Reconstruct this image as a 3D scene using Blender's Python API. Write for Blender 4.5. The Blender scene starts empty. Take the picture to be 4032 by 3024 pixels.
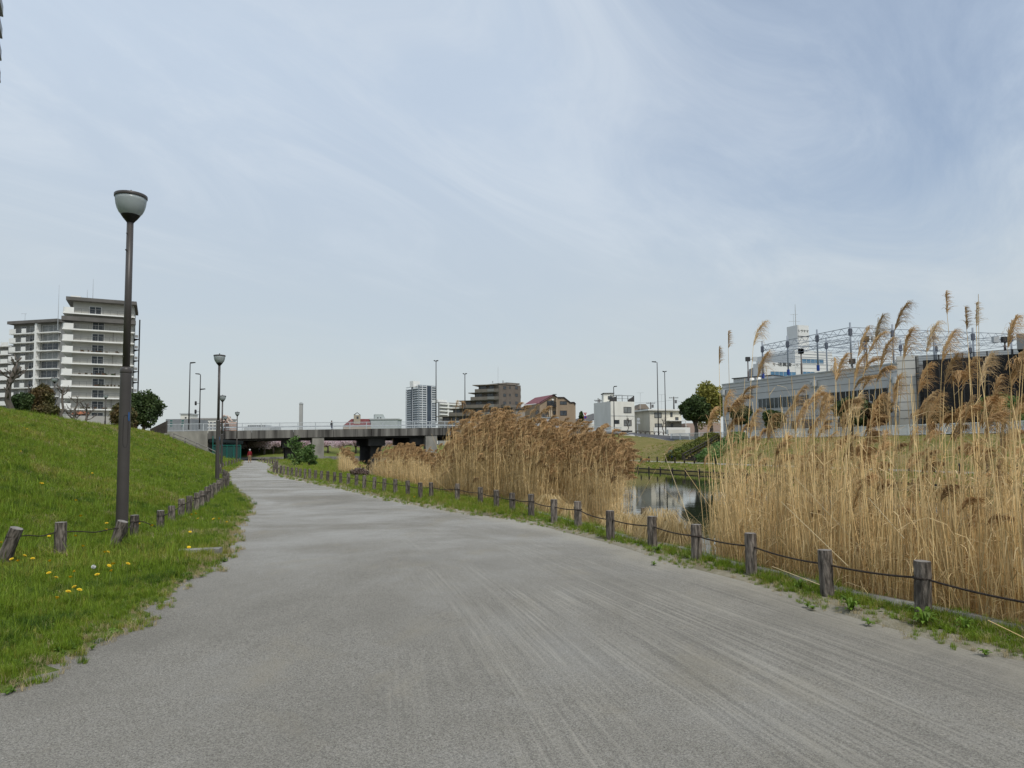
import bpy, bmesh, math, random
import numpy as np
from mathutils import Vector, Matrix, Euler
from mathutils.bvhtree import BVHTree
rnd = random.Random(7)
npr = np.random.default_rng(11)
scene = bpy.context.scene
COL = scene.collection
R = math.radians

# ------------------------------------------------------------------ camera
F = 2750.0                       # focal length in photograph pixels (4032 wide)
CAM_H = 1.7
PITCH, ROLL, SHIFT = R(3.6), -0.007, 72.0 / 4032
CY = 1512 + 4032 * SHIFT
cam_d = bpy.data.cameras.new('camera')
cam_d.sensor_width = 36.0
cam_d.lens = 36.0 * F / 4032
cam_d.shift_y = SHIFT
cam_d.clip_start, cam_d.clip_end = 0.1, 9000
cam = bpy.data.objects.new('camera', cam_d)
COL.objects.link(cam)
CAM_M = Matrix.Translation((0, 0, CAM_H)) @ Matrix.Rotation(math.pi / 2 + PITCH, 4, 'X') @ Matrix.Rotation(ROLL, 4, 'Z')
cam.matrix_world = CAM_M
scene.camera = cam

# ------------------------------------------------------------------ sky, sun, exposure
SUN_EL, SUN_AZ = R(56), R(150)      # azimuth clockwise from +Y (view direction): behind right
w = bpy.data.worlds.new('World'); scene.world = w; w.use_nodes = True
nt = w.node_tree; N = nt.nodes; L = nt.links; N.clear()
def node(t, **kw):
    n = N.new(t)
    for k, v in kw.items(): setattr(n, k, v)
    return n
sky = node('ShaderNodeTexSky', sky_type='NISHITA', sun_disc=False)
sky.sun_elevation = SUN_EL; sky.sun_rotation = SUN_AZ
sky.air_density = 1.0; sky.dust_density = 0.6; sky.ozone_density = 1.5
tc = node('ShaderNodeTexCoord')
sep = node('ShaderNodeSeparateXYZ'); L.new(tc.outputs['Generated'], sep.inputs[0])
zc = node('ShaderNodeMath', operation='MAXIMUM'); L.new(sep.outputs[2], zc.inputs[0]); zc.inputs[1].default_value = 0.0
za = node('ShaderNodeMath', operation='ADD'); L.new(zc.outputs[0], za.inputs[0]); za.inputs[1].default_value = 0.16
inv = node('ShaderNodeMath', operation='DIVIDE'); inv.inputs[0].default_value = 1.0; L.new(za.outputs[0], inv.inputs[1])
pl = node('ShaderNodeVectorMath', operation='SCALE'); L.new(tc.outputs['Generated'], pl.inputs[0]); L.new(inv.outputs[0], pl.inputs['Scale'])
def cloud(scale, loc, rot, sx, detail, rough, dist):
    vr = node('ShaderNodeVectorRotate', rotation_type='Z_AXIS'); vr.inputs['Angle'].default_value = R(rot); L.new(pl.outputs[0], vr.inputs[0])
    m = node('ShaderNodeMapping'); m.inputs['Location'].default_value = loc
    m.inputs['Scale'].default_value = (1, sx, 0.3)
    L.new(vr.outputs[0], m.inputs[0])
    n = node('ShaderNodeTexNoise'); n.inputs['Scale'].default_value = scale; n.inputs['Detail'].default_value = detail
    n.inputs['Roughness'].default_value = rough; n.inputs['Distortion'].default_value = dist
    L.new(m.outputs[0], n.inputs['Vector']); return n.outputs[0]
c1 = cloud(0.50, (3.3, 1.2, 0), 20, 0.8, 4, 0.5, 0.3)
c2 = cloud(1.9, (1, 5, 2), 38, 0.42, 10, 0.64, 1.1)
cs = node('ShaderNodeMath', operation='MULTIPLY_ADD'); L.new(c2, cs.inputs[0]); cs.inputs[1].default_value = 0.50; L.new(c1, cs.inputs[2])
cr = node('ShaderNodeMapRange'); cr.interpolation_type = 'SMOOTHSTEP'
L.new(cs.outputs[0], cr.inputs[0]); cr.inputs[1].default_value = 0.52; cr.inputs[2].default_value = 0.98
cr.inputs[3].default_value = 0.0; cr.inputs[4].default_value = 1.0
hz = node('ShaderNodeMapRange'); hz.interpolation_type = 'SMOOTHSTEP'; L.new(zc.outputs[0], hz.inputs[0])
hz.inputs[1].default_value = 0.0; hz.inputs[2].default_value = 0.50; hz.inputs[3].default_value = 1.0; hz.inputs[4].default_value = 0.0
# the veil thins out towards the upper right, where blue shows through the cirrus
clr = node('ShaderNodeVectorMath', operation='DOT_PRODUCT'); L.new(tc.outputs['Generated'], clr.inputs[0]); clr.inputs[1].default_value = Vector((0.62, 0.86, 0.62)).normalized()
cl2 = node('ShaderNodeMapRange'); cl2.interpolation_type = 'SMOOTHSTEP'; L.new(clr.outputs['Value'], cl2.inputs[0])
cl2.inputs[1].default_value = 0.86; cl2.inputs[2].default_value = 0.985; cl2.inputs[3].default_value = 0.80; cl2.inputs[4].default_value = 0.30
cmp_ = node('ShaderNodeMapRange'); L.new(cr.outputs[0], cmp_.inputs[0]); L.new(cl2.outputs[0], cmp_.inputs[3]); cmp_.inputs[4].default_value = 0.97
mx = node('ShaderNodeMath', operation='MAXIMUM'); L.new(cmp_.outputs[0], mx.inputs[0]); L.new(hz.outputs[0], mx.inputs[1])
# thin veil of cloud: greyer low down, whiter and bluer high up
veil = node('ShaderNodeMix', data_type='RGBA'); L.new(hz.outputs[0], veil.inputs[0])
veil.inputs[6].default_value = (4.95, 5.75, 6.75, 1); veil.inputs[7].default_value = (4.75, 5.15, 5.2, 1)
wsp = node('ShaderNodeMapRange'); wsp.interpolation_type = 'SMOOTHSTEP'; L.new(c2, wsp.inputs[0]); wsp.inputs[1].default_value = 0.46; wsp.inputs[2].default_value = 0.72; wsp.inputs[4].default_value = 0.5
hzi = node('ShaderNodeMath', operation='SUBTRACT'); hzi.inputs[0].default_value = 1.0; L.new(hz.outputs[0], hzi.inputs[1])
wsf = node('ShaderNodeMath', operation='MULTIPLY'); L.new(wsp.outputs[0], wsf.inputs[0]); L.new(hzi.outputs[0], wsf.inputs[1])
veil2 = node('ShaderNodeMix', data_type='RGBA'); L.new(wsf.outputs[0], veil2.inputs[0]); L.new(veil.outputs[2], veil2.inputs[6]); veil2.inputs[7].default_value = (6.1, 6.6, 7.1, 1)
mixc = node('ShaderNodeMix', data_type='RGBA')
L.new(mx.outputs[0], mixc.inputs[0]); L.new(sky.outputs[0], mixc.inputs[6]); L.new(veil2.outputs[2], mixc.inputs[7])
bg = node('ShaderNodeBackground'); bg.inputs[1].default_value = 0.10
L.new(mixc.outputs[2], bg.inputs[0])
wo = node('ShaderNodeOutputWorld'); L.new(bg.outputs[0], wo.inputs[0])

sd = bpy.data.lights.new('sun', 'SUN'); sd.energy = 2.0; sd.angle = R(9); sd.color = (1.0, 0.95, 0.88)
sun = bpy.data.objects.new('sun', sd); COL.objects.link(sun)
to_sun = Vector((math.sin(SUN_AZ) * math.cos(SUN_EL), math.cos(SUN_AZ) * math.cos(SUN_EL), math.sin(SUN_EL)))
sun.rotation_euler = (-to_sun).to_track_quat('-Z', 'Y').to_euler()
vs = scene.view_settings
vs.view_transform = 'Standard'; vs.look = 'None'; vs.exposure = 0.28; vs.gamma = 1.0; vs.use_curve_mapping = False
scene.render.engine = 'CYCLES'
scene.cycles.use_denoising = True
scene.cycles.max_bounces = 6; scene.cycles.diffuse_bounces = 3; scene.cycles.transparent_max_bounces = 8
scene.cycles.glossy_bounces = 3; scene.cycles.transmission_bounces = 4

# ------------------------------------------------------------------ helpers
CR = CAM_M.to_3x3()
def ray(px, py):
    return (CR @ Vector(((px - 2016) / F, -(py - CY) / F, -1))).normalized()
def P(px, py, d):
    r = ray(px, py); t = d / r.y
    return Vector((r.x * t, d, CAM_H + r.z * t))
def G(px, py, z=0.0):
    r = ray(px, py); t = (z - CAM_H) / r.z
    return Vector((r.x * t, r.y * t, z))
def XY(px, d, py=1760):
    p = P(px, py, d); return Vector((p.x, p.y))
def Z(px, py, d): return P(px, py, d).z

def tag(o, label=None, cat=None, group=None, kind=None):
    if label: o['label'] = label
    if cat: o['category'] = cat
    if group: o['group'] = group
    if kind: o['kind'] = kind
    return o
def thing(name, label, cat, loc=(0, 0, 0), group=None, rz=0.0):
    o = bpy.data.objects.new(name, None); COL.objects.link(o)
    o.empty_display_size = 0.2
    o.location = loc; o.rotation_euler = (0, 0, rz)
    return tag(o, label, cat, group)
def link(name, me, parent=None, loc=None, rot=None, world=True):
    """mesh object; with world=True the mesh is in world coordinates and the parent only carries it"""
    o = bpy.data.objects.new(name, me); COL.objects.link(o)
    if parent is not None:
        o.parent = parent
        if world:
            a = Vector((0, 0, 0)); q = parent
            while q is not None: a += q.location if not q.get('_w') else Vector((0, 0, 0)); q = q.parent
            o.matrix_parent_inverse = Matrix.Translation(-parent_loc(parent))
    if loc is not None: o.location = loc
    if rot is not None: o.rotation_euler = rot
    return o
def parent_loc(p):
    # world position of an unrotated empty (mesh parents carry world-space meshes, so they add nothing)
    if p.type == 'EMPTY': return Vector(p.location)
    return Vector((0, 0, 0))

class MB:
    def __init__(s): s.v = []; s.f = []; s.m = []
    def add(s, vs, fs, m=0):
        b = len(s.v); s.v += [tuple(v) for v in vs]; s.f += [tuple(i + b for i in f) for f in fs]; s.m += [m] * len(fs); return s
    def box(s, x0, x1, y0, y1, z0, z1, m=0):
        return s.add([(x0,y0,z0),(x1,y0,z0),(x1,y1,z0),(x0,y1,z0),(x0,y0,z1),(x1,y0,z1),(x1,y1,z1),(x0,y1,z1)],
                     [(0,3,2,1),(4,5,6,7),(0,1,5,4),(1,2,6,5),(2,3,7,6),(3,0,4,7)], m)
    def quad(s, a, b, c, d, m=0): return s.add([a, b, c, d], [(0, 1, 2, 3)], m)
    def hexa(s, lo, hi, m=0):      # lo, hi: four corner points each
        return s.add(list(lo) + list(hi), [(0,3,2,1),(4,5,6,7),(0,1,5,4),(1,2,6,5),(2,3,7,6),(3,0,4,7)], m)
    def prism(s, poly, ext, m=0):  # poly: list of points, extruded by the vector ext
        n = len(poly); e = Vector(ext); a = [Vector(p) for p in poly]; b = [p + e for p in a]
        return s.add(a + b, [tuple(range(n))[::-1], tuple(range(n, 2 * n))] + [(i, (i + 1) % n, n + (i + 1) % n, n + i) for i in range(n)], m)
    def tube(s, pts, rads, n=6, m=0, cap=True):
        pts = [Vector(p) for p in pts]
        if not hasattr(rads, '__len__'): rads = [rads] * len(pts)
        vs = []; prev = None
        for i, p in enumerate(pts):
            t = (pts[min(i + 1, len(pts) - 1)] - pts[max(i - 1, 0)]).normalized()
            if prev is None:
                a = t.orthogonal().normalized()
            else:
                a = (prev - t * prev.dot(t)); a = a.normalized() if a.length > 1e-6 else t.orthogonal().normalized()
            prev = a; b = t.cross(a)
            for k in range(n):
                an = 2 * math.pi * k / n
                vs.append(p + (a * math.cos(an) + b * math.sin(an)) * rads[i])
        fs = [(i*n+k, i*n+(k+1)%n, (i+1)*n+(k+1)%n, (i+1)*n+k) for i in range(len(pts)-1) for k in range(n)]
        if cap: fs += [tuple(range(n))[::-1], tuple(range((len(pts)-1)*n, len(pts)*n))]
        return s.add(vs, fs, m)
    def lathe(s, prof, n=20, c=(0, 0, 0), m=0, cap=True):
        vs = [(c[0] + r * math.cos(2*math.pi*k/n), c[1] + r * math.sin(2*math.pi*k/n), c[2] + z) for r, z in prof for k in range(n)]
        fs = [(i*n+k, i*n+(k+1)%n, (i+1)*n+(k+1)%n, (i+1)*n+k) for i in range(len(prof)-1) for k in range(n)]
        if cap: fs += [tuple(range(n))[::-1], tuple(range((len(prof)-1)*n, len(prof)*n))]
        return s.add(vs, fs, m)
    def mesh(s, name, mats, smooth=False):
        me = bpy.data.meshes.new(name); me.from_pydata(s.v, [], s.f)
        for mt in (mats if isinstance(mats, (list, tuple)) else [mats]): me.materials.append(mt)
        if any(s.m): me.polygons.foreach_set('material_index', s.m)
        if smooth: me.polygons.foreach_set('use_smooth', [True] * len(s.f))
        me.update(); return me
    def build(s, name, mats, parent=None, smooth=False, loc=None, world=True):
        return link(name, s.mesh(name, mats, smooth), parent, loc, None, world)

def copy_tree(o, parent=None):
    c = o.copy(); COL.objects.link(c); c.parent = parent
    for ch in o.children:
        copy_tree(ch, c)
    return c

# ------------------------------------------------------------------ materials
MATS = {}
def mat(name, col, rough=0.8, col2=None, scale=5.0, detail=6.0, bump=0.0, bscale=None, stretch=(1, 1, 1), metal=0.0,
        rand=0.0, spec=0.3, lo=0.35, hi=0.65, island=False, coord='Object'):
    """two-tone noise material; rand: brightness variation per object or instance (or per island)"""
    if name in MATS: return MATS[name]
    m = bpy.data.materials.new(name); m.use_nodes = True; t = m.node_tree; b = t.nodes['Principled BSDF']
    b.inputs['Roughness'].default_value = rough; b.inputs['Metallic'].default_value = metal
    b.inputs['Specular IOR Level'].default_value = spec
    src = None
    if col2 is not None or bump:
        tc = t.nodes.new('ShaderNodeTexCoord'); mp = t.nodes.new('ShaderNodeMapping'); mp.inputs['Scale'].default_value = stretch
        t.links.new(tc.outputs[coord], mp.inputs[0])
    if col2 is not None:
        n = t.nodes.new('ShaderNodeTexNoise'); n.inputs['Scale'].default_value = scale; n.inputs['Detail'].default_value = detail
        t.links.new(mp.outputs[0], n.inputs['Vector'])
        r = t.nodes.new('ShaderNodeMapRange'); r.inputs[1].default_value = lo; r.inputs[2].default_value = hi
        t.links.new(n.outputs[0], r.inputs[0])
        mx = t.nodes.new('ShaderNodeMix'); mx.data_type = 'RGBA'; t.links.new(r.outputs[0], mx.inputs[0])
        mx.inputs[6].default_value = (*col, 1); mx.inputs[7].default_value = (*col2, 1); src = mx.outputs[2]
    if rand:
        g = t.nodes.new('ShaderNodeNewGeometry' if island else 'ShaderNodeObjectInfo')
        r = t.nodes.new('ShaderNodeMapRange'); t.links.new(g.outputs['Random Per Island' if island else 'Random'], r.inputs[0])
        r.inputs[3].default_value = 1 - rand; r.inputs[4].default_value = 1 + rand
        hs = t.nodes.new('ShaderNodeHueSaturation'); t.links.new(r.outputs[0], hs.inputs['Value'])
        if src is None: hs.inputs['Color'].default_value = (*col, 1)
        else: t.links.new(src, hs.inputs['Color'])
        src = hs.outputs[0]
    if src is None: b.inputs['Base Color'].default_value = (*col, 1)
    else: t.links.new(src, b.inputs['Base Color'])
    if bump:
        n2 = t.nodes.new('ShaderNodeTexNoise'); n2.inputs['Scale'].default_value = bscale or scale * 3; n2.inputs['Detail'].default_value = 4
        t.links.new(mp.outputs[0], n2.inputs['Vector'])
        bp = t.nodes.new('ShaderNodeBump'); bp.inputs['Strength'].default_value = bump; bp.inputs['Distance'].default_value = 0.02
        t.links.new(n2.outputs[0], bp.inputs['Height']); t.links.new(bp.outputs[0], b.inputs['Normal'])
    MATS[name] = m; return m
def leafmat(name, col, col2, scale=0.5, rand=0.35, trans=0.25):
    m = mat(name, col, 0.6, col2, scale, 3, rand=rand, island=True)
    t = m.node_tree; b = t.nodes['Principled BSDF']
    if trans and 'tl' not in t.nodes:
        tr = t.nodes.new('ShaderNodeBsdfTranslucent'); tr.name = 'tl'
        l = b.inputs['Base Color'].links[0].from_socket; t.links.new(l, tr.inputs[0])
        mx = t.nodes.new('ShaderNodeMixShader'); mx.inputs[0].default_value = trans
        t.links.new(b.outputs[0], mx.inputs[1]); t.links.new(tr.outputs[0], mx.inputs[2])
        t.links.new(mx.outputs[0], t.nodes['Material Output'].inputs[0])
    return m
def ordinal(i):
    w_ = ['first','second','third','fourth','fifth','sixth','seventh','eighth','ninth','tenth','eleventh','twelfth','thirteenth','fourteenth',
          'fifteenth','sixteenth','seventeenth','eighteenth','nineteenth']
    if i < 19: return w_[i]
    t = {2: 'twent', 3: 'thirt', 4: 'fort', 5: 'fift', 6: 'sixt'}[(i + 1) // 10]
    r = (i + 1) % 10
    return t + 'ieth' if r == 0 else t + 'y-' + w_[r - 1]
def lerp_tab(tab):
    xs = np.array([t[0] for t in tab], float); ys = np.array([t[1] for t in tab], float)
    o = np.argsort(xs); xs = xs[o]; ys = ys[o]
    return lambda q: np.interp(q, xs, ys)
# ================================================================== the lie of the land
PL = [(0,2759),(210,2679),(387,2577),(551,2483),(635,2423),(728,2334),(780,2290),(859,2251),(910,2202),(945,2130),(975,2060),(1000,2025),(1010,1995),
      (985,1965),(960,1945),(940,1925),(905,1893),(898,1875),(905,1860),(925,1850),(952,1835),(955,1822),(958,1814)]
PR = [(4032,2609),(3868,2584),(3578,2498),(3337,2425),(3048,2329),(2714,2240),(2578,2195),(2352,2130),(2216,2095),(2036,2048),(1900,2032),(1745,2012),(1546,1974),
      (1397,1936),(1298,1917),(1148,1887),(1106,1876),(1064,1862),(1062,1849),(1070,1838),(1055,1827),(1030,1819),(1012,1814)]
def edge(tab, back, fwd):
    pts = [G(*p) for p in tab]; pts = [(p.y, p.x) for p in pts]
    return lerp_tab(back + pts + fwd)
XL = edge(PL, [(-12, -3.1), (0, -3.2), (2.5, -3.35)], [(105, -41.5), (130, -50)])
XR = edge(PR, [(-12, 7.6), (0, 5.9), (3, 5.0)], [(105, -37.5), (130, -45)])
RIGHT_POSTS = [(4250,2600),(3636,2437),(3259,2358),(2960,2273),(2743,2218),(2569,2163),(2404,2130),(2277,2084),(2182,2066),(2092,2042),(2018,2026),(1955,2010),
    (1892,1993),(1801,1979),(1698,1966),(1655,1970),(1606,1959),(1557,1949),(1513,1941),(1473,1936),(1434,1929),(1403,1921),(1371,1916),(1342,1911),(1317,1907),
    (1290,1901),(1265,1897),(1241,1893),(1220,1889),(1201,1887),(1182,1883),(1166,1880),(1149,1878),(1134,1874),(1118,1872),(1105,1868),(1091,1865),
    (1078,1862),(1081,1852),(1088,1844),(1092,1836),(1083,1832),(1073,1829),(1063,1826),(1053,1823),(1042,1820),(1031,1818),(1021,1816)]
LEFT_POSTS = [(5,2232),(235,2199),(445,2168),(528,2121),(631,2084),(674,2062),(713,2042),(744,2030),(772,2016),(793,2003),(816,1987),(831,1972),(846,1959),
    (859,1947),(871,1937),(884,1926),(894,1917),(897,1904),(889,1893),(880,1884),(868,1872),(858,1861),(866,1852),(878,1846),(890,1841),(902,1836),(913,1832),(923,1828),(933,1824),(943,1820)]
rp = [G(*p) for p in RIGHT_POSTS]; lp = [G(p[0], p[1], 0.06) for p in LEFT_POSTS]
# water-side kerb line: a little beyond the right posts, farther out down river
rx = lerp_tab([(-12, 8.6), (0, 6.9), (3, 5.95)] + [(p.y, p.x) for p in rp if p.y > 4] + [(105, -36.5), (130, -44)])
koff = lerp_tab([(-12, .28), (14, .28), (17, .5), (22, 1.3), (30, 2.6), (40, 4.2), (52, 6.5), (75, 9), (90, 9), (130, 9)])
KX = lambda y: rx(y) + koff(y)
lx = lerp_tab([(-12, -6.0), (0, -6.3), (5, -6.5)] + [(p.y, p.x) for p in lp] + [(105, -46), (130, -54)])
# the fence line of the left bank, smoothed where it kinks, carries the toe of the slope
_yy = np.arange(-12, 131, 1.0); _tx = np.array([float(lx(q)) for q in _yy])
_tx = np.convolve(np.pad(_tx, 4, mode='edge'), np.ones(9) / 9, 'valid')
TOE = lambda y: np.interp(y, _yy, _tx) - 0.15
CREST = lerp_tab([(-12, -19), (5, -20), (20, -22.5), (40, -29.2), (55, -34.6), (75, -41), (92, -46), (130, -57)])
CRZ = lerp_tab([(-12, 4.3), (40, 4.1), (60, 4.0), (92, 3.75), (130, 3.75)])
def hash2(x, y, s=1.0):
    return math.sin(x * 1.7 * s + 1.3 * math.sin(y * .9 * s)) * math.sin(y * 1.3 * s + 0.7 * math.sin(x * 1.1 * s))
def zleft(x, y):
    t = float(TOE(y)) - x; W = float(TOE(y) - CREST(y)); H = float(CRZ(y))
    if t <= 0: return 0.035 + 0.02 * min(1, max(0, (float(XL(y)) - x) / 1.5)) + .012 * hash2(x, y, 2)
    q = t / W
    b = 0.05 + (H - .05) * (q ** 1.12 if q < .8 else 0)
    if q >= .8:
        b0 = 0.05 + (H - .05) * .8 ** 1.12; q2 = min((q - .8) / .35, 1); b = b0 + (H - b0) * (1 - (1 - q2) ** 2)
    return b + 0.05 * hash2(x, y, .55) * min(1, t / 2) + .02 * hash2(x, y, 1.9)

# --- ground materials
def ground_mat(name, stops, s1, s2, bump=0.5, bs=60):
    m = bpy.data.materials.new(name); m.use_nodes = True; t = m.node_tree; b = t.nodes['Principled BSDF']; b.inputs['Roughness'].default_value = .95
    b.inputs['Specular IOR Level'].default_value = .1
    tc = t.nodes.new('ShaderNodeTexCoord'); a = t.nodes.new('ShaderNodeTexNoise'); c = t.nodes.new('ShaderNodeTexNoise')
    a.inputs['Scale'].default_value = s1; c.inputs['Scale'].default_value = s2; a.inputs['Detail'].default_value = 6; c.inputs['Detail'].default_value = 8; c.inputs['Roughness'].default_value = .75
    for n in (a, c): t.links.new(tc.outputs['Object'], n.inputs['Vector'])
    ad = t.nodes.new('ShaderNodeMath'); ad.operation = 'MULTIPLY_ADD'; t.links.new(c.outputs[0], ad.inputs[0]); ad.inputs[1].default_value = .8; t.links.new(a.outputs[0], ad.inputs[2])
    r = t.nodes.new('ShaderNodeMapRange'); t.links.new(ad.outputs[0], r.inputs[0]); r.inputs[1].default_value = .6; r.inputs[2].default_value = 1.2
    cr = t.nodes.new('ShaderNodeValToRGB'); t.links.new(r.outputs[0], cr.inputs[0])
    els = cr.color_ramp.elements
    while len(els) < len(stops): els.new(.5)
    for e, (p, col) in zip(els, stops): e.position = p; e.color = (*col, 1)
    t.links.new(cr.outputs[0], b.inputs['Base Color'])
    n2 = t.nodes.new('ShaderNodeTexNoise'); n2.inputs['Scale'].default_value = bs; n2.inputs['Detail'].default_value = 5; t.links.new(tc.outputs['Object'], n2.inputs['Vector'])
    bp = t.nodes.new('ShaderNodeBump'); bp.inputs['Strength'].default_value = bump; bp.inputs['Distance'].default_value = .05
    t.links.new(n2.outputs[0], bp.inputs['Height']); t.links.new(bp.outputs[0], b.inputs['Normal'])
    return m
M_BANK = ground_mat('turf_soil', [(0, (.06, .085, .02)), (.45, (.10, .135, .03)), (.8, (.15, .155, .055)), (1, (.21, .175, .09))], .12, 7, .8, 40)
M_VERGE = ground_mat('verge_soil', [(0, (.09, .085, .05)), (.35, (.20, .18, .12)), (.7, (.29, .265, .205)), (1, (.36, .335, .27))], .5, 6, .6, 50)
M_FARBANK = ground_mat('dry_turf', [(0, (.085, .10, .022)), (.4, (.15, .14, .045)), (.75, (.22, .175, .075)), (1, (.25, .19, .09))], .22, 3.5, .8, 14)
M_EARTH = ground_mat('earth', [(0, (.08, .08, .05)), (1, (.16, .15, .11))], .05, 1, .3, 5)

def grid_strip(name, ys, cols, m, uv=None, parent=None):
    """ys: stations; cols(y) -> list of (x, z) across"""
    v = []; uvs = []; rows = []
    for y in ys:
        c = cols(y); rows.append(len(c))
        for k, (x, z) in enumerate(c): v.append((x, y, z))
    n = rows[0]; f = [(i*n+k, i*n+k+1, (i+1)*n+k+1, (i+1)*n+k) for i in range(len(ys)-1) for k in range(n-1)]
    me = bpy.data.meshes.new(name); me.from_pydata(v, [], f); me.materials.append(m)
    me.polygons.foreach_set('use_smooth', [True] * len(f))
    if uv:
        ul = me.uv_layers.new(name='UVMap'); co = [uv(*v[l.vertex_index]) for l in me.loops]
        ul.data.foreach_set('uv', [q for c in co for q in c])
    me.update(); o = link(name, me, parent); o['kind'] = 'structure'; return o
def stations(a, b, f=0.02, m=.25):
    ys = [a]
    while ys[-1] < b: ys.append(ys[-1] + max(m, abs(ys[-1]) * f))
    ys[-1] = b; return ys

# --- path of compacted crushed stone
mp = bpy.data.materials.new('crushed_stone'); mp.use_nodes = True; t = mp.node_tree; b = t.nodes['Principled BSDF']
b.inputs['Roughness'].default_value = .95; b.inputs['Specular IOR Level'].default_value = .15
def tn(ty, **kw):
    n = t.nodes.new(ty)
    for k, v in kw.items(): setattr(n, k, v)
    return n
def noise(vec, scale, detail=5, rough=.55, dist=0):
    n = tn('ShaderNodeTexNoise'); n.inputs['Scale'].default_value = scale; n.inputs['Detail'].default_value = detail; n.inputs['Roughness'].default_value = rough
    n.inputs['Distortion'].default_value = dist; t.links.new(vec, n.inputs['Vector']); return n.outputs[0]
def rng(s, a, b_, c=0, d=1):
    r = tn('ShaderNodeMapRange'); t.links.new(s, r.inputs[0])
    for i, q in enumerate((a, b_, c, d)): r.inputs[i + 1].default_value = q
    return r.outputs[0]
def mth(op, a, c):
    n = tn('ShaderNodeMath', operation=op)
    for i, q in enumerate((a, c)):
        if isinstance(q, (int, float)): n.inputs[i].default_value = q
        else: t.links.new(q, n.inputs[i])
    return n.outputs[0]
def mixc_(f, a, c):
    n = tn('ShaderNodeMix', data_type='RGBA')
    if isinstance(f, (int, float)): n.inputs[0].default_value = f
    else: t.links.new(f, n.inputs[0])
    for i, q in ((6, a), (7, c)):
        if isinstance(q, tuple): n.inputs[i].default_value = (*q, 1)
        else: t.links.new(q, n.inputs[i])
    return n.outputs[2]
obj_c = tn('ShaderNodeTexCoord'); uvc = obj_c.outputs['UV']; oc = obj_c.outputs['Object']
def mapped(vec, sc):
    m_ = tn('ShaderNodeMapping'); m_.inputs['Scale'].default_value = sc; t.links.new(vec, m_.inputs[0]); return m_.outputs[0]
fine = noise(oc, 70, 4, .8); grit = noise(oc, 120, 2, .6)
patch = noise(mapped(oc, (.30, .22, 1)), 1, 8, .68, .25)
streak = noise(mapped(uvc, (9.5, .20, 1)), 1.0, 5, .6, .12)
streak2 = noise(mapped(uvc, (23, .45, 1)), 1.0, 3, .55, .08)
smask = noise(mapped(uvc, (.8, .35, 1)), 1.0, 5, .6)
sandm = noise(mapped(oc, (.9, .6, 1)), 1, 7, .65, .6)
basec = mixc_(rng(fine, .3, .7), (.090, .082, .068), (.365, .342, .292))
def cells(scale):
    v_ = tn('ShaderNodeTexVoronoi'); v_.inputs['Scale'].default_value = scale; v_.inputs['Randomness'].default_value = 1.0; t.links.new(oc, v_.inputs['Vector']); s_ = tn('ShaderNodeSeparateColor'); t.links.new(v_.outputs['Color'], s_.inputs[0]); return s_.outputs[0]
c_a, c_b = cells(150), cells(260)
basec = mixc_(mth('MULTIPLY', rng(c_a, .55, 1.0), .40), basec, (.43, .41, .355))
basec = mixc_(mth('MULTIPLY', rng(c_a, .45, 0.0), .42), basec, (.055, .052, .046))
basec = mixc_(mth('MULTIPLY', rng(c_b, .7, 1.0), .45), basec, (.50, .49, .45))
basec = mixc_(mth('MULTIPLY', rng(grit, .55, .75), .45), basec, (.42, .41, .385))
basec = mixc_(mth('MULTIPLY', rng(grit, .42, .28), .6), basec, (.07, .07, .068))
sx = tn('ShaderNodeSeparateXYZ'); t.links.new(uvc, sx.inputs[0])
smask = mth('MULTIPLY', mth('MULTIPLY', smask, rng(sx.outputs[0], 6.0, 2.8, .62, 1.14)), rng(sx.outputs[1], 13, 7, .66, 1.0))
st = mth('MULTIPLY', rng(streak, .50, .66), rng(smask, .38, .58))
st = mth('MAXIMUM', st, mth('MULTIPLY', rng(streak2, .52, .64), rng(smask, .36, .52)))
basec = mixc_(mth('MULTIPLY', mth('MULTIPLY', rng(streak2, .48, .36), rng(smask, .36, .55)), .30), basec, (.11, .105, .092))
basec = mixc_(mth('MULTIPLY', st, .46), basec, (.41, .385, .325))
basec = mixc_(mth('MULTIPLY', rng(patch, .50, .74), .34), basec, (.44, .438, .42))
basec = mixc_(mth('MULTIPLY', rng(patch, .50, .32), .55), basec, (.15, .140, .118))
bars = noise(mapped(oc, (.22, .30, 1)), 1, 9, .70, .4)
basec = mixc_(mth('MULTIPLY', mth('MULTIPLY', rng(bars, .42, .66), rng(sx.outputs[1], 7, 15)), .62), basec, (.46, .455, .43))
# sandy fines gather along the waterside edge
edge_ = rng(mth('ADD', sx.outputs[0], mth('MULTIPLY', mth('SUBTRACT', sandm, .5), 2.2)), .75, -.1)
basec = mixc_(mth('MULTIPLY', edge_, .55), basec, (.40, .37, .30))
basec = mixc_(mth('MULTIPLY', rng(sandm, .55, .72), .38), basec, (.31, .275, .205))
t.links.new(basec, b.inputs['Base Color'])
bp = tn('ShaderNodeBump'); bp.inputs['Strength'].default_value = .8; bp.inputs['Distance'].default_value = .012
t.links.new(mth('ADD', mth('ADD', fine, mth('MULTIPLY', c_a, .6)), mth('MULTIPLY', streak, .5)), bp.inputs['Height']); t.links.new(bp.outputs[0], b.inputs['Normal'])
def path_cols(y):
    a, c = float(XL(y)) - .7, float(XR(y)) + .25
    return [(a + (c - a) * k / 28, .008 * hash2(a + (c - a) * k / 28, y, .9) + .004) for k in range(29)]
_uy = np.arange(-14, 114, .5); _ux = np.array([float(XR(q)) for q in _uy]); _ux = np.convolve(np.pad(_ux, 9, mode='edge'), np.ones(19) / 19, 'valid')
XRS = lambda y: float(np.interp(y, _uy, _ux))
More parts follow.
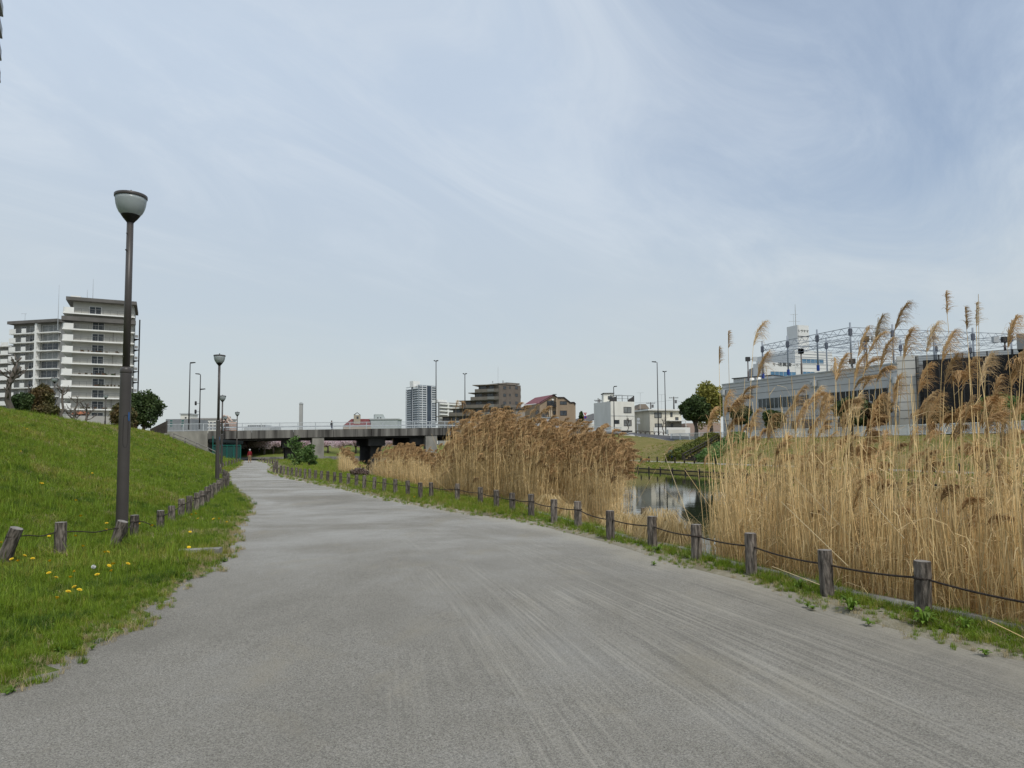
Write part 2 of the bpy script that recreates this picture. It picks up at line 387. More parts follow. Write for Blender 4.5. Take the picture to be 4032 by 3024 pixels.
_ul = np.array([float(XL(q)) for q in _uy]); _ul = np.convolve(np.pad(_ul, 9, mode='edge'), np.ones(19) / 19, 'valid')
XLS = lambda y: float(np.interp(y, _uy, _ul))
path = grid_strip('path', stations(-12, 112, .02, .25), path_cols, mp, uv=lambda x, y, z: (8 * (XRS(y) - x) / (XRS(y) - XLS(y)), y))

# --- left bank
def bank_cols(y):
    a = float(XL(y)) - .10 - .14 * (.5 + .5 * math.sin(y * 7 + 2 * math.sin(y * 3.1))) - .08 * math.sin(y * 17 + math.sin(y * 9)); c = float(CREST(y)) - 6; out = []
    for k in range(61):
        q = (k / 60) ** 1.25; x = a + (c - a) * q
        if k == 0: out.append((a + .02, -.02)); continue
        z = zleft(x, y)
        if k < 3: z = .02 + .01 * k
        out.append((x, z))
    out.append((-320, 3.9)); return out[::-1]
left_bank = grid_strip('left_bank', stations(-12, 2, .05, .5)[:-1] + stations(2, 96, .010, .07), bank_cols, M_BANK)
def bvh(o):
    me = o.data; return BVHTree.FromPolygons([v.co.copy() for v in me.vertices], [tuple(p.vertices) for p in me.polygons])
BV_L = bvh(left_bank)
# --- right verge, kerb and river wall
def verge_cols(y):
    a = float(XR(y)); c = float(KX(y)); out = []
    for k in range(13):
        x = a + (c - a) * k / 12
        z = -.02 if k == 0 else .015 + .02 * math.sin(math.pi * k / 12) + .012 * hash2(x, y, 1.6)
        if c - a > 3: z += .04 * hash2(x, y, .5)
        out.append((x, z))
    return out
verge = grid_strip('verge', stations(-12, 104, .015, .25), verge_cols, M_VERGE)
BV_R = bvh(verge)
M_CONC = mat('concrete', (.15, .142, .125), .9, (.30, .29, .265), 4, 8, .5, 30)
kerb = grid_strip('kerb', stations(-12, 104, .02, .3), lambda y: [(float(KX(y)) - .02, -.05), (float(KX(y)), .075), (float(KX(y)) + .13, .07), (float(KX(y)) + .15, -.35), (float(KX(y)) + .17, -1.6)], M_CONC)
# muddy margin that carries the reeds
M_MUD = mat('mud', (.06, .045, .03), .7, (.13, .10, .06), 3, 6, .5, 12)
mud = grid_strip('river_margin', stations(-12, 104, .03, .5), lambda y: [(float(KX(y)) + .1, -.42), (float(KX(y)) + .9, -.62 + .05 * hash2(y, 2.)), (float(KX(y)) + 2.2, -.93), (float(KX(y)) + 4.5, -1.25)], M_MUD)

# --- water
mw = bpy.data.materials.new('river_water'); mw.use_nodes = True; t = mw.node_tree; b = t.nodes['Principled BSDF']
b.inputs['Base Color'].default_value = (.022, .026, .018, 1); b.inputs['Roughness'].default_value = .03; b.inputs['IOR'].default_value = 1.33
b.inputs['Specular IOR Level'].default_value = .8
o_ = tn('ShaderNodeTexCoord')
wn = noise(mapped(o_.outputs['Object'], (.8, 2.2, 1)), 1.1, 3, .5)
bp = tn('ShaderNodeBump'); bp.inputs['Strength'].default_value = .05; bp.inputs['Distance'].default_value = .05
t.links.new(wn, bp.inputs['Height']); t.links.new(bp.outputs[0], b.inputs['Normal'])
WZ = -1.0
tag(MB().quad((-90, -30, WZ), (90, -30, WZ), (90, 330, WZ), (-90, 330, WZ)).build('water', mw), kind='structure')
tag(MB().quad((-4000, -2500, -2.2), (4000, -2500, -2.2), (4000, 7000, -2.2), (-4000, 7000, -2.2)).build('ground', M_EARTH), kind='structure')

# --- far bank across the river (right)
T0 = Vector((43.5, 67)); DV = Vector((-.324, .946)); NV = Vector((.946, .324))
def FB(s, o, z): q = T0 + DV * s + NV * o; return Vector((q.x, q.y, z))
FBP = [(-25.0, -1.25), (-24.95, -.78), (-23.8, -.62), (-22, -.28), (-21.6, -.2)]
def fbz(o):
    tab = [(-25, -.8), (-24.9, -.78), (-23.8, -.62), (-22, -.28), (-19.4, -.2), (-18.2, -.02), (-9, 1.3), (-2.2, 2.38), (-.8, 2.5), (400, 2.5)]
    return float(np.interp(o, [q[0] for q in tab], [q[1] for q in tab]))
offs = [-25.2, -24.98, -24.9, -23.8, -22, -21.5, -20.5, -19.4, -18.8, -18.2] + list(np.linspace(-17, -2.2, 14)) + [-1.4, -.8, 3, 12, 60, 400]
v = []; S = np.linspace(-130, 62, 90)
for s in S:
    for o in offs:
        z = -1.5 if o < -25.1 else (-1.5 if o == -24.98 else fbz(o))
        if -18.5 < o < -1: z += .06 * hash2(s, o, .4)
        v.append(FB(s, o, z))
n = len(offs); f = [(i*n+k, i*n+k+1, (i+1)*n+k+1, (i+1)*n+k) for i in range(len(S)-1) for k in range(n-1)]
me = bpy.data.meshes.new('far_bank'); me.from_pydata(v, [], f); me.materials.append(M_FARBANK); me.polygons.foreach_set('use_smooth', [True]*len(f))
far_bank = tag(link('far_bank', me), kind='structure'); BV_F = bvh(far_bank)
M_FPATH = mat('pale_path_gravel', (.22, .205, .165), .95, (.30, .28, .23), 2, 5)
v = [FB(s, o, fbz(o) + .02) for s in S for o in (-21.4, -19.6)]
me = bpy.data.meshes.new('far_path'); me.from_pydata(v, [], [(2*i, 2*i+1, 2*i+3, 2*i+2) for i in range(len(S)-1)]); me.materials.append(M_FPATH)
tag(link('far_path', me), kind='structure')

# --- land beyond the bridge: far shore with its river wall, and the town's ground
def shore(name, cols, xs, m):
    vv = []; nn = None
    for x in xs:
        c = cols(x); nn = len(c); vv += [(x, y, z) for y, z in c]
    ff = [(i*nn+k, i*nn+k+1, (i+1)*nn+k+1, (i+1)*nn+k) for i in range(len(xs)-1) for k in range(nn-1)]
    me = bpy.data.meshes.new(name); me.from_pydata(vv, [], ff); me.materials.append(m); me.polygons.foreach_set('use_smooth', [True]*len(ff))
    return tag(link(name, me), kind='structure')
ysh = lambda x: 158 + .18 * (x + 40)
M_FSHORE = ground_mat('shore_turf', [(0, (.085, .115, .02)), (.5, (.13, .155, .035)), (1, (.18, .17, .06))], .1, 2, .6, 8)
shore('cherry_bank', lambda x: [(ysh(x) + .6, -.35), (ysh(x) + 5, .0), (ysh(x) + 13, .35), (ysh(x) + 24, 1.9), (ysh(x) + 40, 2.2), (ysh(x) + 4000, 2.2)], list(np.linspace(-900, 24, 60)), M_FSHORE)
shore('town_ground', lambda x: [(135 + max(0, (30 - x)) * 1.5, -1.6), (136 + max(0, (30 - x)) * 1.5, 2.4), (6000, 2.4)], [0, 20, 30, 200, 1500], M_EARTH)
shore('left_town_ground', lambda x: [(95.5, 3.7), (150, 3.7), (6000, 3.7)], [-1500, -400, -150, -70, -56], M_EARTH)
M_STONE = mat('river_wall_stone', (.13, .125, .11), .9, (.24, .23, .20), .9, 6, .4, 6)
rw = thing('river_wall', 'low grey stone river wall below the cherry bank, seen under the bridge', 'wall', (-40, ysh(-40), WZ))
for i in range(38):
    x = -100 + i * 3.2
    MB().hexa([(x, ysh(x), -1.3), (x + 3.14, ysh(x + 3.14), -1.3), (x + 3.14, ysh(x) + .9, -1.3), (x, ysh(x) + .9, -1.3)],
              [(x, ysh(x) + .1, -.3), (x + 3.14, ysh(x + 3.14) + .1, -.3), (x + 3.14, ysh(x) + .9, -.3), (x, ysh(x) + .9, -.3)]).build('stone_panel', M_STONE, rw)
# ================================================================== bridge
M_BRC = mat('weathered_concrete', (.05, .047, .042), .9, (.22, .21, .188), 1.3, 8, .3, 10, stretch=(1, 1, .05), lo=.36, hi=.64)
M_BRL = mat('pale_concrete', (.20, .19, .165), .9, (.32, .305, .265), .8, 8, .25, 8, stretch=(1, 1, .5))
M_WHITE_RAIL = mat('white_rail_paint', (.50, .53, .54), .5, (.40, .43, .45), 3, 4)
M_DARK_STEEL = mat('dark_steel', (.035, .034, .034), .5)
M_GREEN_STEEL = mat('green_painted_steel', (.02, .16, .13), .5)
BPX = [(640, 89.5), (819, 92.0), (1300, 98.5), (1742, 106.0), (2120, 112.5), (2450, 120.0)]
BR = []
for (px, d), yt in zip(BPX, (1701, 1697, 1690, 1684.5, 1690, 1706)):
    q = P(px, yt, d); BR.append(q)
bu = (BR[3] - BR[1]); bu.z = 0; bu.normalize(); bn = Vector((-bu.y, bu.x, 0))     # bn points away from the viewer
BW = 17.0
def on_bridge(s):   # s: metres along from BR[1]; returns top-of-fascia point
    L_ = [(q - BR[1]).dot(bu) for q in BR]; z = float(np.interp(s, L_, [q.z for q in BR])); p = BR[1] + bu * s
    return Vector((p.x, p.y, z))
SL = [(q - BR[1]).dot(bu) for q in BR]
bridge = thing('road_bridge', 'weathered grey concrete road bridge with white railing crossing the river', 'bridge', on_bridge(20) - Vector((0, 0, 4.5)))
def brbox(mb, s0, s1, v0, v1, dz0, dz1, m=0):
    a, c = on_bridge(s0), on_bridge(s1)
    lo = [a + bn*v0, c + bn*v0, c + bn*v1, a + bn*v1]
    return mb.hexa([p + Vector((0, 0, dz0)) for p in lo], [p + Vector((0, 0, dz1)) for p in lo], m)
sp = list(np.linspace(0, SL[5], 13))
M_BRD = mat('bridge_concrete_shaded', (.035, .034, .032), .9, (.06, .058, .054), .5, 5)  # shadow under the bridge put into the concrete colour of deck, girders and piers
for a, c in zip(sp[:-1], sp[1:]):                       # each fascia panel between joints
    brbox(MB(), a + .03, c - .03, 0, .3, -1.1, 0).build('fascia_panel', M_BRC, bridge)
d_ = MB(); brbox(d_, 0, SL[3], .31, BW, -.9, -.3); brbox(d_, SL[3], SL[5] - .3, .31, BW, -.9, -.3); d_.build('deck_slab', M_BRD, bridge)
for k in range(7):
    gm = MB()
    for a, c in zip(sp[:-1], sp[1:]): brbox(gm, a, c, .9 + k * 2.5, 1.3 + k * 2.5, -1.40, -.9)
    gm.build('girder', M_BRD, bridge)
brbox(MB(), 0, SL[5], BW + .01, BW + .3, -1.1, 0).build('far_fascia', M_BRC, bridge)
# abutment on the left
ab = MB(); brbox(ab, SL[0], -.03, -.06, BW, -4.6, .04); ab.build('abutment', M_BRL, bridge)
brbox(MB(), -1.0, 1.1, .35, 2.5, -4.6, -1.1).build('bearing_shelf', M_BRC, bridge)
# piers: hammerhead columns
def pier(s, wide=3.2):
    mb = MB()
    a = on_bridge(s); fl_dir = Vector((-.324, .946, 0))        # piers stand along the river's flow
    def leg(w_, v0, v1, z0, z1):
        c = [a - bu * w_ + fl_dir * v0, a + bu * w_ + fl_dir * v0, a + bu * w_ + fl_dir * v1, a - bu * w_ + fl_dir * v1]
        mb.hexa([p + Vector((0, 0, z0)) for p in c], [p + Vector((0, 0, z1)) for p in c])
    leg(.8, 2.2, 16, -7, -2.5); leg(1.25, 1.2, 17, -2.5, -1.42)
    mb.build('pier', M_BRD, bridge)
for px in (1150, 1490, 1650):
    # solve station under this pixel column
    s = min(np.linspace(0, SL[5], 400), key=lambda q: abs((lambda p: 2016 + F * p.x / p.y)(on_bridge(q)) - px)); pier(s)
s_ = min(np.linspace(0, SL[5], 400), key=lambda q: abs(2016 + F * on_bridge(q).x / on_bridge(q).y - 1700))
brbox(MB(), s_ - .9, s_ + .9, .1, 1.1, -5.6, -1.12).build('end_pier', M_BRL, bridge)
s_ = min(np.linspace(0, SL[5], 400), key=lambda q: abs(2016 + F * on_bridge(q).x / on_bridge(q).y - 1253))
brbox(MB(), s_ - .8, s_ + .8, .1, 1.1, -5.0, -1.12).build('end_pier', M_BRL, bridge)
# railing: posts, rails and pickets
s = SL[0]
k = 0
while s < SL[5] - .2:
    e = min(s + 2.4, SL[5])
    brbox(MB(), s - .05, s + .05, .05, .15, 0.001, 1.02).build('rail_post', M_WHITE_RAIL, bridge)
    pk = MB(); brbox(pk, s + .06, e - .06, .06, .14, .93, 1.01); brbox(pk, s + .06, e - .06, .07, .13, .10, .15)
    q = s + .2
    while q < e - .1: brbox(pk, q - .012, q + .012, .09, .11, .155, .925); q += .16
    pk.build('rail_panel', M_WHITE_RAIL, bridge)
    s = e; k += 1
gr = MB()
for a, c in zip(sp[:-1], sp[1:]):
    brbox(gr, a, c, 3.0, 3.06, .42, .60)
gr.build('guard_rail', M_WHITE_RAIL, bridge)
# cars are not in view: the deck carries lamps only
def street_lamp(px, yb, yt, d, label, heads=((1, 1.0),), signal=False):
    b_ = P(px, yb, d); top = Z(px, yt, d); h = top - b_.z
    o = thing('street_lamp', label, 'street lamp', b_, 'tall street lamps along the bridge road')
    MB().lathe([(.11, 0), (.09, h * .35), (.065, h)], 10).build('pole', M_DARK_STEEL, o, True, world=False)
    for sgn, fr in heads:
        MB().tube([(0, 0, h * fr), (sgn * .25, 0, h * fr + .05)], .03, 6).build('arm', M_DARK_STEEL, o, world=False)
        MB().hexa([(sgn * .12 - .05, -.22, h*fr), (sgn*.75, -.16, h*fr + .08), (sgn*.75, .16, h*fr + .08), (sgn*.12 - .05, .22, h*fr)],
                  [(sgn*.12 - .05, -.22, h*fr + .16), (sgn*.75, -.16, h*fr + .2), (sgn*.75, .16, h*fr + .2), (sgn*.12 - .05, .22, h*fr + .16)]).build('lamp_head', M_DARK_STEEL, o, world=False)
    if signal:
        for zz in (2.6, 3.9):
            MB().tube([(0, 0, zz + .1), (-.6, 0, zz + .1)], .025, 6).build('signal_arm', M_DARK_STEEL, o, world=False)
            MB().lathe([(.10, 0), (.16, .1), (.16, .55), (.1, .65)], 10, (-.65, 0, zz - .2)).build('signal_head', M_DARK_STEEL, o, True, world=False)
street_lamp(743, 1692, 1431, 105, 'tallest dark street lamp on the left end of the bridge', ((1, 1.0),))
street_lamp(785, 1690, 1475, 108, 'street lamp with two heads and a signal arm on the bridge left end', ((-1, 1.0), (1, .72)), True)
street_lamp(1717, 1664, 1423, 116, 'tall dark street lamp in front of the high-rise tower', ((.5, 1.0), (-.5, 1.0)))
street_lamp(1831, 1660, 1474, 124, 'dark street lamp in front of the stepped brown apartment block', ((.5, 1.0), (-.5, 1.0)))
street_lamp(2419, 1703, 1524, 124, 'short street lamp before the white three-storey house', ((.8, 1.0),))
street_lamp(2593, 1714, 1427, 121, 'tallest street lamp beside the road ramp before the cream house', ((-1.2, 1.0),))
street_lamp(2622, 1710, 1465, 127, 'slimmer street lamp just right of the tallest one by the cream house', ((.5, 1.0), (-.5, 1.0)))
# dark plank fence by the left abutment
pf = thing('plank_fence', 'dark brown plank fence rising beside the bridge abutment', 'fence', P(600, 1715, 88))
for i in range(9):
    x0 = 590 + i * 7.6; a = P(x0, 1712 - i * .9, 88); c = P(x0 + 7.1, 1712 - i * .9, 88.3); h = .75 + .09 * i
    MB().hexa([a, c, c + Vector((0, .06, 0)), a + Vector((0, .06, 0))], [a + Vector((0, 0, h)), c + Vector((0, 0, h + .08)), c + Vector((0, .06, h + .08)), a + Vector((0, .06, h))]).build('plank', mat('dark_plank', (.06, .05, .045), .8, (.10, .085, .075), 4, stretch=(8, 8, 1)), pf)
# hand rail down the grassy slope
M_RAILW = mat('grey_timber', (.16, .15, .135), .85, (.26, .245, .22), 6, stretch=(1, 1, 4))
hr = thing('handrail', 'grey timber handrail running down the grass bank beside the abutment', 'handrail', P(760, 1760, 84))
hp = [P(683, 1728, 86), P(727, 1744, 85), P(774, 1765, 84), P(819, 1785, 83), P(872, 1806, 82)]
ht = [P(683, 1707, 86), P(728, 1724, 85), P(773, 1744, 84), P(818, 1763, 83), P(870, 1789, 82)]
for a, c in zip(hp, ht): MB().tube([a - Vector((0, 0, .3)), c], .09, 8).build('rail_post', M_RAILW, hr, True)
for i in range(4):
    MB().tube([ht[i], ht[i+1]], .06, 6).build('top_rail', M_RAILW, hr, True)
    lo0 = ht[i].lerp(hp[i], .62); lo1 = ht[i+1].lerp(hp[i+1], .62)
    MB().tube([lo0, lo1], .05, 6).build('lower_rail', M_RAILW, hr, True)
# green cage under the bridge end
cg = thing('storage_cage', 'dark green steel-framed mesh storage cage under the left end of the bridge', 'cage', P(890, 1806, 90))
M_NET = mat('dark_green_net', (.012, .05, .045), .8, (.02, .075, .065), 20)
q0, q1 = XY(838, 90), XY(948, 92); zc0 = Z(890, 1806, 90)
fu = (q1 - q0).normalized(); fv = Vector((-fu.y, fu.x)); Lc = (q1 - q0).length
def cp(u, v, z): q = q0 + fu * u + fv * v; return Vector((q.x, q.y, z))
for i in range(5):
    u = Lc * i / 4
    MB().tube([cp(u, 0, zc0 - .2), cp(u, 0, zc0 + (2.9 if i == 0 else 1.75))], .05, 6).build('frame_post', M_GREEN_STEEL, cg)
    if i < 4:
        u2 = Lc * (i + 1) / 4
        MB().quad(cp(u + .06, .05, zc0), cp(u2 - .06, .05, zc0), cp(u2 - .06, .05, zc0 + 1.7), cp(u + .06, .05, zc0 + 1.7)).build('mesh_panel', M_NET, cg)
        MB().tube([cp(u, -.02, zc0 + 1.72), cp(u2, -.02, zc0 + 1.72)], .04, 6).build('frame_rail', M_GREEN_STEEL, cg)
MB().hexa([cp(0, 0, zc0 + 2.1), cp(Lc + .3, 0, zc0 + 1.85), cp(Lc + .3, 4, zc0 + 1.85), cp(0, 4, zc0 + 2.1)], [cp(0, 0, zc0 + 2.6), cp(Lc + .3, -.1, zc0 + 2.25), cp(Lc + .3, 4, zc0 + 2.25), cp(0, 4, zc0 + 2.6)]).build('tarpaulin', mat('dark_tarpaulin', (.012, .02, .022), .6), cg)
MB().quad(cp(Lc, .1, zc0), cp(Lc, 4, zc0), cp(Lc, 4, zc0 + 1.75), cp(Lc, .1, zc0 + 1.75)).build('mesh_panel', M_NET, cg)

# ================================================================== rope fences
M_POST = mat('bark_cast_post', (.066, .056, .047), .9, (.25, .215, .182), 11, 8, 1.0, 24, stretch=(3.2, 3.2, .5), rand=.32, lo=.38, hi=.66)
M_CUT = mat('post_cut_top', (.17, .155, .14), .9, (.25, .23, .21), 14, 6, .3, 40)
M_ROPE = mat('dark_rope', (.03, .024, .02), .9, (.065, .05, .042), 60, 3, .8, 120)
post_meshes = []
for k in range(5):
    rr = random.Random(50 + k); n, rows = 28, 26; R0, H = .072, .60; vs = []
    ph = [rr.uniform(0, 6.28) for _ in range(10)]
    for i in range(rows):
        z = -.08 + (H + .08) * i / (rows - 1)
        for j in range(n):
            a = 2 * math.pi * j / n
            # interlaced bark plates: ridges that run up the post and wander
            w_ = math.sin(9 * a + 2.4 * math.sin(7 * z + ph[0]) + 1.3 * math.sin(19 * z + ph[1])) * .5 + math.sin(15 * a - 3 * math.sin(11 * z + ph[2]) + ph[3]) * .3 + .25 * math.sin(40 * z + 5 * a + ph[4])
            r = R0 * (1 + .03 * math.sin(2 * a + ph[5]) + .02 * math.sin(5 * z + ph[6])) + .0065 * w_
            if i == rows - 1: r *= .97
            vs.append((r * math.cos(a), r * math.sin(a), z))
    mb = MB(); mb.add(vs, [(i*n+j, i*n+(j+1)%n, (i+1)*n+(j+1)%n, (i+1)*n+j) for i in range(rows-1) for j in range(n)])
    body = mb.mesh('post_body', M_POST, True)
    top = MB(); tv = [Vector(q) for q in vs[-n:]]
    ring = [Vector((q.x * .55, q.y * .55, q.z + .003)) for q in tv]
    top.add(tv + ring + [(0, 0, H + .002)], [(j, (j+1)%n, n+(j+1)%n, n+j) for j in range(n)] + [(n+j, n+(j+1)%n, 2*n) for j in range(n)])
    post_meshes.append((body, top.mesh('cut_top', M_CUT)))
def rope_post(loc, label, group, cat='fence post', h=.55, rz=0, tilt=(0, 0), k=0, scale=1.0):
    o = thing('fence_post', label, cat, loc, group); o.rotation_euler = (tilt[0], tilt[1], rz)
    s = h / .60; o.scale = (scale, scale, s)
    for nm, me in zip(('post_body', 'cut_top'), post_meshes[k % 5]):
        c = bpy.data.objects.new(nm, me); COL.objects.link(c); c.parent = o
    return o
TILT = {0: (0, R(20)), 2: (0, R(17)), 4: (R(2), R(1))}
LH = [.58, .55, .50, .44, .40, .40, .47, .50, .50, .50]
ltops = []
for i, p in enumerate(lp):
    z = zleft(p.x, p.y) - .01
    h = LH[i] if i < len(LH) else .50 + .04 * rnd.random()
    tl = TILT.get(i, (rnd.gauss(0, .02), rnd.gauss(0, .02)))
    extra = {0: 'leaning grey post at the left edge of the photo, rope knotted round it', 1: 'upright thick grey bark post second from the left edge of photo',
             2: 'leaning bark post in front of the nearest path lamp', 3: 'upright bark post just right of the nearest path lamp, rope end hanging loose',
             4: 'short bark post with rope coiled round it, first of the far row'}.get(i, ordinal(i) + ' bark post of the left grass-bank rope fence, counted from the left edge')
    rope_post((p.x, p.y, z), extra, 'bark posts of the left rope fence', h=h, rz=0 if i in TILT else rnd.uniform(0, 6), tilt=tl, k=i, scale=1.12 if i < 3 else 1.0)
    ltops.append(Vector((p.x + math.sin(tl[1]) * h * .74, p.y, z + h * .74)))
rtops = []
for i, p in enumerate(rp):
    h = .54 + rnd.uniform(-.02, .02)
    lab = ('nearest bark post at the right edge of the photo' if i == 0 else ordinal(i - 1) + ' bark post from the right edge along the waterside rope fence')
    rope_post((p.x, p.y, .01), lab, 'bark posts of the waterside rope fence', h=h, rz=rnd.uniform(0, 6), tilt=(rnd.gauss(0, .015), rnd.gauss(0, .015)), k=i)
    rtops.append(Vector((p.x, p.y, h * .72)))
def rope(name, label, tops, sag, rad=.010, wob=0.0):
    o = thing(name, label, 'rope', tops[0])
    for a, c in zip(tops[:-1], tops[1:]):
        n = 14 if a.y < 30 else 5; ln = (c - a).length
        pts = []
        for k in range(n + 1):
            q = k / n; p_ = a.lerp(c, q); p_.z -= sag * ln * 4 * q * (1 - q)
            if wob: p_.z += wob * math.sin(q * 9 + a.x) * q * (1 - q) * 3
            pts.append(p_)
        MB().tube(pts, rad, 6 if a.y < 30 else 4).build('rope_span', M_ROPE, o, True)
    for a in tops[:14]:
        if rnd.random() < .5: MB().lathe([(.076, -.012), (.088, 0), (.076, .012)], 16, a, cap=False).build('rope_loop', M_ROPE, o, True)
    return o
rope('rope', 'dark rope sagging between the bark posts along the waterside', rtops, .022, .011)
rope('rope', 'thin dark rope sagging between the four nearest posts of the left bank', ltops[:4], .03, .008, .02)
lr = rope('rope', 'dark rope between the far row of bark posts on the left bank', ltops[4:], .03, .010)
e = ltops[3]; MB().tube([e, e + Vector((.12, .1, -.02)), e + Vector((.25, .25, -.12)), e + Vector((.33, .3, -.24)), e + Vector((.5, .4, -.26))], .008, 6).build('loose_end', M_ROPE, lr, True)
# two old posts standing at the water's edge
for (px, yb, h, lb) in ((2536, 2100, .62, 'old brown post in the water behind the straw tussocks, left of two'), (2660, 2120, .55, 'old brown post in the water behind the straw tussocks, right of two')):
    q = G(px, yb, -.45); rope_post((q.x, q.y, -.75), lb, 'old posts at the water edge', h=h + .3, k=rnd.randint(0, 4), scale=.85)
# far-side path posts and river edging stakes
i = 0
M_DARKW = mat('dark_timber', (.035, .03, .026), .9, (.06, .052, .045), 5)
for s in np.arange(-20, 30, 1.85):
    o = thing('path_post', ordinal(i) + ' small dark post beside the far path, counted from the right', 'fence post', FB(s, -21.5, fbz(-21.5) - .03), 'small dark posts along the far path')
    MB().lathe([(.085, 0), (.085, .66), (.07, .70)], 8).build('post_body', M_DARKW, o, True, world=False); i += 1
ed = thing('timber_edging', 'dark timber river edging along the far waterline', 'edging', FB(0, -25.2, WZ))
for s in np.arange(-30, 40, 2.3):
    MB().lathe([(.08, -.4), (.08, .42), (.06, .46)], 7, FB(s, -25.3, WZ)).build('stake', M_DARKW, ed, True)
    a = FB(s, -25.32, WZ + .14); c = FB(s + 2.26, -25.32, WZ + .14); up = Vector((0, 0, .12)); bk = Vector((NV.x, NV.y, 0)) * .08
    MB().hexa([a, c, c + bk, a + bk], [a + up, c + up, c + bk + up, a + bk + up]).build('edging_board', M_DARKW, ed)

# ================================================================== path lamps
M_LAMP = mat('bronze_lamp_paint', (.052, .046, .042), .42, (.062, .055, .05), 3, 3, spec=.4)
M_CUP = mat('black_cup', (.01, .009, .008), .5)
mg = bpy.data.materials.new('frosted_acrylic'); mg.use_nodes = True; t = mg.node_tree; b = t.nodes['Principled BSDF']
b.inputs['Base Color'].default_value = (.55, .60, .60, 1); b.inputs['Roughness'].default_value = .25
tr = t.nodes.new('ShaderNodeBsdfTranslucent'); tr.inputs[0].default_value = (.62, .67, .67, 1); mxs = t.nodes.new('ShaderNodeMixShader'); mxs.inputs[0].default_value = .5
t.links.new(b.outputs[0], mxs.inputs[1]); t.links.new(tr.outputs[0], mxs.inputs[2]); t.links.new(mxs.outputs[0], t.nodes['Material Output'].inputs[0])
M_BLUE = mat('blue_label', (.03, .10, .26), .5)
def path_lamp(loc, label, rz=0):
    o = thing('path_lamp', label, 'lamp post', loc, 'bowl-topped lamps along the path', rz)
    MB().lathe([(.100, -.15), (.097, .0), (.091, 2.55), (.091, 2.72), (.088, 2.76), (.062, 2.80)], 24).build('lower_pole', M_LAMP, o, True, world=False)
    MB().lathe([(.093, 2.74), (.096, 2.75), (.096, 2.79), (.091, 2.82), (.062, 2.85)], 24).build('collar', M_LAMP, o, True, world=False)
    up = MB().lathe([(.060, 2.80), (.055, 5.46)], 20); up.build('upper_pole', M_LAMP, o, True, world=False)
    MB().lathe([(.016, 0), (.016, .022), (0.001, .024)], 8, (0, 0, 0)).build('bolt', M_LAMP, o, False, loc=(-.02, -.055, 4.92), world=False).rotation_euler = (R(90), 0, 0)
    MB().lathe([(.011, 0), (.011, .016), (0.001, .018)], 8, (0, 0, 0)).build('bolt', M_LAMP, o, False, loc=(-.02, -.055, 5.22), world=False).rotation_euler = (R(90), 0, 0)
    MB().lathe([(.060, 5.435), (.066, 5.445), (.115, 5.505), (.150, 5.555), (.155, 5.565)], 32).build('cup', M_CUP, o, True, world=False)
    prof = [(.153, 5.565), (.192, 5.615), (.221, 5.68), (.240, 5.75), (.250, 5.82), (.256, 5.875)]
    sh = MB().lathe(prof + [(r - .006, z) for r, z in prof[::-1]], 32, cap=False); sh.build('lamp_bowl', mg, o, True, world=False)
    MB().lathe([(.035, 5.565), (.035, 5.80), (.02, 5.83)], 12).build('bulb', mat('lamp_bulb', (.7, .7, .66), .4), o, True, world=False)
    lid = MB().lathe([(.245, 5.872), (.264, 5.875), (.268, 5.885), (.268, 5.922), (.262, 5.93), (.12, 5.955), (.028, 5.965)], 32).build('lid', M_LAMP, o, True, world=False)
    MB().lathe([(.022, 5.96), (.026, 5.985), (.022, 6.01), (.008, 6.025)], 12).build('finial', M_LAMP, lid, True, world=False)
    # access door outline and small blue label on the lower pole
    g_ = MB(); pts = []
    for k in range(25):
        a = 2 * math.pi * k / 24; sa = math.copysign(abs(math.sin(a)) ** .5, math.sin(a)); ca = math.copysign(abs(math.cos(a)) ** .5, math.cos(a))
        an = R(-50) + .42 * ca; rr = .0935; pts.append((rr * math.cos(an), rr * math.sin(an), 1.72 + .28 * sa))
    g_.tube(pts, .0035, 4); g_.build('access_door', M_CUP, o, world=False)
    g_ = MB(); an = [R(-28), R(-10)]; r_ = .0945
    g_.quad((r_*math.cos(an[0]), r_*math.sin(an[0]), 1.90), (r_*math.cos(an[1]), r_*math.sin(an[1]), 1.90), (r_*math.cos(an[1]), r_*math.sin(an[1]), 2.05), (r_*math.cos(an[0]), r_*math.sin(an[0]), 2.05))
    g_.build('label_plate', M_BLUE, o, world=False)
    return o
LB = [(479, 2090, 12.2), (855, 1892, 33.0), (871, 1850, 56), (931, 1822, 82), (884, 1818, 92)]
labs = ['nearest tall bronze path lamp on the left bank, the largest lamp in view', 'second path lamp, standing where the left rope fence bends', 'third path lamp, partly hidden behind the second one',
        'far path lamp nearest the walker in red', 'farthest path lamp by the green cage under the bridge']
for (px, py, d), lb in zip(LB, labs):
    q = P(px, py, d); path_lamp((q.x, q.y, q.z), lb)
labs = ['park lamp on the crest in front of the apartment corner', 'park lamp on the crest before the apartment windows', 'small park lamp on the crest right of the nearest path lamp']
for (px, yt, d), lb in zip(((215, 1485, 66), (417, 1553, 84), (527, 1574, 95)), labs):
    q = P(px, yt, d); path_lamp((q.x, q.y, q.z - 6.0), lb)

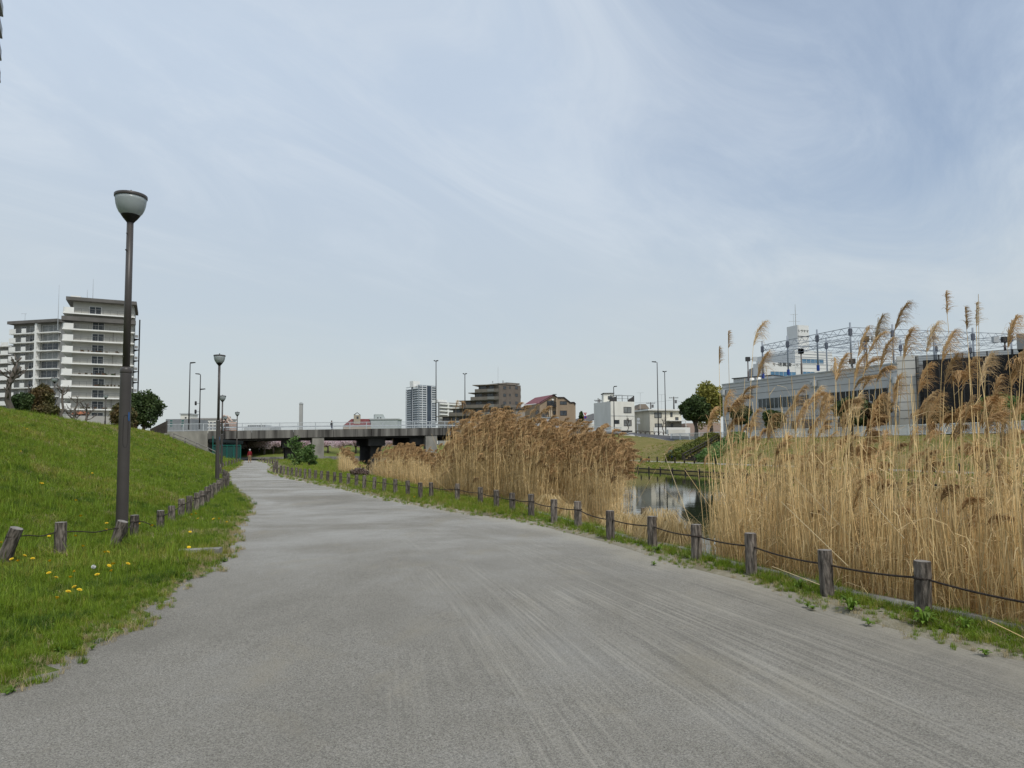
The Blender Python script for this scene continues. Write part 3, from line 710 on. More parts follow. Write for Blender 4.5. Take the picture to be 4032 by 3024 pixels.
# ================================================================== people
def person(loc, rz, label, H, cols, hat=None, stride=.14, bag=None, group=None):
    """one continuous skinned body; zones of the surface take the clothing materials"""
    k = H / 1.70
    J = {'pel': (0, 0, .95), 'sp': (0, .01, 1.12), 'ch': (0, .0, 1.33), 'nk': (0, .0, 1.47), 'h0': (0, -.01, 1.56), 'h1': (0, -.015, 1.665),
         'shl': (-.17, 0, 1.40), 'ell': (-.23, .05, 1.15), 'wl': (-.235, -.05, .93), 'hl': (-.23, -.08, .84),
         'shr': (.17, 0, 1.40), 'elr': (.23, .0, 1.14), 'wr': (.24, .10, .92), 'hr': (.235, .13, .83),
         'hpl': (-.09, 0, .88), 'knl': (-.095, -stride * .7 - .03, .50), 'anl': (-.10, -stride + .02, .10), 'ftl': (-.105, -stride - .13, .045),
         'hpr': (.09, 0, .88), 'knr': (.095, stride * .3 - .05, .50), 'anr': (.10, stride + .05, .12), 'ftr': (.105, stride - .09, .045)}
    E = [('pel','sp'),('sp','ch'),('ch','nk'),('nk','h0'),('h0','h1'),('ch','shl'),('shl','ell'),('ell','wl'),('wl','hl'),('ch','shr'),('shr','elr'),('elr','wr'),('wr','hr'),
         ('pel','hpl'),('hpl','knl'),('knl','anl'),('anl','ftl'),('pel','hpr'),('hpr','knr'),('knr','anr'),('anr','ftr')]
    RR = {'pel': (.155, .12), 'sp': (.15, .11), 'ch': (.165, .12), 'nk': (.055, .055), 'h0': (.08, .095), 'h1': (.07, .085), 'shl': (.075, .075), 'shr': (.075, .075), 'ell': (.05, .05), 'elr': (.05, .05),
          'wl': (.035, .035), 'wr': (.035, .035), 'hl': (.03, .042), 'hr': (.03, .042), 'hpl': (.10, .10), 'hpr': (.10, .10), 'knl': (.068, .068), 'knr': (.068, .068), 'anl': (.05, .05), 'anr': (.05, .05), 'ftl': (.045, .035), 'ftr': (.045, .035)}
    names = list(J); me = bpy.data.meshes.new('person'); me.from_pydata([tuple(c * k for c in J[n_]) for n_ in names], [(names.index(a), names.index(c)) for a, c in E], [])
    tmp = bpy.data.objects.new('tmp', me); COL.objects.link(tmp)
    tmp.modifiers.new('s', 'SKIN'); sv = me.skin_vertices[0].data
    for i_, n_ in enumerate(names): sv[i_].radius = (RR[n_][0] * k, RR[n_][1] * k); sv[i_].use_root = n_ == 'pel'
    ss = tmp.modifiers.new('u', 'SUBSURF'); ss.levels = ss.render_levels = 2
    dg = bpy.context.evaluated_depsgraph_get(); m2 = bpy.data.meshes.new_from_object(tmp.evaluated_get(dg)); bpy.data.objects.remove(tmp)
    m2.name = 'person'; m2.materials.clear()
    top, leg, skin, shoe, hair = cols
    for c in (top, leg, skin, shoe, hair): m2.materials.append(c)
    for p in m2.polygons:
        c = p.center / k; p.use_smooth = True
        if c.z < .09: mi = 3
        elif c.z < .98 and abs(c.x) < .20: mi = 1
        elif c.z > 1.49: mi = 4 if (c.z > 1.63 or c.y > .03) else 2
        elif c.z < .90: mi = 2
        else: mi = 0
        p.material_index = mi
    o = link('person', m2, None, loc, (0, 0, rz)); tag(o, label, 'person', group)
    def kid(mb, nm, mt):
        c = mb.build(nm, mt, None, True); c.parent = o; return c
    if hat:
        kid(MB().lathe([(.125*k, 1.655*k), (.128*k, 1.665*k), (.098*k, 1.675*k), (.09*k, 1.72*k), (.05*k, 1.755*k), (.005, 1.76*k)], 16, (0, -.012, 0)), 'hat', hat)
    else:
        kid(MB().lathe([(.088*k, 1.58*k), (.1*k, 1.65*k), (.08*k, 1.72*k), (.03*k, 1.75*k)], 14, (0, .0, 0)), 'hair', hair)
    if bag:
        kid(MB().hexa([(-.33*k, -.1*k, .55*k), (-.22*k, -.1*k, .55*k), (-.22*k, .18*k, .55*k), (-.33*k, .18*k, .55*k)], [(-.31*k, -.08*k, .9*k), (-.24*k, -.08*k, .9*k), (-.24*k, .15*k, .9*k), (-.31*k, .15*k, .9*k)]), 'jacket_in_hand', bag)
    return o
cl = lambda n_, c: mat('cloth_' + n_, c, .9, tuple(q * 1.25 for q in c), 8, 4)
SK = mat('skin', (.42, .25, .17), .6); HR = mat('hair', (.02, .017, .015), .6); HG = mat('grey_hair', (.3, .29, .28), .7)
q = G(983, 1823, 0.01); person((q.x, q.y, .01), R(180) + .1, 'person in a dark red jumper, khaki trousers and white cap walking away on the path', 1.52,
    (cl('red', (.17, .012, .018)), cl('khaki', (.28, .19, .11)), SK, cl('shoe', (.3, .24, .2)), HG), cl('white', (.7, .7, .68)))
q = G(2640, 1817, -.2); person((q.x, q.y, fbz(-20.5) + .02), R(150), 'person in a green shirt and navy trousers carrying blue clothing on the far path', 1.55,
    (cl('green', (.06, .17, .14)), cl('navy', (.02, .03, .07)), SK, cl('dshoe', (.03, .03, .03)), HR), None, .1, cl('blue', (.04, .17, .42)))
q = P(1021, 1786, 170); person((q.x, q.y, q.z), 0.4, 'tiny person in pale clothes on the cherry bank, seen under the bridge', 1.6,
    (cl('white', (.7, .7, .68)), cl('navy', (.02, .03, .07)), SK, cl('dshoe', (.03, .03, .03)), HR))
s_ = min(np.linspace(0, SL[5], 400), key=lambda v_: abs(2016 + F * on_bridge(v_).x / on_bridge(v_).y - 1316)); q = on_bridge(s_) + bn * 1.6
person((q.x, q.y, q.z - .35), 1.2, 'person in dark clothes crossing the bridge behind the white railing', 1.6, (cl('black', (.015, .015, .017)), cl('navy', (.02, .03, .07)), SK, cl('dshoe', (.03, .03, .03)), HR))
# ================================================================== scattering helper (grass and reeds that nobody could count)
def scatter(name, variants, pos, rot, scl, idx, label, cat):
    """one stuff object: points carrying instances of the variant meshes"""
    col = bpy.data.collections.new(name + '_kit')
    for i, me in enumerate(variants):
        o = bpy.data.objects.new('kit%03d' % i, me); o.name = '%s_%03d' % (name, i); col.objects.link(o)
    pos = np.asarray(pos, np.float32); n = len(pos)
    me = bpy.data.meshes.new(name); me.vertices.add(n); me.vertices.foreach_set('co', pos.ravel())
    a = me.attributes.new('rot', 'FLOAT_VECTOR', 'POINT'); a.data.foreach_set('vector', np.asarray(rot, np.float32).ravel())
    a = me.attributes.new('scl', 'FLOAT_VECTOR', 'POINT'); a.data.foreach_set('vector', np.asarray(scl, np.float32).ravel())
    a = me.attributes.new('idx', 'INT', 'POINT'); a.data.foreach_set('value', np.asarray(idx, np.int32))
    me.update(); o = link(name, me)
    ng = bpy.data.node_groups.new(name + '_nodes', 'GeometryNodeTree')
    ng.interface.new_socket('Geometry', in_out='INPUT', socket_type='NodeSocketGeometry'); ng.interface.new_socket('Geometry', in_out='OUTPUT', socket_type='NodeSocketGeometry')
    gi = ng.nodes.new('NodeGroupInput'); go = ng.nodes.new('NodeGroupOutput'); ip = ng.nodes.new('GeometryNodeInstanceOnPoints')
    ci = ng.nodes.new('GeometryNodeCollectionInfo'); ci.inputs['Collection'].default_value = col; ci.inputs['Separate Children'].default_value = True; ci.inputs['Reset Children'].default_value = True
    def na(nm, ty):
        q = ng.nodes.new('GeometryNodeInputNamedAttribute'); q.data_type = ty; q.inputs[0].default_value = nm; return q.outputs[0]
    er = ng.nodes.new('FunctionNodeEulerToRotation'); ng.links.new(na('rot', 'FLOAT_VECTOR'), er.inputs[0])
    ng.links.new(gi.outputs[0], ip.inputs['Points']); ng.links.new(ci.outputs[0], ip.inputs['Instance']); ip.inputs['Pick Instance'].default_value = True
    ng.links.new(na('idx', 'INT'), ip.inputs['Instance Index']); ng.links.new(er.outputs[0], ip.inputs['Rotation']); ng.links.new(na('scl', 'FLOAT_VECTOR'), ip.inputs['Scale'])
    ng.links.new(ip.outputs[0], go.inputs[0])
    md = o.modifiers.new('scatter', 'NODES'); md.node_group = ng
    return tag(o, label, cat, kind='stuff')
def ribbon(mb, pts, w0, w1, side, m=0):
    """flat tapering strip along pts; side: width direction"""
    pts = [Vector(p) for p in pts]; side = Vector(side).normalized(); n = len(pts); vs = []
    for i, p in enumerate(pts):
        w_ = w0 + (w1 - w0) * i / (n - 1); vs += [p - side * w_ / 2, p + side * w_ / 2]
    mb.add(vs, [(2*i, 2*i+1, 2*i+3, 2*i+2) for i in range(n - 1)], m)

# ---- grass tufts
G1 = leafmat('grass_green', (.14, .225, .013), (.215, .29, .028), 3, .4, .3)
G2 = leafmat('grass_yellowgreen', (.23, .25, .03), (.31, .30, .065), 3, .35, .3)
G3 = leafmat('grass_dry', (.36, .29, .15), (.46, .38, .21), 3, .3, .2)
G5 = leafmat('grass_deep', (.06, .12, .010), (.10, .17, .016), 3, .4, .3)
G4 = leafmat('weed_leaf', (.10, .185, .018), (.16, .25, .03), 4, .35, .3)
def tuft(m, n, rad, h0, h1, w_, seed, lean=.5):
    r = random.Random(seed); mb = MB()
    for _ in range(n):
        a = r.uniform(0, 6.283); q = rad * math.sqrt(r.random()); b_ = Vector((q * math.cos(a), q * math.sin(a), -.01)); h = r.uniform(h0, h1)
        an = r.uniform(0, 6.283); ln = abs(r.gauss(0, lean)) * h; d = Vector((math.cos(an), math.sin(an), 0)); sd = Vector((-d.y, d.x, 0))
        ribbon(mb, [b_, b_ + d * ln * .3 + Vector((0, 0, h * .55)), b_ + d * ln + Vector((0, 0, h * (1 - .25 * min(1, ln / h))))], w_ * r.uniform(.7, 1.3), w_ * .12, sd)
    return mb.mesh('tuft', m)
def weed(m, n, ln, w_, seed, up=.35):
    r = random.Random(seed); mb = MB()
    for k in range(n):
        a = 6.283 * k / n + r.uniform(-.3, .3); d = Vector((math.cos(a), math.sin(a), 0)); sd = Vector((-d.y, d.x, 0)); l = ln * r.uniform(.6, 1.1); u = up * r.uniform(.5, 1.4)
        p0 = d * .01; p1 = d * l * .35 + Vector((0, 0, l * u)); p2 = d * l * .75 + Vector((0, 0, l * u * 1.15)); p3 = d * l + Vector((0, 0, l * u * .85)); vs = []
        for p, ww in ((p0, .25), (p1, .8), (p2, 1), (p3, .1)): vs += [p - sd * w_ * ww / 2, p + sd * w_ * ww / 2]
        mb.add(vs, [(0, 1, 3, 2), (2, 3, 5, 4), (4, 5, 7, 6)])
    return mb.mesh('weed', m)
TUFTS = [tuft(G1, 34, .07, .05, .15, .0075, s) for s in range(5)] + [tuft(G2, 30, .07, .05, .16, .007, 20 + s) for s in range(3)] \
      + [tuft(G3, 26, .08, .04, .13, .006, 40 + s, .8) for s in range(2)] + [weed(G4, 9, .075, .028, 60), weed(G4, 12, .06, .022, 61, .6), weed(G4, 22, .05, .02, 62, .9)] \
      + [tuft(G1, 16, .05, .14, .27, .008, 70 + s, .45) for s in range(2)] + [tuft(G5, 36, .07, .05, .17, .0085, 75 + s) for s in range(2)]
def sn(x, y, s):      # cheap smooth noise 0..1
    return .5 + .5 * np.sin(x * s * 1.3 + 2 * np.sin(y * s * .8 + 1)) * np.sin(y * s * 1.1 + 1.7 * np.sin(x * s * .9))
pos = []; rot = []; scl = []; idx = []
def put(p, s, i, tilt=.12):
    pos.append(p); rot.append((rnd.gauss(0, tilt), rnd.gauss(0, tilt), rnd.uniform(0, 6.283))); q = s * rnd.uniform(.75, 1.25); scl.append((q, q, q * rnd.uniform(.8, 1.2) * (1 if s < 1.1 else .75 if s < 1.5 else .55))); idx.append(i)
for y0, y1, den, s in ((2.4, 5, 720, .75), (5, 9, 520, .85), (9, 15, 300, 1.0), (15, 26, 120, 1.25), (26, 48, 45, 1.7), (48, 95, 13, 2.6)):
    nn = int((y1 - y0) * 30 * den)
    ys = npr.uniform(y0, y1, nn); xl = XL(ys); xm = np.maximum(CREST(ys) - 2, -(2016 + 450) / F * ys - .5); xs = xm + (xl + .18 - xm) * npr.random(nn)
    keep = npr.random(nn) < np.clip((xl + .18 - xm) / 30, 0, 1); xs, ys, xl = xs[keep], ys[keep], xl[keep]
    for x, y, e in zip(xs, ys, xl):
        ed_ = e - x
        wob = -.16 + .26 * sn(x * 2, y * 2, 1.9) + .12 * sn(x, y, 9)
        if ed_ < wob or rnd.random() < (.55 if ed_ < wob + .12 else 0): continue
        z = zleft(x, y) if ed_ > .1 else .015
        hit = BV_L.ray_cast(Vector((x, y, 9)), Vector((0, 0, -1)))
        z = max(.004, hit[0].z) if hit[0] else .01
        hgt = z / 4.0; n1 = float(sn(x, y, .35)); n2 = float(sn(x + 40, y, 1.3)); u = rnd.random()
        dry = .03 + .35 * max(0, hgt - .5) + (.45 if ed_ < wob + .25 else 0) + .30 * (n2 > .86) + .25 * (float(sn(x + 70, y - 11, .6)) > .9)
        yel = .10 + .35 * hgt + .35 * (n1 > .62)
        if u < dry: i = 8 + rnd.randint(0, 1)
        elif u < dry + yel: i = 5 + rnd.randint(0, 2)
        elif u < dry + yel + .10 and y < 20: i = 10 + rnd.randint(0, 2)
        elif u < dry + yel + .20 and ed_ > .6: i = 13 + rnd.randint(0, 1)
        else: i = 15 + rnd.randint(0, 1) if (n2 < .3 and rnd.random() < .7) or rnd.random() < .08 else rnd.randint(0, 4)
        put((x, y, z), s * (.62 if ed_ < .3 else .8 if ed_ < .9 else 1.0) * (.7 + .55 * n1 + .25 * (n2 > .7)), i)
scatter('grass', TUFTS, pos, rot, scl, idx, 'green grass covering the left bank beside the path', 'grass')
pos = []; rot = []; scl = []; idx = []
for y0, y1, den, s in ((3.5, 10, 520, .62), (10, 17, 300, .7), (17, 30, 110, 1.1), (30, 60, 34, 1.8), (60, 100, 10, 2.6)):
    nn = int((y1 - y0) * 12 * den); ys = npr.uniform(y0, y1, nn); a = XR(ys); c = KX(ys); xs = a - .2 + (c - a + .32) * npr.random(nn)
    keep = npr.random(nn) < np.clip((c - a + .2) / 12, 0, 1)
    for x, y, e, k_ in zip(xs[keep], ys[keep], a[keep], c[keep]):
        wd = k_ - e; q = (x - e) / wd; n1 = float(sn(x, y, 1.5)); n2 = float(sn(x + 9, y, 5))
        if y < 17:
            pr = np.clip((q + .34 - .5 * (1 - n1)) * 1.9, 0.0, 1) * (.4 + .6 * (n2 > .3))
        else: pr = 1.0 if q > .14 else .3
        if rnd.random() > pr: continue
        hit = BV_R.ray_cast(Vector((x, y, 5)), Vector((0, 0, -1))); z = hit[0].z if hit[0] else .01
        u = rnd.random()
        i = (8 + rnd.randint(0, 1)) if u < (.10 if q > .3 else .4) else (10 + rnd.randint(0, 2)) if u < .36 and y < 17 else (5 + rnd.randint(0, 2)) if u < .5 else (13 + rnd.randint(0, 1)) if u > .93 and y > 8 else rnd.randint(0, 4)
        put((x, y, max(z, .005)), s * (.6 + .6 * q), i)
scatter('verge_grass', TUFTS, pos, rot, scl, idx, 'ragged green grass and weeds at the foot of the waterside fence', 'grass')
pos = []; rot = []; scl = []; idx = []
for _ in range(15000):
    s, o = rnd.uniform(-35, 58), rnd.uniform(-25, -.3)
    if -21.6 < o < -19.3: continue
    p = FB(s, o, 0); hit = BV_F.ray_cast(Vector((p.x, p.y, 9)), Vector((0, 0, -1)))
    if not hit[0]: continue
    wet = o < -21.5
    if not wet and rnd.random() < .35: continue
    u = rnd.random(); put(hit[0], 2.4 if wet else 2.0, (rnd.randint(0, 4) if u < .55 else 5 + rnd.randint(0, 2) if u < .85 else 8) if wet else (8 + rnd.randint(0, 1) if u < .50 else 5 + rnd.randint(0, 2) if u < .88 else 0))
scatter('far_bank_grass', TUFTS, pos, rot, scl, idx, 'half dry grass on the far bank across the water', 'grass')

# ---- dandelions and weeds one can count
M_YEL = mat('dandelion_yellow', (.75, .52, .02), .7); M_STEM = mat('dandelion_stem', (.16, .22, .05), .7); M_CLOCK = mat('dandelion_clock', (.62, .62, .60), .9)
fl = MB()
for ring, (r0, r1, z0, z1, n) in enumerate(((.004, .021, .004, .006, 14), (.003, .016, .006, .011, 12), (.001, .009, .008, .014, 9))):
    for k in range(n):
        a = 6.283 * (k + .5 * ring) / n; d = Vector((math.cos(a), math.sin(a), 0)); sd = Vector((-d.y, d.x, 0)); ww = r1 * .42
        fl.add([d*r0 - sd*ww*.3 + Vector((0,0,z0)), d*r0 + sd*ww*.3 + Vector((0,0,z0)), d*r1 + sd*ww*.5 + Vector((0,0,z1)), d*r1 - sd*ww*.5 + Vector((0,0,z1))], [(0, 1, 2, 3)])
fl.lathe([(.003, -.006), (.008, 0), (.006, .005)], 8); me_fl = fl.mesh('flower_head', M_YEL)
me_st = MB().tube([(0, 0, -1), (.03, 0, -.5), (0, 0, 0)], .0028, 5).mesh('stem', M_STEM)
ck = MB()
for k in range(90):
    z = 1 - 2 * (k + .5) / 90; r = math.sqrt(1 - z * z); a = 2.39996 * k; d = Vector((r * math.cos(a), r * math.sin(a), z)); sd = d.orthogonal().normalized() * .0045
    ck.add([d * .004 + sd * .1, d * .02 - sd, d * .021 + sd], [(0, 1, 2)]); ck.add([d * .02 - sd, d * .02 + sd, d * .022 + d.cross(sd)], [(0, 1, 2)])
me_ck = ck.mesh('seed_head', M_CLOCK)
def dandelion(px, py, bv, label, head=me_fl):
    r = ray(px, py); hit = bv.ray_cast(Vector((0, 0, CAM_H)), r)
    if not hit[0]: return
    h = rnd.uniform(.17, .25) if hit[0].y < 14 else .22
    p = hit[0] - Vector((r.x, r.y, 0)).normalized() * (h / max(.05, -r.z) * Vector((r.x, r.y, 0)).length if r.z < -.02 else 0) * .9
    g = bv.ray_cast(Vector((p.x, p.y, 9)), Vector((0, 0, -1)))
    if not g[0]: return
    o = thing('dandelion', label, 'flower', g[0], 'yellow dandelions in the grass' if head is me_fl else None, rnd.uniform(0, 6))
    c = bpy.data.objects.new('stem', me_st); COL.objects.link(c); c.parent = o; c.location = (0, 0, h); c.scale = (1, 1, h)
    c = bpy.data.objects.new('flower_head' if head is me_fl else 'seed_head', head); COL.objects.link(c); c.parent = o; c.location = (0, 0, h + .003)
    c.rotation_euler = (R(22) + rnd.gauss(0, .15), rnd.gauss(0, .2), 0); s = 1.25 if hit[0].y < 14 else 1.5; c.scale = (s, s, s)
DN = [(208,15),(235,25),(177,238),(357,357),(372,362),(664,474),(805,323),(707,582),(166,628),(660,790),(928,775),(932,706),(215,1038),(722,1006),(912,1068),(940,1055),(433,1138),(950,1180),(985,1167),
      (970,1228),(847,1256),(612,1280),(425,1247),(487,1283),(650,1226),(155,1133),(285,1100),(103,1072),(14,832),(430,815),(593,1405),(648,1367),(690,1393),(495,1470),(1113,1168),(1500,1355),(1645,1028),(1655,882),
      (1670,737),(1703,730),(1725,770),(1860,777),(1905,772),(1975,790),(1243,125),(1270,285),(1425,262),(1527,265),(1708,377),(1326,826),(1215,777)]
for i, (zx, zy) in enumerate(sorted(DN)): dandelion(zx * .452, 1700 + zy * .452, BV_L, 'yellow dandelion in the left bank grass, ' + ordinal(i) + ' from the left')
for (px, py) in ((1281, 1899), (1310, 1911), (1380, 1911), (1377, 1925), (1430, 1932), (1632, 1955), (2706, 2172), (2710, 2188), (2262, 2085), (2346, 2100)):
    dandelion(px, py, BV_R, 'yellow dandelion beside the waterside fence, %d steps along from the far end' % px if False else 'yellow dandelion by the waterside posts, ' + ordinal([1281, 1310, 1377, 1380, 1430, 1632, 2262, 2346, 2706, 2710].index(px)) + ' from the left')
dandelion(815 * .452, 1700 + 1187 * .452, BV_L, 'white dandelion seed head among the yellow flowers, left foreground', me_ck)
ROS = [weed(G4, 16, .11, .035, 80 + k, .55) for k in range(3)]
me_big = [weed(G4, 26, .16, .04, 90 + k, .9) for k in range(2)]
wl = ['dark green weed rosette on bare sand at the path edge, near the right corner', 'leafy weed at the foot of the nearest waterside post', 'spiky weed just left of the second waterside post', 'small weed on bare sand between the nearest posts',
      'flat weed on the path edge below the third post', 'weed clump between second and third waterside posts', 'tall leafy weed right of the nearest waterside post', 'tiny weed alone on the gravel before the second post',
      'weed rosette beside the straw tussocks', 'small weed alone on gravel before the fifth post']
for k, ((px, py, big), lb) in enumerate(zip(((3880, 2580, 0), (3640, 2470, 1), (3145, 2325, 1), (3420, 2460, 0), (3180, 2390, 0), (3350, 2410, 1), (3800, 2490, 1), (3200, 2400, 0), (2590, 2180, 1), (2575, 2225, 0)), wl)):
    q = G(px, py, .01); o = link('weed', (me_big if big else ROS)[k % 2], None, (q.x, q.y, .012), (0, 0, rnd.uniform(0, 6))); s = rnd.uniform(.6, .85) * (1 if big else .75); o.scale = (s, s, s)
    tag(o, lb, 'weed', 'weeds at the waterside path edge')
a, c = G(690, 2203), G(860, 2194)
tag(MB().hexa([a + Vector((0, 0, -.02)), c + Vector((0, 0, -.02)), c + Vector((0, .16, -.02)), a + Vector((0, .16, -.02))], [a + Vector((0, .01, .13)), c + Vector((0, .01, .13)), c + Vector((0, .15, .14)), a + Vector((0, .15, .14))]).build('kerb_stone', M_CONC), 'flat concrete kerb stone half sunk in the left grass', 'stone')

# ================================================================== reeds
MR = mat('reed_straw', (.58, .405, .175), .65, (.80, .605, .32), 2.2, 3, rand=.45, spec=.25)
MRL = leafmat('reed_leaf', (.56, .40, .18), (.82, .64, .36), 3, .35, .25)
MP = mat('reed_plume', (.46, .31, .15), .85, (.60, .43, .235), 5, 3, rand=.30, spec=.1)
MPB = mat('reed_plume_rusty', (.36, .225, .105), .85, (.49, .325, .165), 5, 3, rand=.30, spec=.1)
MPF = mat('reed_plume_pale', (.54, .41, .24), .85, (.68, .55, .36), 5, 3, rand=.30, spec=.1)
def plume(mb, base, axis, ln, r, n=70, m=2, fl=1.0, wind=Vector((1, .15, 0))):
    """one-sided drooping panicle"""
    axis = Vector(axis).normalized(); pts = []
    for k in range(7):
        q = k / 6; pts.append(base + axis * ln * q + wind * ln * .30 * q * q * fl - Vector((0, 0, 1)) * ln * (.10 if fl < 1.4 else .30) * q * q * fl)
    mb.tube(pts, [.003, .003, .0025, .002, .002, .0015, .001], 3, m, False)
    for i in range(n):
        q = r.random() ** .8; f_ = q * 5.999; k = int(f_); p = pts[k].lerp(pts[k + 1], f_ - k)
        bl = ln * (.72 - .40 * q) * r.uniform(.55, 1.15); az = r.gauss(0, .55); bl *= .62 if fl < .5 else 1; d = (wind.normalized() * math.cos(az) + Vector((-wind.y, wind.x, 0)).normalized() * math.sin(az))
        d0 = (axis * r.uniform(.7, 1.2) + d * r.uniform(.25, .8)).normalized(); dr = r.uniform(.3, 1.0) * fl
        p1 = p + d0 * bl * .5; p2 = p1 + (d0 * .35 + d * .75 - Vector((0, 0, .45 * dr))).normalized() * bl * .38; p3 = p2 + (d * .8 - Vector((0, 0, .9 * dr))).normalized() * bl * .32
        sd = d0.cross(Vector((r.gauss(0, 1), r.gauss(0, 1), r.gauss(0, 1))))
        ribbon(mb, [p, p1, p2, p3], .0066, .004, sd if sd.length > .01 else Vector((0, 1, 0)), m)
def reed(h, seed, pl=True, n=70, leaves=5, fl=1.0, rad=.0048, bend=.06, pm=2, wind=Vector((1, .15, 0))):
    r = random.Random(seed); mb = MB(); a = r.uniform(-1, 1); pts = []
    for k in range(7):
        q = k / 6; pts.append(Vector((bend * h * q * q * (1 + .4 * a) + .01 * math.sin(q * 7 + seed), .02 * h * q * a, h * q)))
    mb.tube(pts, [rad * (1 - .45 * k / 6) for k in range(7)], 4, 0, False)
    for _ in range(leaves):
        q = r.uniform(.12, .9); k = int(q * 6); p = pts[k].lerp(pts[k + 1], q * 6 - k); an = r.uniform(0, 6.283); d = Vector((math.cos(an) * .8 + .3, math.sin(an), 0)).normalized()
        l = r.uniform(.18, .48); up = r.uniform(.2, 1.0); dr = r.uniform(.2, 1.2)
        ribbon(mb, [p, p + d * l * .35 + Vector((0, 0, l * .4 * up)), p + d * l * .72 + Vector((0, 0, l * (.42 * up - .12 * dr))), p + d * l * .95 + Vector((0, 0, l * (.25 * up - .5 * dr)))], r.uniform(.009, .016), .002, Vector((-d.y, d.x, .3)), 1)
    if pl: plume(mb, pts[-1], (pts[-1] - pts[-2]), r.uniform(.24, .38), r, n, pm, fl, wind)
    return mb
HS = [1.0, 1.4, 1.8, 2.2, 2.6, 3.0, 3.4]
BARE = [reed(h, 300 + 7 * i + k, False, leaves=2 + i // 2, bend=.04 * (k - 1), rad=.0056).mesh('reed_bare', [MR, MRL]) for i, h in enumerate(HS) for k in range(3)]
PLM = [reed(h, 500 + 7 * i + k, True, 110, 2 + i // 2, 1.0 + .3 * k, bend=.04 + .03 * k).mesh('reed_plumed', [MR, MRL, MP]) for i, h in enumerate(HS) for k in range(3)]
FLF = [reed(h, 700 + 7 * i + k, True, 230, 5 + i, 1.5 + .3 * k, bend=.05 + .03 * k, wind=Vector((1, .3 * (k - 1), 0))).mesh('reed_fluffy', [MR, MRL, MPB]) for i, h in enumerate(HS) for k in range(3)]
KITS = BARE + PLM + FLF      # 21 + 21 + 21
for m_ in (MP, MPF):
    t = m_.node_tree; b = t.nodes['Principled BSDF']; tr = t.nodes.new('ShaderNodeBsdfTranslucent'); t.links.new(b.inputs['Base Color'].links[0].from_socket, tr.inputs[0])
    mx = t.nodes.new('ShaderNodeMixShader'); mx.inputs[0].default_value = .25; t.links.new(b.outputs[0], mx.inputs[1]); t.links.new(tr.outputs[0], mx.inputs[2]); t.links.new(mx.outputs[0], t.nodes['Material Output'].inputs[0])
def mudz(o): return float(np.interp(o, [0, .1, .9, 2.2, 4.5, 9], [-.40, -.42, -.62, -.93, -1.25, -1.3]))
def bed(name, n, y0, y1, offs_, pxr, hfun, plm, fluf, label, tiltg=.06, broken=.06):
    pos.clear(); rot.clear(); scl.clear(); idx.clear(); tries = 0
    while len(pos) < n and tries < n * 30:
        tries += 1
        y = rnd.uniform(y0, y1); o = offs_[0] + (offs_[1] - offs_[0]) * rnd.random() ** 1.15; x = float(KX(y)) + .2 + o; px = 2016 + F * x / y
        e = 22 * math.sin(y * 2.1) + rnd.gauss(0, 18)
        if not (pxr[0] + e < px < pxr[1] + e): continue
        if 2050 < px < 2500 and o < .95 and y < 19: continue
        h = hfun(px, y, o) * rnd.gauss(1, .10); h = max(.5, h)
        if rnd.random() < .35: h *= rnd.uniform(.45, .95)
        k = min(range(7), key=lambda q: abs(HS[q] - h)); fam = 0
        u = rnd.random()
        if u < plm * (1 if h > (2.1 if pxr[0] > 2600 else 1.5) else .1): fam = 42 if rnd.random() < fluf else 21
        s = h / HS[k]; s = min(max(s, .75), 1.3)
        tl = tiltg if rnd.random() > broken else (.2 if o < .7 or 2300 < px < 3000 else .42)
        pos.append((x, y, mudz(o) - .03)); rot.append((rnd.gauss(0, tl), rnd.gauss(.01, tl), rnd.gauss(0, .5) if fam else rnd.uniform(0, 6.283))); scl.append((s, s, s)); idx.append(fam + 3 * k + rnd.randint(0, 2))
    return scatter(name, KITS, pos, rot, scl, idx, label, 'reeds')
hA = lambda px, y, o: rnd.choice((.9, 1.2, 1.4, 1.55, 1.65, 1.75, 1.9, 2.05, 2.3, 2.6, 2.9)) * (1 + .06 * math.sin(px * .01)) * (.94 if px > 3000 else .88)
bed('reeds', 7600, 2.2, 16, (0, 5.0), (2822, 6200), hA, .20, .4, 'dense dry straw reeds behind the nearest waterside posts, right side', .06, .09)
hB_ = lerp_tab([(1700, 1760), (1745, 1690), (1790, 1640), (1850, 1615), (1950, 1612), (2060, 1635), (2200, 1655), (2330, 1680), (2420, 1715), (2500, 1770), (2560, 1850)])
def htop(tab, px, y, o, pm=.83): return (Z(px, float(tab(px)), y) - mudz(o)) * pm * rnd.choice((.72, .82, .9, .95, 1.0))
hB = lambda px, y, o: htop(hB_, px, y, o)
bed('reeds', 5400, 12.6, 31, (0, 5.5), (1745, 2425), hB, .62, .85, 'tall dense brown-plumed reed bed in the middle, before the bridge', .055, .05)
hC_ = lerp_tab([(1430, 1810), (1470, 1765), (1540, 1738), (1620, 1738), (1660, 1770), (1700, 1775), (1760, 1760)])
bed('reeds', 2600, 25, 42, (0, 4.5), (1450, 1765), lambda px, y, o: htop(hC_, px, y, o, .78), .6, .85, 'lower reed bed left of the tall one, in front of the bridge piers', .07, .08)
hD_ = lerp_tab([(1210, 1770), (1240, 1745), (1300, 1738), (1350, 1752), (1380, 1790), (1410, 1830)])
bed('reeds', 1700, 44, 66, (-1.5, 5), (1232, 1392), lambda px, y, o: htop(hD_, px, y, o, .8), .5, .85, 'small far reed clump beside the green shrub near the bridge', .08, .05)
bed('reeds', 500, 58, 78, (-3, 2), (1118, 1200), lambda px, y, o: 1.5, .3, .8, 'pale low reeds at the foot of the green shrub', .1, .1)
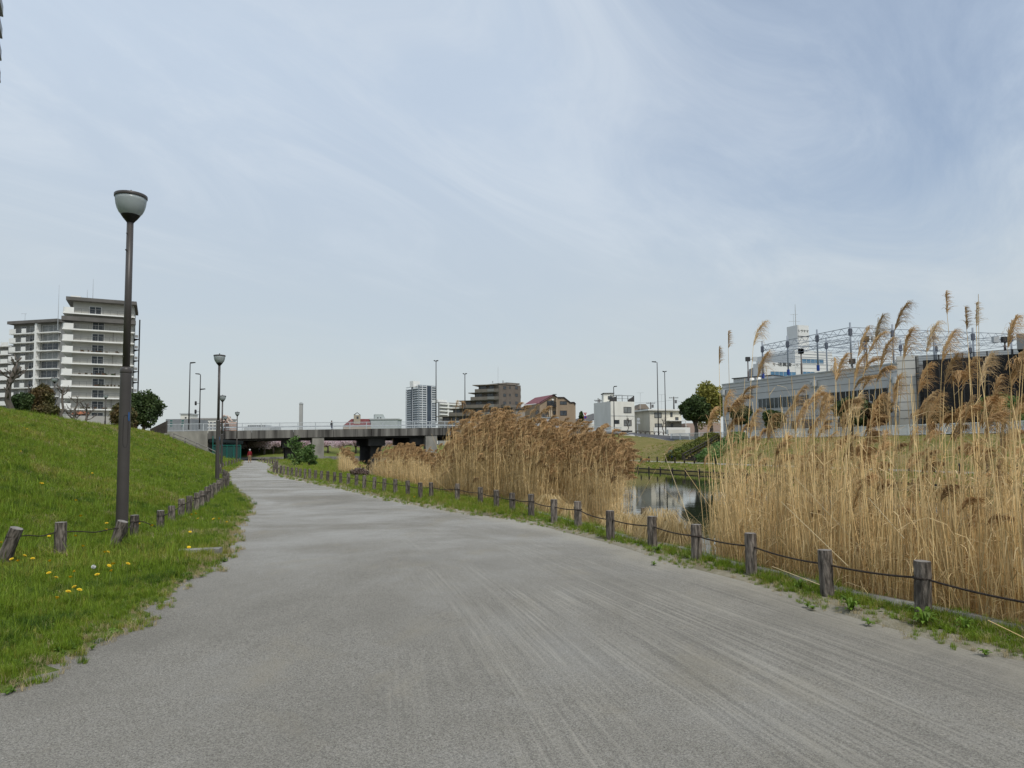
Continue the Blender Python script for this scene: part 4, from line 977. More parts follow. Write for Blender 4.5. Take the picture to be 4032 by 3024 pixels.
# tall single reeds that stand clear of the mass, right side
TALL = [(2837,1372,11.5,0,'narrow'),(2873,1312,11.8,0,'narrow'),(3000,1272,10.8,1,'full'),(3018,1392,10.2,1,'full'),(3330,1400,9.8,-1,'full'),(3400,1400,9.6,1,'full'),(3488,1250,9.4,-1,'full'),(3505,1340,9.0,0,'full'),
        (3560,1198,9.3,1,'full'),(3600,1300,8.8,1,'full'),(3690,1278,8.7,1,'full'),(3735,1158,8.8,-1,'narrow'),(3750,1310,8.4,0,'full'),(3812,1218,8.7,0,'narrow'),(3850,1202,8.6,1,'narrow'),(3862,1158,8.2,0,'bare'),
        (4012,1255,8.0,0,'full'),(4026,1400,7.8,1,'full'),(3900,1400,8.2,1,'full'),(3830,1420,8.6,-1,'full'),(3760,1400,8.4,0,'full'),(3655,1440,8.8,0,'full'),(3240,1530,10.2,1,'full'),(3165,1605,10.5,0,'full'),(3150,1525,10.0,1,'full'),
        (2890,1545,10.6,-1,'full'),(2925,1560,10.8,0,'full'),(2990,1620,10.4,1,'full'),(3060,1640,10.1,0,'full'),(3270,1560,9.6,0,'full'),(3370,1560,9.3,1,'full'),(3470,1560,9.1,0,'full'),(3560,1480,9.0,1,'full'),(2820,1610,11.0,0,'full'),
        (3105,1600,10.6,1,'full'),(3690,1560,8.6,0,'full'),(3960,1490,8.0,-1,'full'),(3910,1560,8.1,1,'full'),(3985,1630,7.9,0,'full'),(3800,1620,8.3,0,'full'),(2940,1490,11.4,0,'bare'),(3080,1555,10.9,0,'bare')]
seen = {}
for i, (px, py, d, ln, kind) in enumerate(TALL):
    top = P(px, py, d); r = random.Random(900 + i)
    b_ = Vector((top.x - (.10 + .16 * ln + r.uniform(-.1, .15)), d + r.uniform(-.2, .3), -.75))
    wl_ = .42 if kind == 'full' else .30 if kind == 'narrow' else 0
    tip = top - Vector((wl_ * .35 if kind == 'full' else .03, 0, wl_ * .9)); pts = []
    bow = r.uniform(-.12, .12)
    for k in range(9):
        q = k / 8; p_ = b_.lerp(tip, q); p_.x += bow * math.sin(math.pi * q); pts.append(p_)
    desc = {'full': 'with a drooping brown plume', 'narrow': 'with a narrow upright plume', 'bare': 'with a bare tip'}[kind]
    cnt = ordinal(sorted(range(len(TALL)), key=lambda q: (TALL[q][0], q)).index(i))
    o = thing('reed', 'tall reed %s, %s from left above the right bed' % (desc, cnt), 'reed', b_, 'tall single reeds of the right bed')
    MB().tube(pts, [.0065 - .0035 * k / 8 for k in range(9)], 5, 0, False).build('stem', MR, o, True)
    for _ in range(3):
        q = r.uniform(.25, .85); k = int(q * 8); p_ = pts[k]; an = r.uniform(-.8, .8) + (0 if r.random() < .7 else 3.1); dd = Vector((math.cos(an), math.sin(an), 0)); l = r.uniform(.2, .42); lf = MB()
        ribbon(lf, [p_, p_ + dd * l * .35 + Vector((0, 0, l * .4)), p_ + dd * l * .75 + Vector((0, 0, l * .32)), p_ + dd * l + Vector((0, 0, -.05))], .014, .002, Vector((-dd.y, dd.x, .3)))
        lf.build('leaf', MRL, o)
    if kind != 'bare':
        pm = MB(); plume(pm, pts[-1], (pts[-1] - pts[-2]), wl_, r, 165 if kind == 'full' else 130, 0, 1.15 if kind == 'full' else .25, Vector((1, .1, 0)) if kind == 'full' else Vector((.35, .1, 0)))
        pm.build('plume', MPF if i % 4 == 2 else MP, o)
# pale stems lying across at a slant
for i, (a, c, d) in enumerate((((2615, 1785), (2740, 2120), 11.2), ((3130, 1880), (3420, 2190), 8.6), ((3040, 2230), (3300, 2330), 8.3), ((3420, 1960), (3560, 2120), 7.8), ((3075, 1975), (3340, 2230), 8.2))):
    o = MB().tube([P(*a, d), P(*c, d - .3)], [.003, .006], 5).build('fallen_reed', mat('reed_bleached', (.62, .50, .30), .6)); 
    tag(o, ['bleached reed leaning left over the open water', 'bleached reed slanting down behind the third post', 'bleached reed lying low behind the third post', 'bleached reed slanting behind the second post', 'bleached reed crossing behind the rope, mid right bed'][i], 'reed')
# ---- straw tussocks on the water margin
MT = leafmat('tussock_straw', (.50, .36, .16), (.66, .52, .28), 4, .3, .25)
def tussock(px, d_off, rr, hh, label):
    y = min(np.linspace(8, 24, 800), key=lambda q: abs(2016 + F * (float(KX(q)) + d_off) / q - px)); x = float(KX(y)) + d_off; hh *= 1.06; o_ = (x, y, -.38); r = random.Random(int(px)); mb = MB()
    for _ in range(520):
        a = r.uniform(0, 6.283); d = Vector((math.cos(a), math.sin(a), 0)); l = rr * r.uniform(.5, 1.15); h = hh * r.uniform(.65, 1.1); b_ = d * .12 * r.random(); sd = Vector((-d.y, d.x, .2))
        ribbon(mb, [b_, b_ + d * l * .18 + Vector((0, 0, h * .62)), b_ + d * l * .5 + Vector((0, 0, h * .98)), b_ + d * l * .85 + Vector((0, 0, h * .80)), b_ + d * l * 1.1 + Vector((0, 0, h * .35))], .010, .003, sd)
    tag(mb.build('grass_tussock', MT, None, False, loc=o_), label, 'grass tussock', 'straw tussocks at the water edge')
for (px, off, rr, hh, lb) in ((2655, .45, .44, .72, 'arching straw tussock between the fourth and fifth waterside posts'), (2590, .50, .52, .86, 'largest arching straw tussock, just right of the fifth waterside post'),
        (2470, .45, .42, .68, 'straw tussock left of the fifth waterside post'), (2395, .42, .38, .58, 'small straw tussock behind the sixth waterside post'), (2235, .5, .42, .64, 'straw tussock before the tall reed bed, left of the seventh post'),
        (2165, .45, .46, .76, 'pale straw tussock behind the eighth post'), (2085, .4, .40, .62, 'farthest straw tussock before the tall reed bed')):
    tussock(px, off, rr, hh, lb)
# ================================================================== buildings
class FR:
    """facade frame: A, B ground points of the facade; u runs A->B, v runs away from the viewer"""
    def __init__(s, A, B):
        s.o = Vector((A[0], A[1])); d = Vector((B[0], B[1])) - s.o; s.L = d.length; s.u = d / s.L; s.v = Vector((-s.u.y, s.u.x))
        if s.v.dot(s.o) < 0: s.v = -s.v
    def p(s, u, v, z): q = s.o + s.u * u + s.v * v; return Vector((q.x, q.y, z))
    def box(s, mb, u0, u1, v0, v1, z0, z1, m=0):
        c = [(u0, v0), (u1, v0), (u1, v1), (u0, v1)]
        return mb.hexa([s.p(a, b, z0) for a, b in c], [s.p(a, b, z1) for a, b in c], m)
    def side(s, v0, v1, u=0.0):   # frame of the end wall at u
        a = s.p(u, v0, 0); b_ = s.p(u, v1, 0); return FR((a.x, a.y), (b_.x, b_.y))
    def at(s, px):                # u of the facade point seen at pixel column px
        r = ray(px, 1700); r2 = Vector((r.x, r.y)); # o + u*t = r2*k
        den = s.u.x * -r2.y + s.u.y * r2.x
        return (-s.o.x * -r2.y - s.o.y * r2.x) / den
    def z(s, px, py):             # height of the facade point seen at (px, py)
        u = s.at(px); q = s.o + s.u * u; r = ray(px, py); return CAM_H + r.z * q.y / r.y
M_WIN = mat('window_glass', (.035, .042, .05), .12, (.07, .08, .09), 1.5, 3, spec=.6)
M_WINB = mat('blue_window_glass', (.06, .16, .27), .12, (.09, .22, .36), .3, 3, spec=.6)
M_WINL = mat('curtained_glass', (.16, .17, .17), .25, (.26, .27, .26), 1.2, 3, spec=.5)
M_FRAME = mat('dark_window_frame', (.03, .03, .032), .5); M_FRW = mat('white_window_frame', (.6, .6, .58), .5)
M_BLACK = mat('recess_black', (.02, .02, .02), .9)
def window(par, fr, u0, u1, z0, z1, n=2, fm=M_FRAME, gm=M_WIN, v=0.0, fw=.07):
    o = MB(); p_ = .05
    fr.box(o, u0 - fw, u1 + fw, v - p_, v - .002, z0 - fw, z0); fr.box(o, u0 - fw, u1 + fw, v - p_, v - .002, z1, z1 + fw)
    fr.box(o, u0 - fw, u0, v - p_, v - .002, z0, z1); fr.box(o, u1, u1 + fw, v - p_, v - .002, z0, z1)
    for k in range(1, n):
        u = u0 + (u1 - u0) * k / n; fr.box(o, u - fw * .4, u + fw * .4, v - p_ + .01, v - .002, z0, z1)
    w_ = o.build('window', fm, par)
    for k in range(n):
        a, c = u0 + (u1 - u0) * k / n, u0 + (u1 - u0) * (k + 1) / n
        MB().quad(fr.p(a + fw*.42, v - .02, z0), fr.p(c - fw*.42, v - .02, z0), fr.p(c - fw*.42, v - .02, z1), fr.p(a + fw*.42, v - .02, z1)).build('pane', gm, w_)
    return w_
def wpx(par, fr, x0, x1, y0, y1, **kw):   # window by its outline in the photograph, laid on the facade
    xm = (x0 + x1) / 2; return window(par, fr, fr.at(x0), fr.at(x1), fr.z(xm, y1), fr.z(xm, y0), **kw)
M_WWALL = mat('white_render', (.80, .785, .71), .9, (.72, .705, .63), .8, 6, stretch=(1, 1, .4))
M_CREAM = mat('cream_render', (.70, .665, .56), .9, (.61, .575, .48), .8, 6, stretch=(1, 1, .4))
M_ROOFG = mat('dark_grey_roof', (.09, .088, .085), .8, (.13, .125, .12), 2, 4)

# ---- apartment block, left
M_APT = mat('apartment_wall', (.40, .39, .355), .9, (.46, .45, .41), .5, 5); M_APW = mat('apartment_white', (.84, .84, .80), .8, (.78, .78, .74), .5, 4)
M_APR = mat('apartment_roof_edge', (.12, .115, .105), .8, (.16, .15, .14), .5, 4)
fa = FR(XY(270, 172), XY(513, 178)); apt = thing('apartment_block', 'tall pale apartment block with long balconies behind the left bank', 'apartment block', fa.p(5, 0, 3.9))
k_ = 2.83; ZB = fa.z(280, 1610); NF = 8; DP = 14.0
topz = fa.z(280, 1178)
b_ = MB(); fa.box(b_, 0, fa.L, 0, DP, 3.5, topz - .6); b_.build('wall', M_APT, apt)
slabs = [ZB + k_ * i for i in range(-2, NF)] + [fa.z(300, 1236)]
for i, z in enumerate(slabs):
    top = i == len(slabs) - 1
    sl = MB(); fa.box(sl, -2.0, fa.L + .3, -1.5, -.01, z - .30, z); fa.box(sl, -2.0, -.01, -.009, DP, z - .30, z); sl.build('balcony_slab', M_APW, apt)
    cn = MB()   # rounded white corner parapet
    prof = [(.35, -1.5)] + [(-1.2 - .8 * math.sin(a) , -.7 - .8 * math.cos(a)) for a in np.linspace(0, math.pi / 2, 6)] + [(-2.0, 1.6)]
    for (a, b2), (c, d2) in zip(prof[:-1], prof[1:]): cn.hexa([fa.p(a, b2, z), fa.p(c, d2, z), fa.p(c * .94, d2 * .9, z), fa.p(a * .94, b2 * .9, z)], [fa.p(a, b2, z + 1.3), fa.p(c, d2, z + 1.3), fa.p(c * .94, d2 * .9, z + 1.3), fa.p(a * .94, b2 * .9, z + 1.3)])
    cn.build('corner_parapet', M_APW, apt)
    rl = MB(); fa.box(rl, .4, fa.L + .2, -1.46, -1.40, z + 1.06, z + 1.15)
    for u in np.arange(.4, fa.L + .3, 1.55): fa.box(rl, u - .035, u + .035, -1.45, -1.42, z, z + 1.06)
    fa.box(rl, .4, fa.L + .2, -1.44, -1.42, z + .55, z + .58)
    rl.build('balcony_rail', mat('grey_rail', (.16, .16, .155), .6), apt)
    if i < len(slabs) - 1 or top:
        u0 = fa.at(358 if i < 6 else 352) if not top else fa.at(338)
        window(apt, fa, u0, u0 + 2.5, z + .05, z + 1.95, 2, M_FRW, M_WIN, 0, .14)
    # things kept on the balcony: planters
    if i in (4, 7, 5, 2) :
        pb = MB()
        for _ in range(14):
            u = rnd.uniform(1.8, fa.L - .5); s = rnd.uniform(.12, .3); fa.box(pb, u - s, u + s, -1.35, -1.0, z, z + rnd.uniform(.2, .6))
        pb.build('planter_row', mat('planter_green', (.03, .05, .02), .9, (.12, .06, .04), 2), apt)
    if i < len(slabs) - 2 and i % 2 == 0:
        pp = MB(); fa.box(pp, fa.L * .66, fa.L * .66 + .08, -.12, -.01, z, z + 2.5); pp.build('drainpipe', M_APR, apt)
# end-wall balconies receding to the left
fs = fa.side(0, DP)
for z in slabs[:-1]:
    for j in range(4):
        v0 = 1.9 + j * 3.0
        pb = MB(); fa.box(pb, -1.95, -.02, v0, v0 + 1.9, z + .002, z + 1.15); pb.build('end_balcony', M_APW, apt)
# roofs
rz_ = fa.z(300, 1264); rf = MB(); fa.box(rf, -2.2, fa.L + .5, -1.9, -.003, rz_ - .25, rz_ + .75); rf.build('roof_ledge', M_APR, apt)
rf = MB(); fa.box(rf, -1.4, fa.L + .6, -1.7, DP + .5, topz - .6, topz + .25); rf.build('roof', M_APR, apt)
rf = MB(); fa.box(rf, -2.4, -.01, 3.0, DP + 9, rz_ - .9, rz_ + 1.6); rf.build('sloped_roof_edge', M_APR, apt)
ws = MB(); fa.box(ws, -2.0, -.02, DP + .01, DP + 9, 3.5, rz_ - .95); ws.build('stair_wing', M_APT, apt)
for z in slabs[:-1]:
    pb = MB(); fa.box(pb, -2.9, -2.01, DP + 1, DP + 5, z, z + 1.1); pb.build('end_balcony', M_APW, apt)
for (px, y0, y1) in ((227, 1300, 1122), (343, 1183, 1140), (365, 1184, 1098)):
    a = P(px, y0, 176); MB().tube([a, Vector((a.x, a.y, Z(px, y1, 176)))], [.09, .03], 5).build('antenna', M_WHITE_RAIL, apt)
hx = MB(); fa.box(hx, -1.0, 1.2, 4, 8, topz + .25, topz + 1.6); hx.build('roof_tank', M_APW, apt)
# black outdoor stair
st = FR(XY(515, 180), XY(538, 181)); sb = thing('fire_stair', 'black steel outdoor stair tower on the right side of the apartment block', 'stair tower', st.p(0, 0, 3.9))
for u in (0, st.L):
    c = MB(); st.box(c, u - .12, u + .12, 0, .3, 3.9, st.z(530, 1258) if u else st.z(520, 1256)); c.build('stair_column', M_BLACK, sb)
for i in range(8):
    z = ZB + k_ * (i - .4)
    c = MB(); st.box(c, .121, st.L - .121, .03, 3.5, z - .18, z); c.build('landing', M_BLACK, sb)
    c = MB(); st.box(c, .35, st.L - .35, -.02, .02, z + .25, z + .95); c.build('stair_panel', mat('grey_panel', (.30, .30, .29), .7), sb)
# left wing
fw_ = FR(XY(19, 214), XY(208, 210)); wing = thing('apartment_wing', 'farther apartment wing with rounded balcony bays, left of the tall block', 'apartment block', fw_.p(5, 0, 3.9))
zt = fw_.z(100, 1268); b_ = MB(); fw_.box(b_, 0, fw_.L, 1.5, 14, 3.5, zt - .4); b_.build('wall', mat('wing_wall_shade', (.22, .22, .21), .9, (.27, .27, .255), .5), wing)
rf = MB(); fw_.box(rf, -.5, fw_.L + .5, -.4, 14.4, zt - .4, zt + .5); rf.build('roof', M_APR, wing)
z0 = fw_.z(100, 1310); pw = fw_.at(126)
for i in range(-4, 9):
    z = z0 - 2.8 * i
    if z < 4: break
    sl = MB(); fw_.box(sl, 0, fw_.L, 0, 1.49, z - .28, z); sl.build('balcony_slab', M_APW, wing) if z < zt - 1 else None
    if z > zt - 1.5: continue
    for (u0, u1) in ((0, fw_.at(46)), (fw_.at(70), fw_.at(87))):
        pb = MB(); fw_.box(pb, u0, u1, -.02, .12, z + .001, z + 1.35); pb.build('parapet_panel', M_APW, wing)
    for (u0, u1) in ((fw_.at(46) + .5, fw_.at(70)), (fw_.at(87), fw_.at(120)), (pw + 1, fw_.L - .8)): window(wing, fw_, u0, u1, z + .05, z + 2.25, 3, M_FRW, M_WIN if rnd.random() < .75 else M_WINL, 1.5, .08)
    pr = MB(); fw_.box(pr, fw_.at(46), fw_.L, .02, .06, z + 1.0, z + 1.06); pr.build('balcony_rail', mat('grey_rail', (.16, .16, .155), .6), wing)
    for a, c, sg in ((pw, 1, 1), (pw, 1, -1)):
        kn = MB(); kn.add([fw_.p(pw, -.03, z), fw_.p(pw + sg * 1.1, -.03, z), fw_.p(pw + sg * .45, -.03, z + .35), fw_.p(pw, -.03, z + .9), fw_.p(pw, .1, z), fw_.p(pw + sg * 1.1, .1, z), fw_.p(pw + sg * .45, .1, z + .35), fw_.p(pw, .1, z + .9)], [(0,1,2,3), (4,5,6,7), (0,1,5,4), (1,2,6,5), (2,3,7,6)])
        kn.build('fillet', M_APW, wing)
pl_ = MB(); fw_.box(pl_, pw - .35, pw + .35, -.05, 1.49, 3.6, zt - .5); pl_.build('pillar', M_APW, wing)
a = P(98, 1268, 214); an = MB(); an.tube([a, a + Vector((0, 0, 2.6))], .06, 5); an.tube([a + Vector((-1.2, 0, 2.6)), a + Vector((.5, 0, 2.6))], .05, 5); an.build('antenna', M_WHITE_RAIL, wing)
fw2 = FR(XY(-90, 232), XY(17, 230)); w2 = thing('apartment_wing', 'sliver of a lower apartment wing at the left edge of the photo', 'apartment block', fw2.p(2, 0, 3.9)); zt2 = fw2.z(5, 1358)
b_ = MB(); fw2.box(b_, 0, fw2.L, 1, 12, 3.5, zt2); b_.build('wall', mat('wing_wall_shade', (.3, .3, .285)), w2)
for i in range(9):
    sl = MB(); z = zt2 - 2.8 * i - .3; fw2.box(sl, -.2, fw2.L + .3, -.4, .99, z - .3, z); sl.build('balcony_slab', M_APW, w2)
    pb = MB(); fw2.box(pb, fw2.L - 2.5, fw2.L + .3, -.39, -.3, z + .001, z + 1.1); pb.build('parapet_panel', M_APW, w2)
# tower just outside the left edge: only balcony ends reach into view
ft = FR(XY(-330, 80, 90), XY(-8, 84, 90)); tw = thing('apartment_tower', 'grey balcony corners of a high tower cut by the upper left edge', 'apartment block', ft.p(2, 0, 3.9))
b_ = MB(); ft.box(b_, 0, ft.L - 1.5, 0, 12, 3.5, 62); b_.build('wall', mat('tower_grey', (.30, .31, .31), .8, (.36, .37, .37), .6), tw)
for i in range(20):
    z = 5.0 + 2.92 * i; u = ft.L - .58 + .78
    sl = MB(); ft.box(sl, 2, u, -1.2, -.01, z - .22, z); ft.box(sl, ft.L - 1.48, u, 0, 3, z - .22, z); sl.build('balcony_slab', mat('tower_slab', (.36, .36, .34), .8), tw)
    pb = MB(); ft.box(pb, 2, u - .04, -1.18, -1.1, z + .001, z + 1.15); ft.box(pb, u - .1, u - .04, -1.09, 3, z + .001, z + 1.15); pb.build('balcony_panel', mat('tower_panel', (.23, .25, .26), .4, (.30, .32, .33), .5), tw)
# shed roof with pale panels in front of the apartment foot
fs_ = FR(XY(236, 108), XY(470, 112)); sh = thing('shed', 'low shed with dark sloping roof and pale panels before the apartment block', 'shed', fs_.p(4, 0, 3.9))
b_ = MB(); z1 = fs_.z(300, 1632); fs_.box(b_, 0, fs_.L, .5, 6, 3.6, z1 - .2); b_.build('wall', M_APT, sh)
rf = MB(); rf.hexa([fs_.p(-.3, -.6, z1 - 2.6), fs_.p(fs_.L, -.6, z1 - 2.6), fs_.p(fs_.L, 3, z1 - .12), fs_.p(-.3, 3, z1 - .12)], [fs_.p(-.3, -.6, z1 - 2.5), fs_.p(fs_.L, -.6, z1 - 2.5), fs_.p(fs_.L, 3, z1), fs_.p(-.3, 3, z1)]); rf.build('roof', M_ROOFG, sh)
for (u0, q0_, q1_) in ((.3, .1, .3), (3.1, .2, .55), (5.6, .05, .3), (6.2, .35, .55), (6.9, .58, .82)):
    f3 = lambda u, q: fs_.p(u + q * .8, -.6 + 3.6 * q, z1 - 2.49 + 2.5 * q + .02)
    MB().quad(f3(u0, q0_), f3(u0 + 1.3, q0_), f3(u0 + 1.3, q1_), f3(u0, q1_)).build('pale_panel', mat('pale_roof_panel', (.34, .34, .31), .8), sh)
pg = thing('play_hut', 'small orange-roofed play hut before the apartment block', 'play hut', P(318, 1660, 116)); a = P(318, 1632, 116); OR = mat('rusty_orange', (.33, .11, .045), .7, (.24, .09, .05), 2)
MB().lathe([(1.35, 0), (1.15, .35), (.5, .5), (.1, .52)], 8, a - Vector((0, 0, .9)) + Vector((0, 0, .9))).build('roof', OR, pg)
MB().lathe([(.9, -1.0), (.9, -.05)], 8, a).build('hut_wall', mat('hut_dark', (.05, .03, .02), .9), pg); MB().lathe([(1.2, -1.25), (1.3, -.9), (1.0, -.85)], 8, a).build('tray', OR, pg)

# ---- low buildings beyond the bridge
def simple(name, label, cat, x0, x1, yt, d, m, depth=14, base=2.3, skew=0, roof=None, rh=.5):
    f = FR(XY(x0, d), XY(x1, d + skew)); o = thing(name, label, cat, f.p(f.L / 2, 0, base)); zt = f.z((x0 + x1) / 2, yt); mb = MB(); f.box(mb, 0, f.L, 0, depth, base - .1, zt); mb.build('wall', m, o)
    if roof: mb = MB(); f.box(mb, -.3, f.L + .3, -.3, depth + .3, zt + .002, zt + rh); mb.build('roof', roof, o)
    return o, f, zt
M_GREYB = mat('grey_cladding', (.22, .235, .245), .8, (.27, .285, .295), .2); M_LG = mat('light_grey_wall', (.42, .44, .44), .8, (.48, .50, .50), .3)
o, f, zt = simple('grey_hall', 'blue-grey flat-roofed hall behind the left bridge end', 'building', 650, 752, 1650, 260, M_GREYB)
for x0, x1 in ((668, 679), (713, 724)):
    for y in (1654, 1664, 1674): wpx(o, f, x0, x1, y, y + 6, n=1, fm=M_LG, gm=mat('teal_glass', (.05, .15, .14), .2))
o, f, zt = simple('school', 'long white school building with rows of dark windows behind the bridge', 'building', 752, 872, 1652, 280, M_WWALL, roof=mat('grey_parapet', (.36, .35, .33), .9), rh=.6)
for j, y in enumerate((1662, 1674, 1685)):
    for k in range(8): wpx(o, f, 755 + k * 14.2, 764.5 + k * 14.2, y, y + 5.5, n=2, fm=M_FRW, fw=.12)
ph, f2, zt2_ = simple('penthouse', 'white stair penthouse rising behind the blue-grey hall', 'building', 708, 743, 1632, 300, M_WWALL, 8, roof=M_LG); wpx(ph, f2, 727, 733, 1643, 1647, n=1)
# steel recycling machine: cream, ribbed, with diagonal braces
f = FR(XY(868, 190), XY(932, 192)); o = thing('plant_tower', 'salmon-coloured industrial plant with diagonal conveyor braces behind the bridge', 'plant', f.p(3, 0, 2.4)); MSA = mat('salmon_steel', (.50, .34, .26), .7, (.42, .26, .19), .8, 5)
b_ = MB(); f.box(b_, 0, f.L * .45, 0, 4, 2.3, f.z(880, 1652)); b_.build('body', mat('dark_red_steel', (.16, .07, .05), .8), o)
b_ = MB(); f.box(b_, f.L * .5, f.L, 0, 4, 2.3, f.z(910, 1662)); b_.build('silo', MSA, o)
for i in range(5): b_ = MB(); z = f.z(910, 1690 - i * 6); f.box(b_, f.L * .48, f.L + .1, -.15, -.01, z, z + .16); b_.build('rib', mat('pale_salmon', (.6, .47, .40), .7), o)
b_ = MB(); f.box(b_, f.L * .3, f.L * .62, .5, 3, f.z(900, 1655), f.z(900, 1640)); b_.build('hopper', mat('tan_steel', (.33, .26, .20), .7), o)
for (xa, ya, xb, yb) in ((868, 1652, 884, 1634), (884, 1634, 902, 1668), (894, 1636, 915, 1660), (868, 1660, 900, 1652), (872, 1690, 890, 1660)):
    MB().tube([P(xa, ya, 189.5), P(xb, yb, 189.5)], .2, 6).build('brace', mat('pale_salmon', (.6, .47, .40), .7), o)
o, f, zt = simple('low_terminal', 'low grey flat building with a window band far behind the bridge', 'building', 958, 1062, 1679, 420, M_LG, 20)
b_ = MB(); f.box(b_, f.L * .14, f.L * .8, 1, 12, zt, f.z(1000, 1673)); b_.build('upper_storey', M_LG, o)
for k in range(8): wpx(o, f, 975 + k * 9, 981 + k * 9, 1676, 1678.6, n=1, v=1.0 - .02 if False else -.001, fw=.1)
ch = thing('chimney', 'slender pale concrete chimney far behind the bridge', 'chimney', P(1182, 1690, 650)); a = P(1182, 1700, 650); zt = Z(1182, 1590, 650)
f = FR(XY(1176, 650), XY(1188, 650)); b_ = MB(); f.box(b_, 0, f.L, 0, f.L, 2, zt); b_.build('shaft', mat('chimney_concrete', (.36, .36, .34), .9, (.42, .42, .40), .05), ch)
b_ = MB(); f.box(b_, -.3, f.L + .3, -.3, f.L + .3, zt - .2, zt + .4); b_.build('crown', M_LG, ch)
for k in range(3): b_ = MB(); f.box(b_, .3 + k * .9, .8 + k * .9, .3, 1.2, zt + .4, zt + 1.4); b_.build('flue', M_LG, ch)
# red-roofed house with turret
M_RED = mat('dark_red_roof', (.13, .03, .03), .8, (.17, .045, .045), 1.2)
f = FR(XY(1352, 300), XY(1460, 303)); o = thing('turret_house', 'red-roofed building with a small beige turret behind the bridge', 'house', f.p(5, 0, 2.4))
z0 = f.z(1400, 1674); z1 = f.z(1420, 1648); b_ = MB(); f.box(b_, 0, f.L, .5, 10, 2.3, z0); b_.build('wall', mat('beige_wall', (.42, .34, .26), .9), o)
MB().add([f.p(0, 0, z0), f.p(f.L, 0, z0), f.p(f.L, 0, f.z(1450, 1660)), f.p(f.L * .95, 4, z1), f.p(f.L * .3, 4, z1)], [(0, 1, 2, 3, 4)]).prism([f.p(0, 0, z0), f.p(f.L * .3, 4, z1), f.p(f.L * .3, 4.2, z1)], Vector((f.u.x, f.u.y, 0)) * .1).build('roof', M_RED, o)
ft_ = FR(XY(1392, 302), XY(1418, 302.5)); b_ = MB(); zt = ft_.z(1405, 1634); ft_.box(b_, 0, ft_.L, 0, ft_.L, z0, zt); b_.build('turret', mat('turret_tile', (.36, .31, .24), .9, (.42, .37, .29), 3), o)
ap = ft_.p(ft_.L / 2, ft_.L / 2, ft_.z(1405, 1624)); b_ = MB()
for u, v_ in ((0, 0), (ft_.L, 0), (ft_.L, ft_.L), (0, ft_.L)): b_.tube([ft_.p(u, v_, zt), ap], .12, 4)
b_.build('turret_frame', M_FRAME, o); window(o, ft_, ft_.L * .45, ft_.L * .7, zt - 1.6, zt - .7, 1)
o, f, zt = simple('clinic', 'pale green-grey flat building with an attic block behind the bridge', 'building', 1455, 1565, 1652, 330, mat('green_grey', (.36, .40, .39), .9, (.42, .46, .45), .2), 12, roof=M_LG)
f2 = FR(XY(1474, 331), XY(1508, 332)); b_ = MB(); zt2_ = f2.z(1490, 1631); f2.box(b_, 0, f2.L, 0, 6, zt, zt2_); b_.prism([f2.p(f2.L, 0, zt), f2.p(f2.L, 0, zt2_), f2.p(f2.L * 1.35, 0, zt)], Vector((f2.v.x, f2.v.y, 0)) * 6); b_.build('attic', mat('green_grey', (.36, .40, .39)), o)
for x in (1486, 1497): wpx(o, f2, x, x + 3, 1643, 1649, n=1)
# residential tower
M_TB = mat('tower_blue_grey', (.20, .235, .26), .7, (.25, .285, .31), .05); M_TW = mat('tower_white_band', (.66, .68, .69), .7); M_TD = mat('tower_dark_glass', (.035, .05, .075), .25, (.055, .075, .10), .05)
c0 = XY(1648, 1050); f1 = FR(XY(1601, 1085), c0); f2 = FR(c0, XY(1716, 1075)); o = thing('high_rise', 'bluish grey high-rise tower with white balcony bands on the skyline', 'high-rise', f2.p(0, 0, 2.4)); zt = Z(1648, 1512, 1050)
b_ = MB(); f2.box(b_, .1, f2.L - .1, .1, 2, 2, zt - 1); f1.box(b_, .1, f1.L - .1, .1, 2, 2, zt - 6); b_.build('core', M_TB, o)
for f, u0, u1 in ((f1, f1.L * .42, f1.L * .56), (f2, f2.L * .44, f2.L * .70)): b_ = MB(); f.box(b_, u0, u1, -.6, .05, 2, zt - 2); b_.build('glass_strip', M_TD, o)
nfl = 25; fh = (zt - 10) / nfl
for i in range(nfl):
    z = 10 + i * fh
    for f, spans in ((f1, ((0, .40), (.58, .98))), (f2, ((.02, .42), (.72, 1.0)))):
        for a, c in spans: b_ = MB(); f.box(b_, f.L * a, f.L * c, -1.4, 0.05, z, z + 1.0); b_.build('balcony_band', M_TW, o)
for f, us in ((f1, (.0, .57)), (f2, (.18, .43, .715))):
    for u in us: b_ = MB(); f.box(b_, f.L * u - .35, f.L * u + .35, -1.7, -.6, 2, zt - (5 if f is f1 else 1)); b_.build('pilaster', M_TW, o)
b_ = MB(); f2.box(b_, -4, 9, 8, 16, zt - 4, zt + 5); b_.build('penthouse', M_APW, o)
# pale slab block behind
f = FR(XY(1730, 520), XY(1812, 540)); o = thing('slab_block', 'pale slab apartment block between the tower and the stepped brown block', 'apartment block', f.p(4, 0, 2.4)); zt = f.z(1770, 1585)
b_ = MB(); f.box(b_, 0, f.L, 0, 1.5, 2, zt); b_.build('wall', mat('slab_grey', (.30, .30, .29), .9), o)
for i in range(7): b_ = MB(); z = zt - 2.6 * i - 1.0; f.box(b_, 0, f.L, -1.2, -.01, z - .9, z); b_.build('balcony_band', M_APW, o)
b_ = MB(); f.box(b_, 1, f.L * .45, 2, 8, zt, f.z(1750, 1574)); b_.build('penthouse', M_APW, o)
b_ = MB(); f.box(b_, f.L * .36, f.L * .40, -1.4, -.02, 2, zt); b_.build('pilaster', M_APW, o)
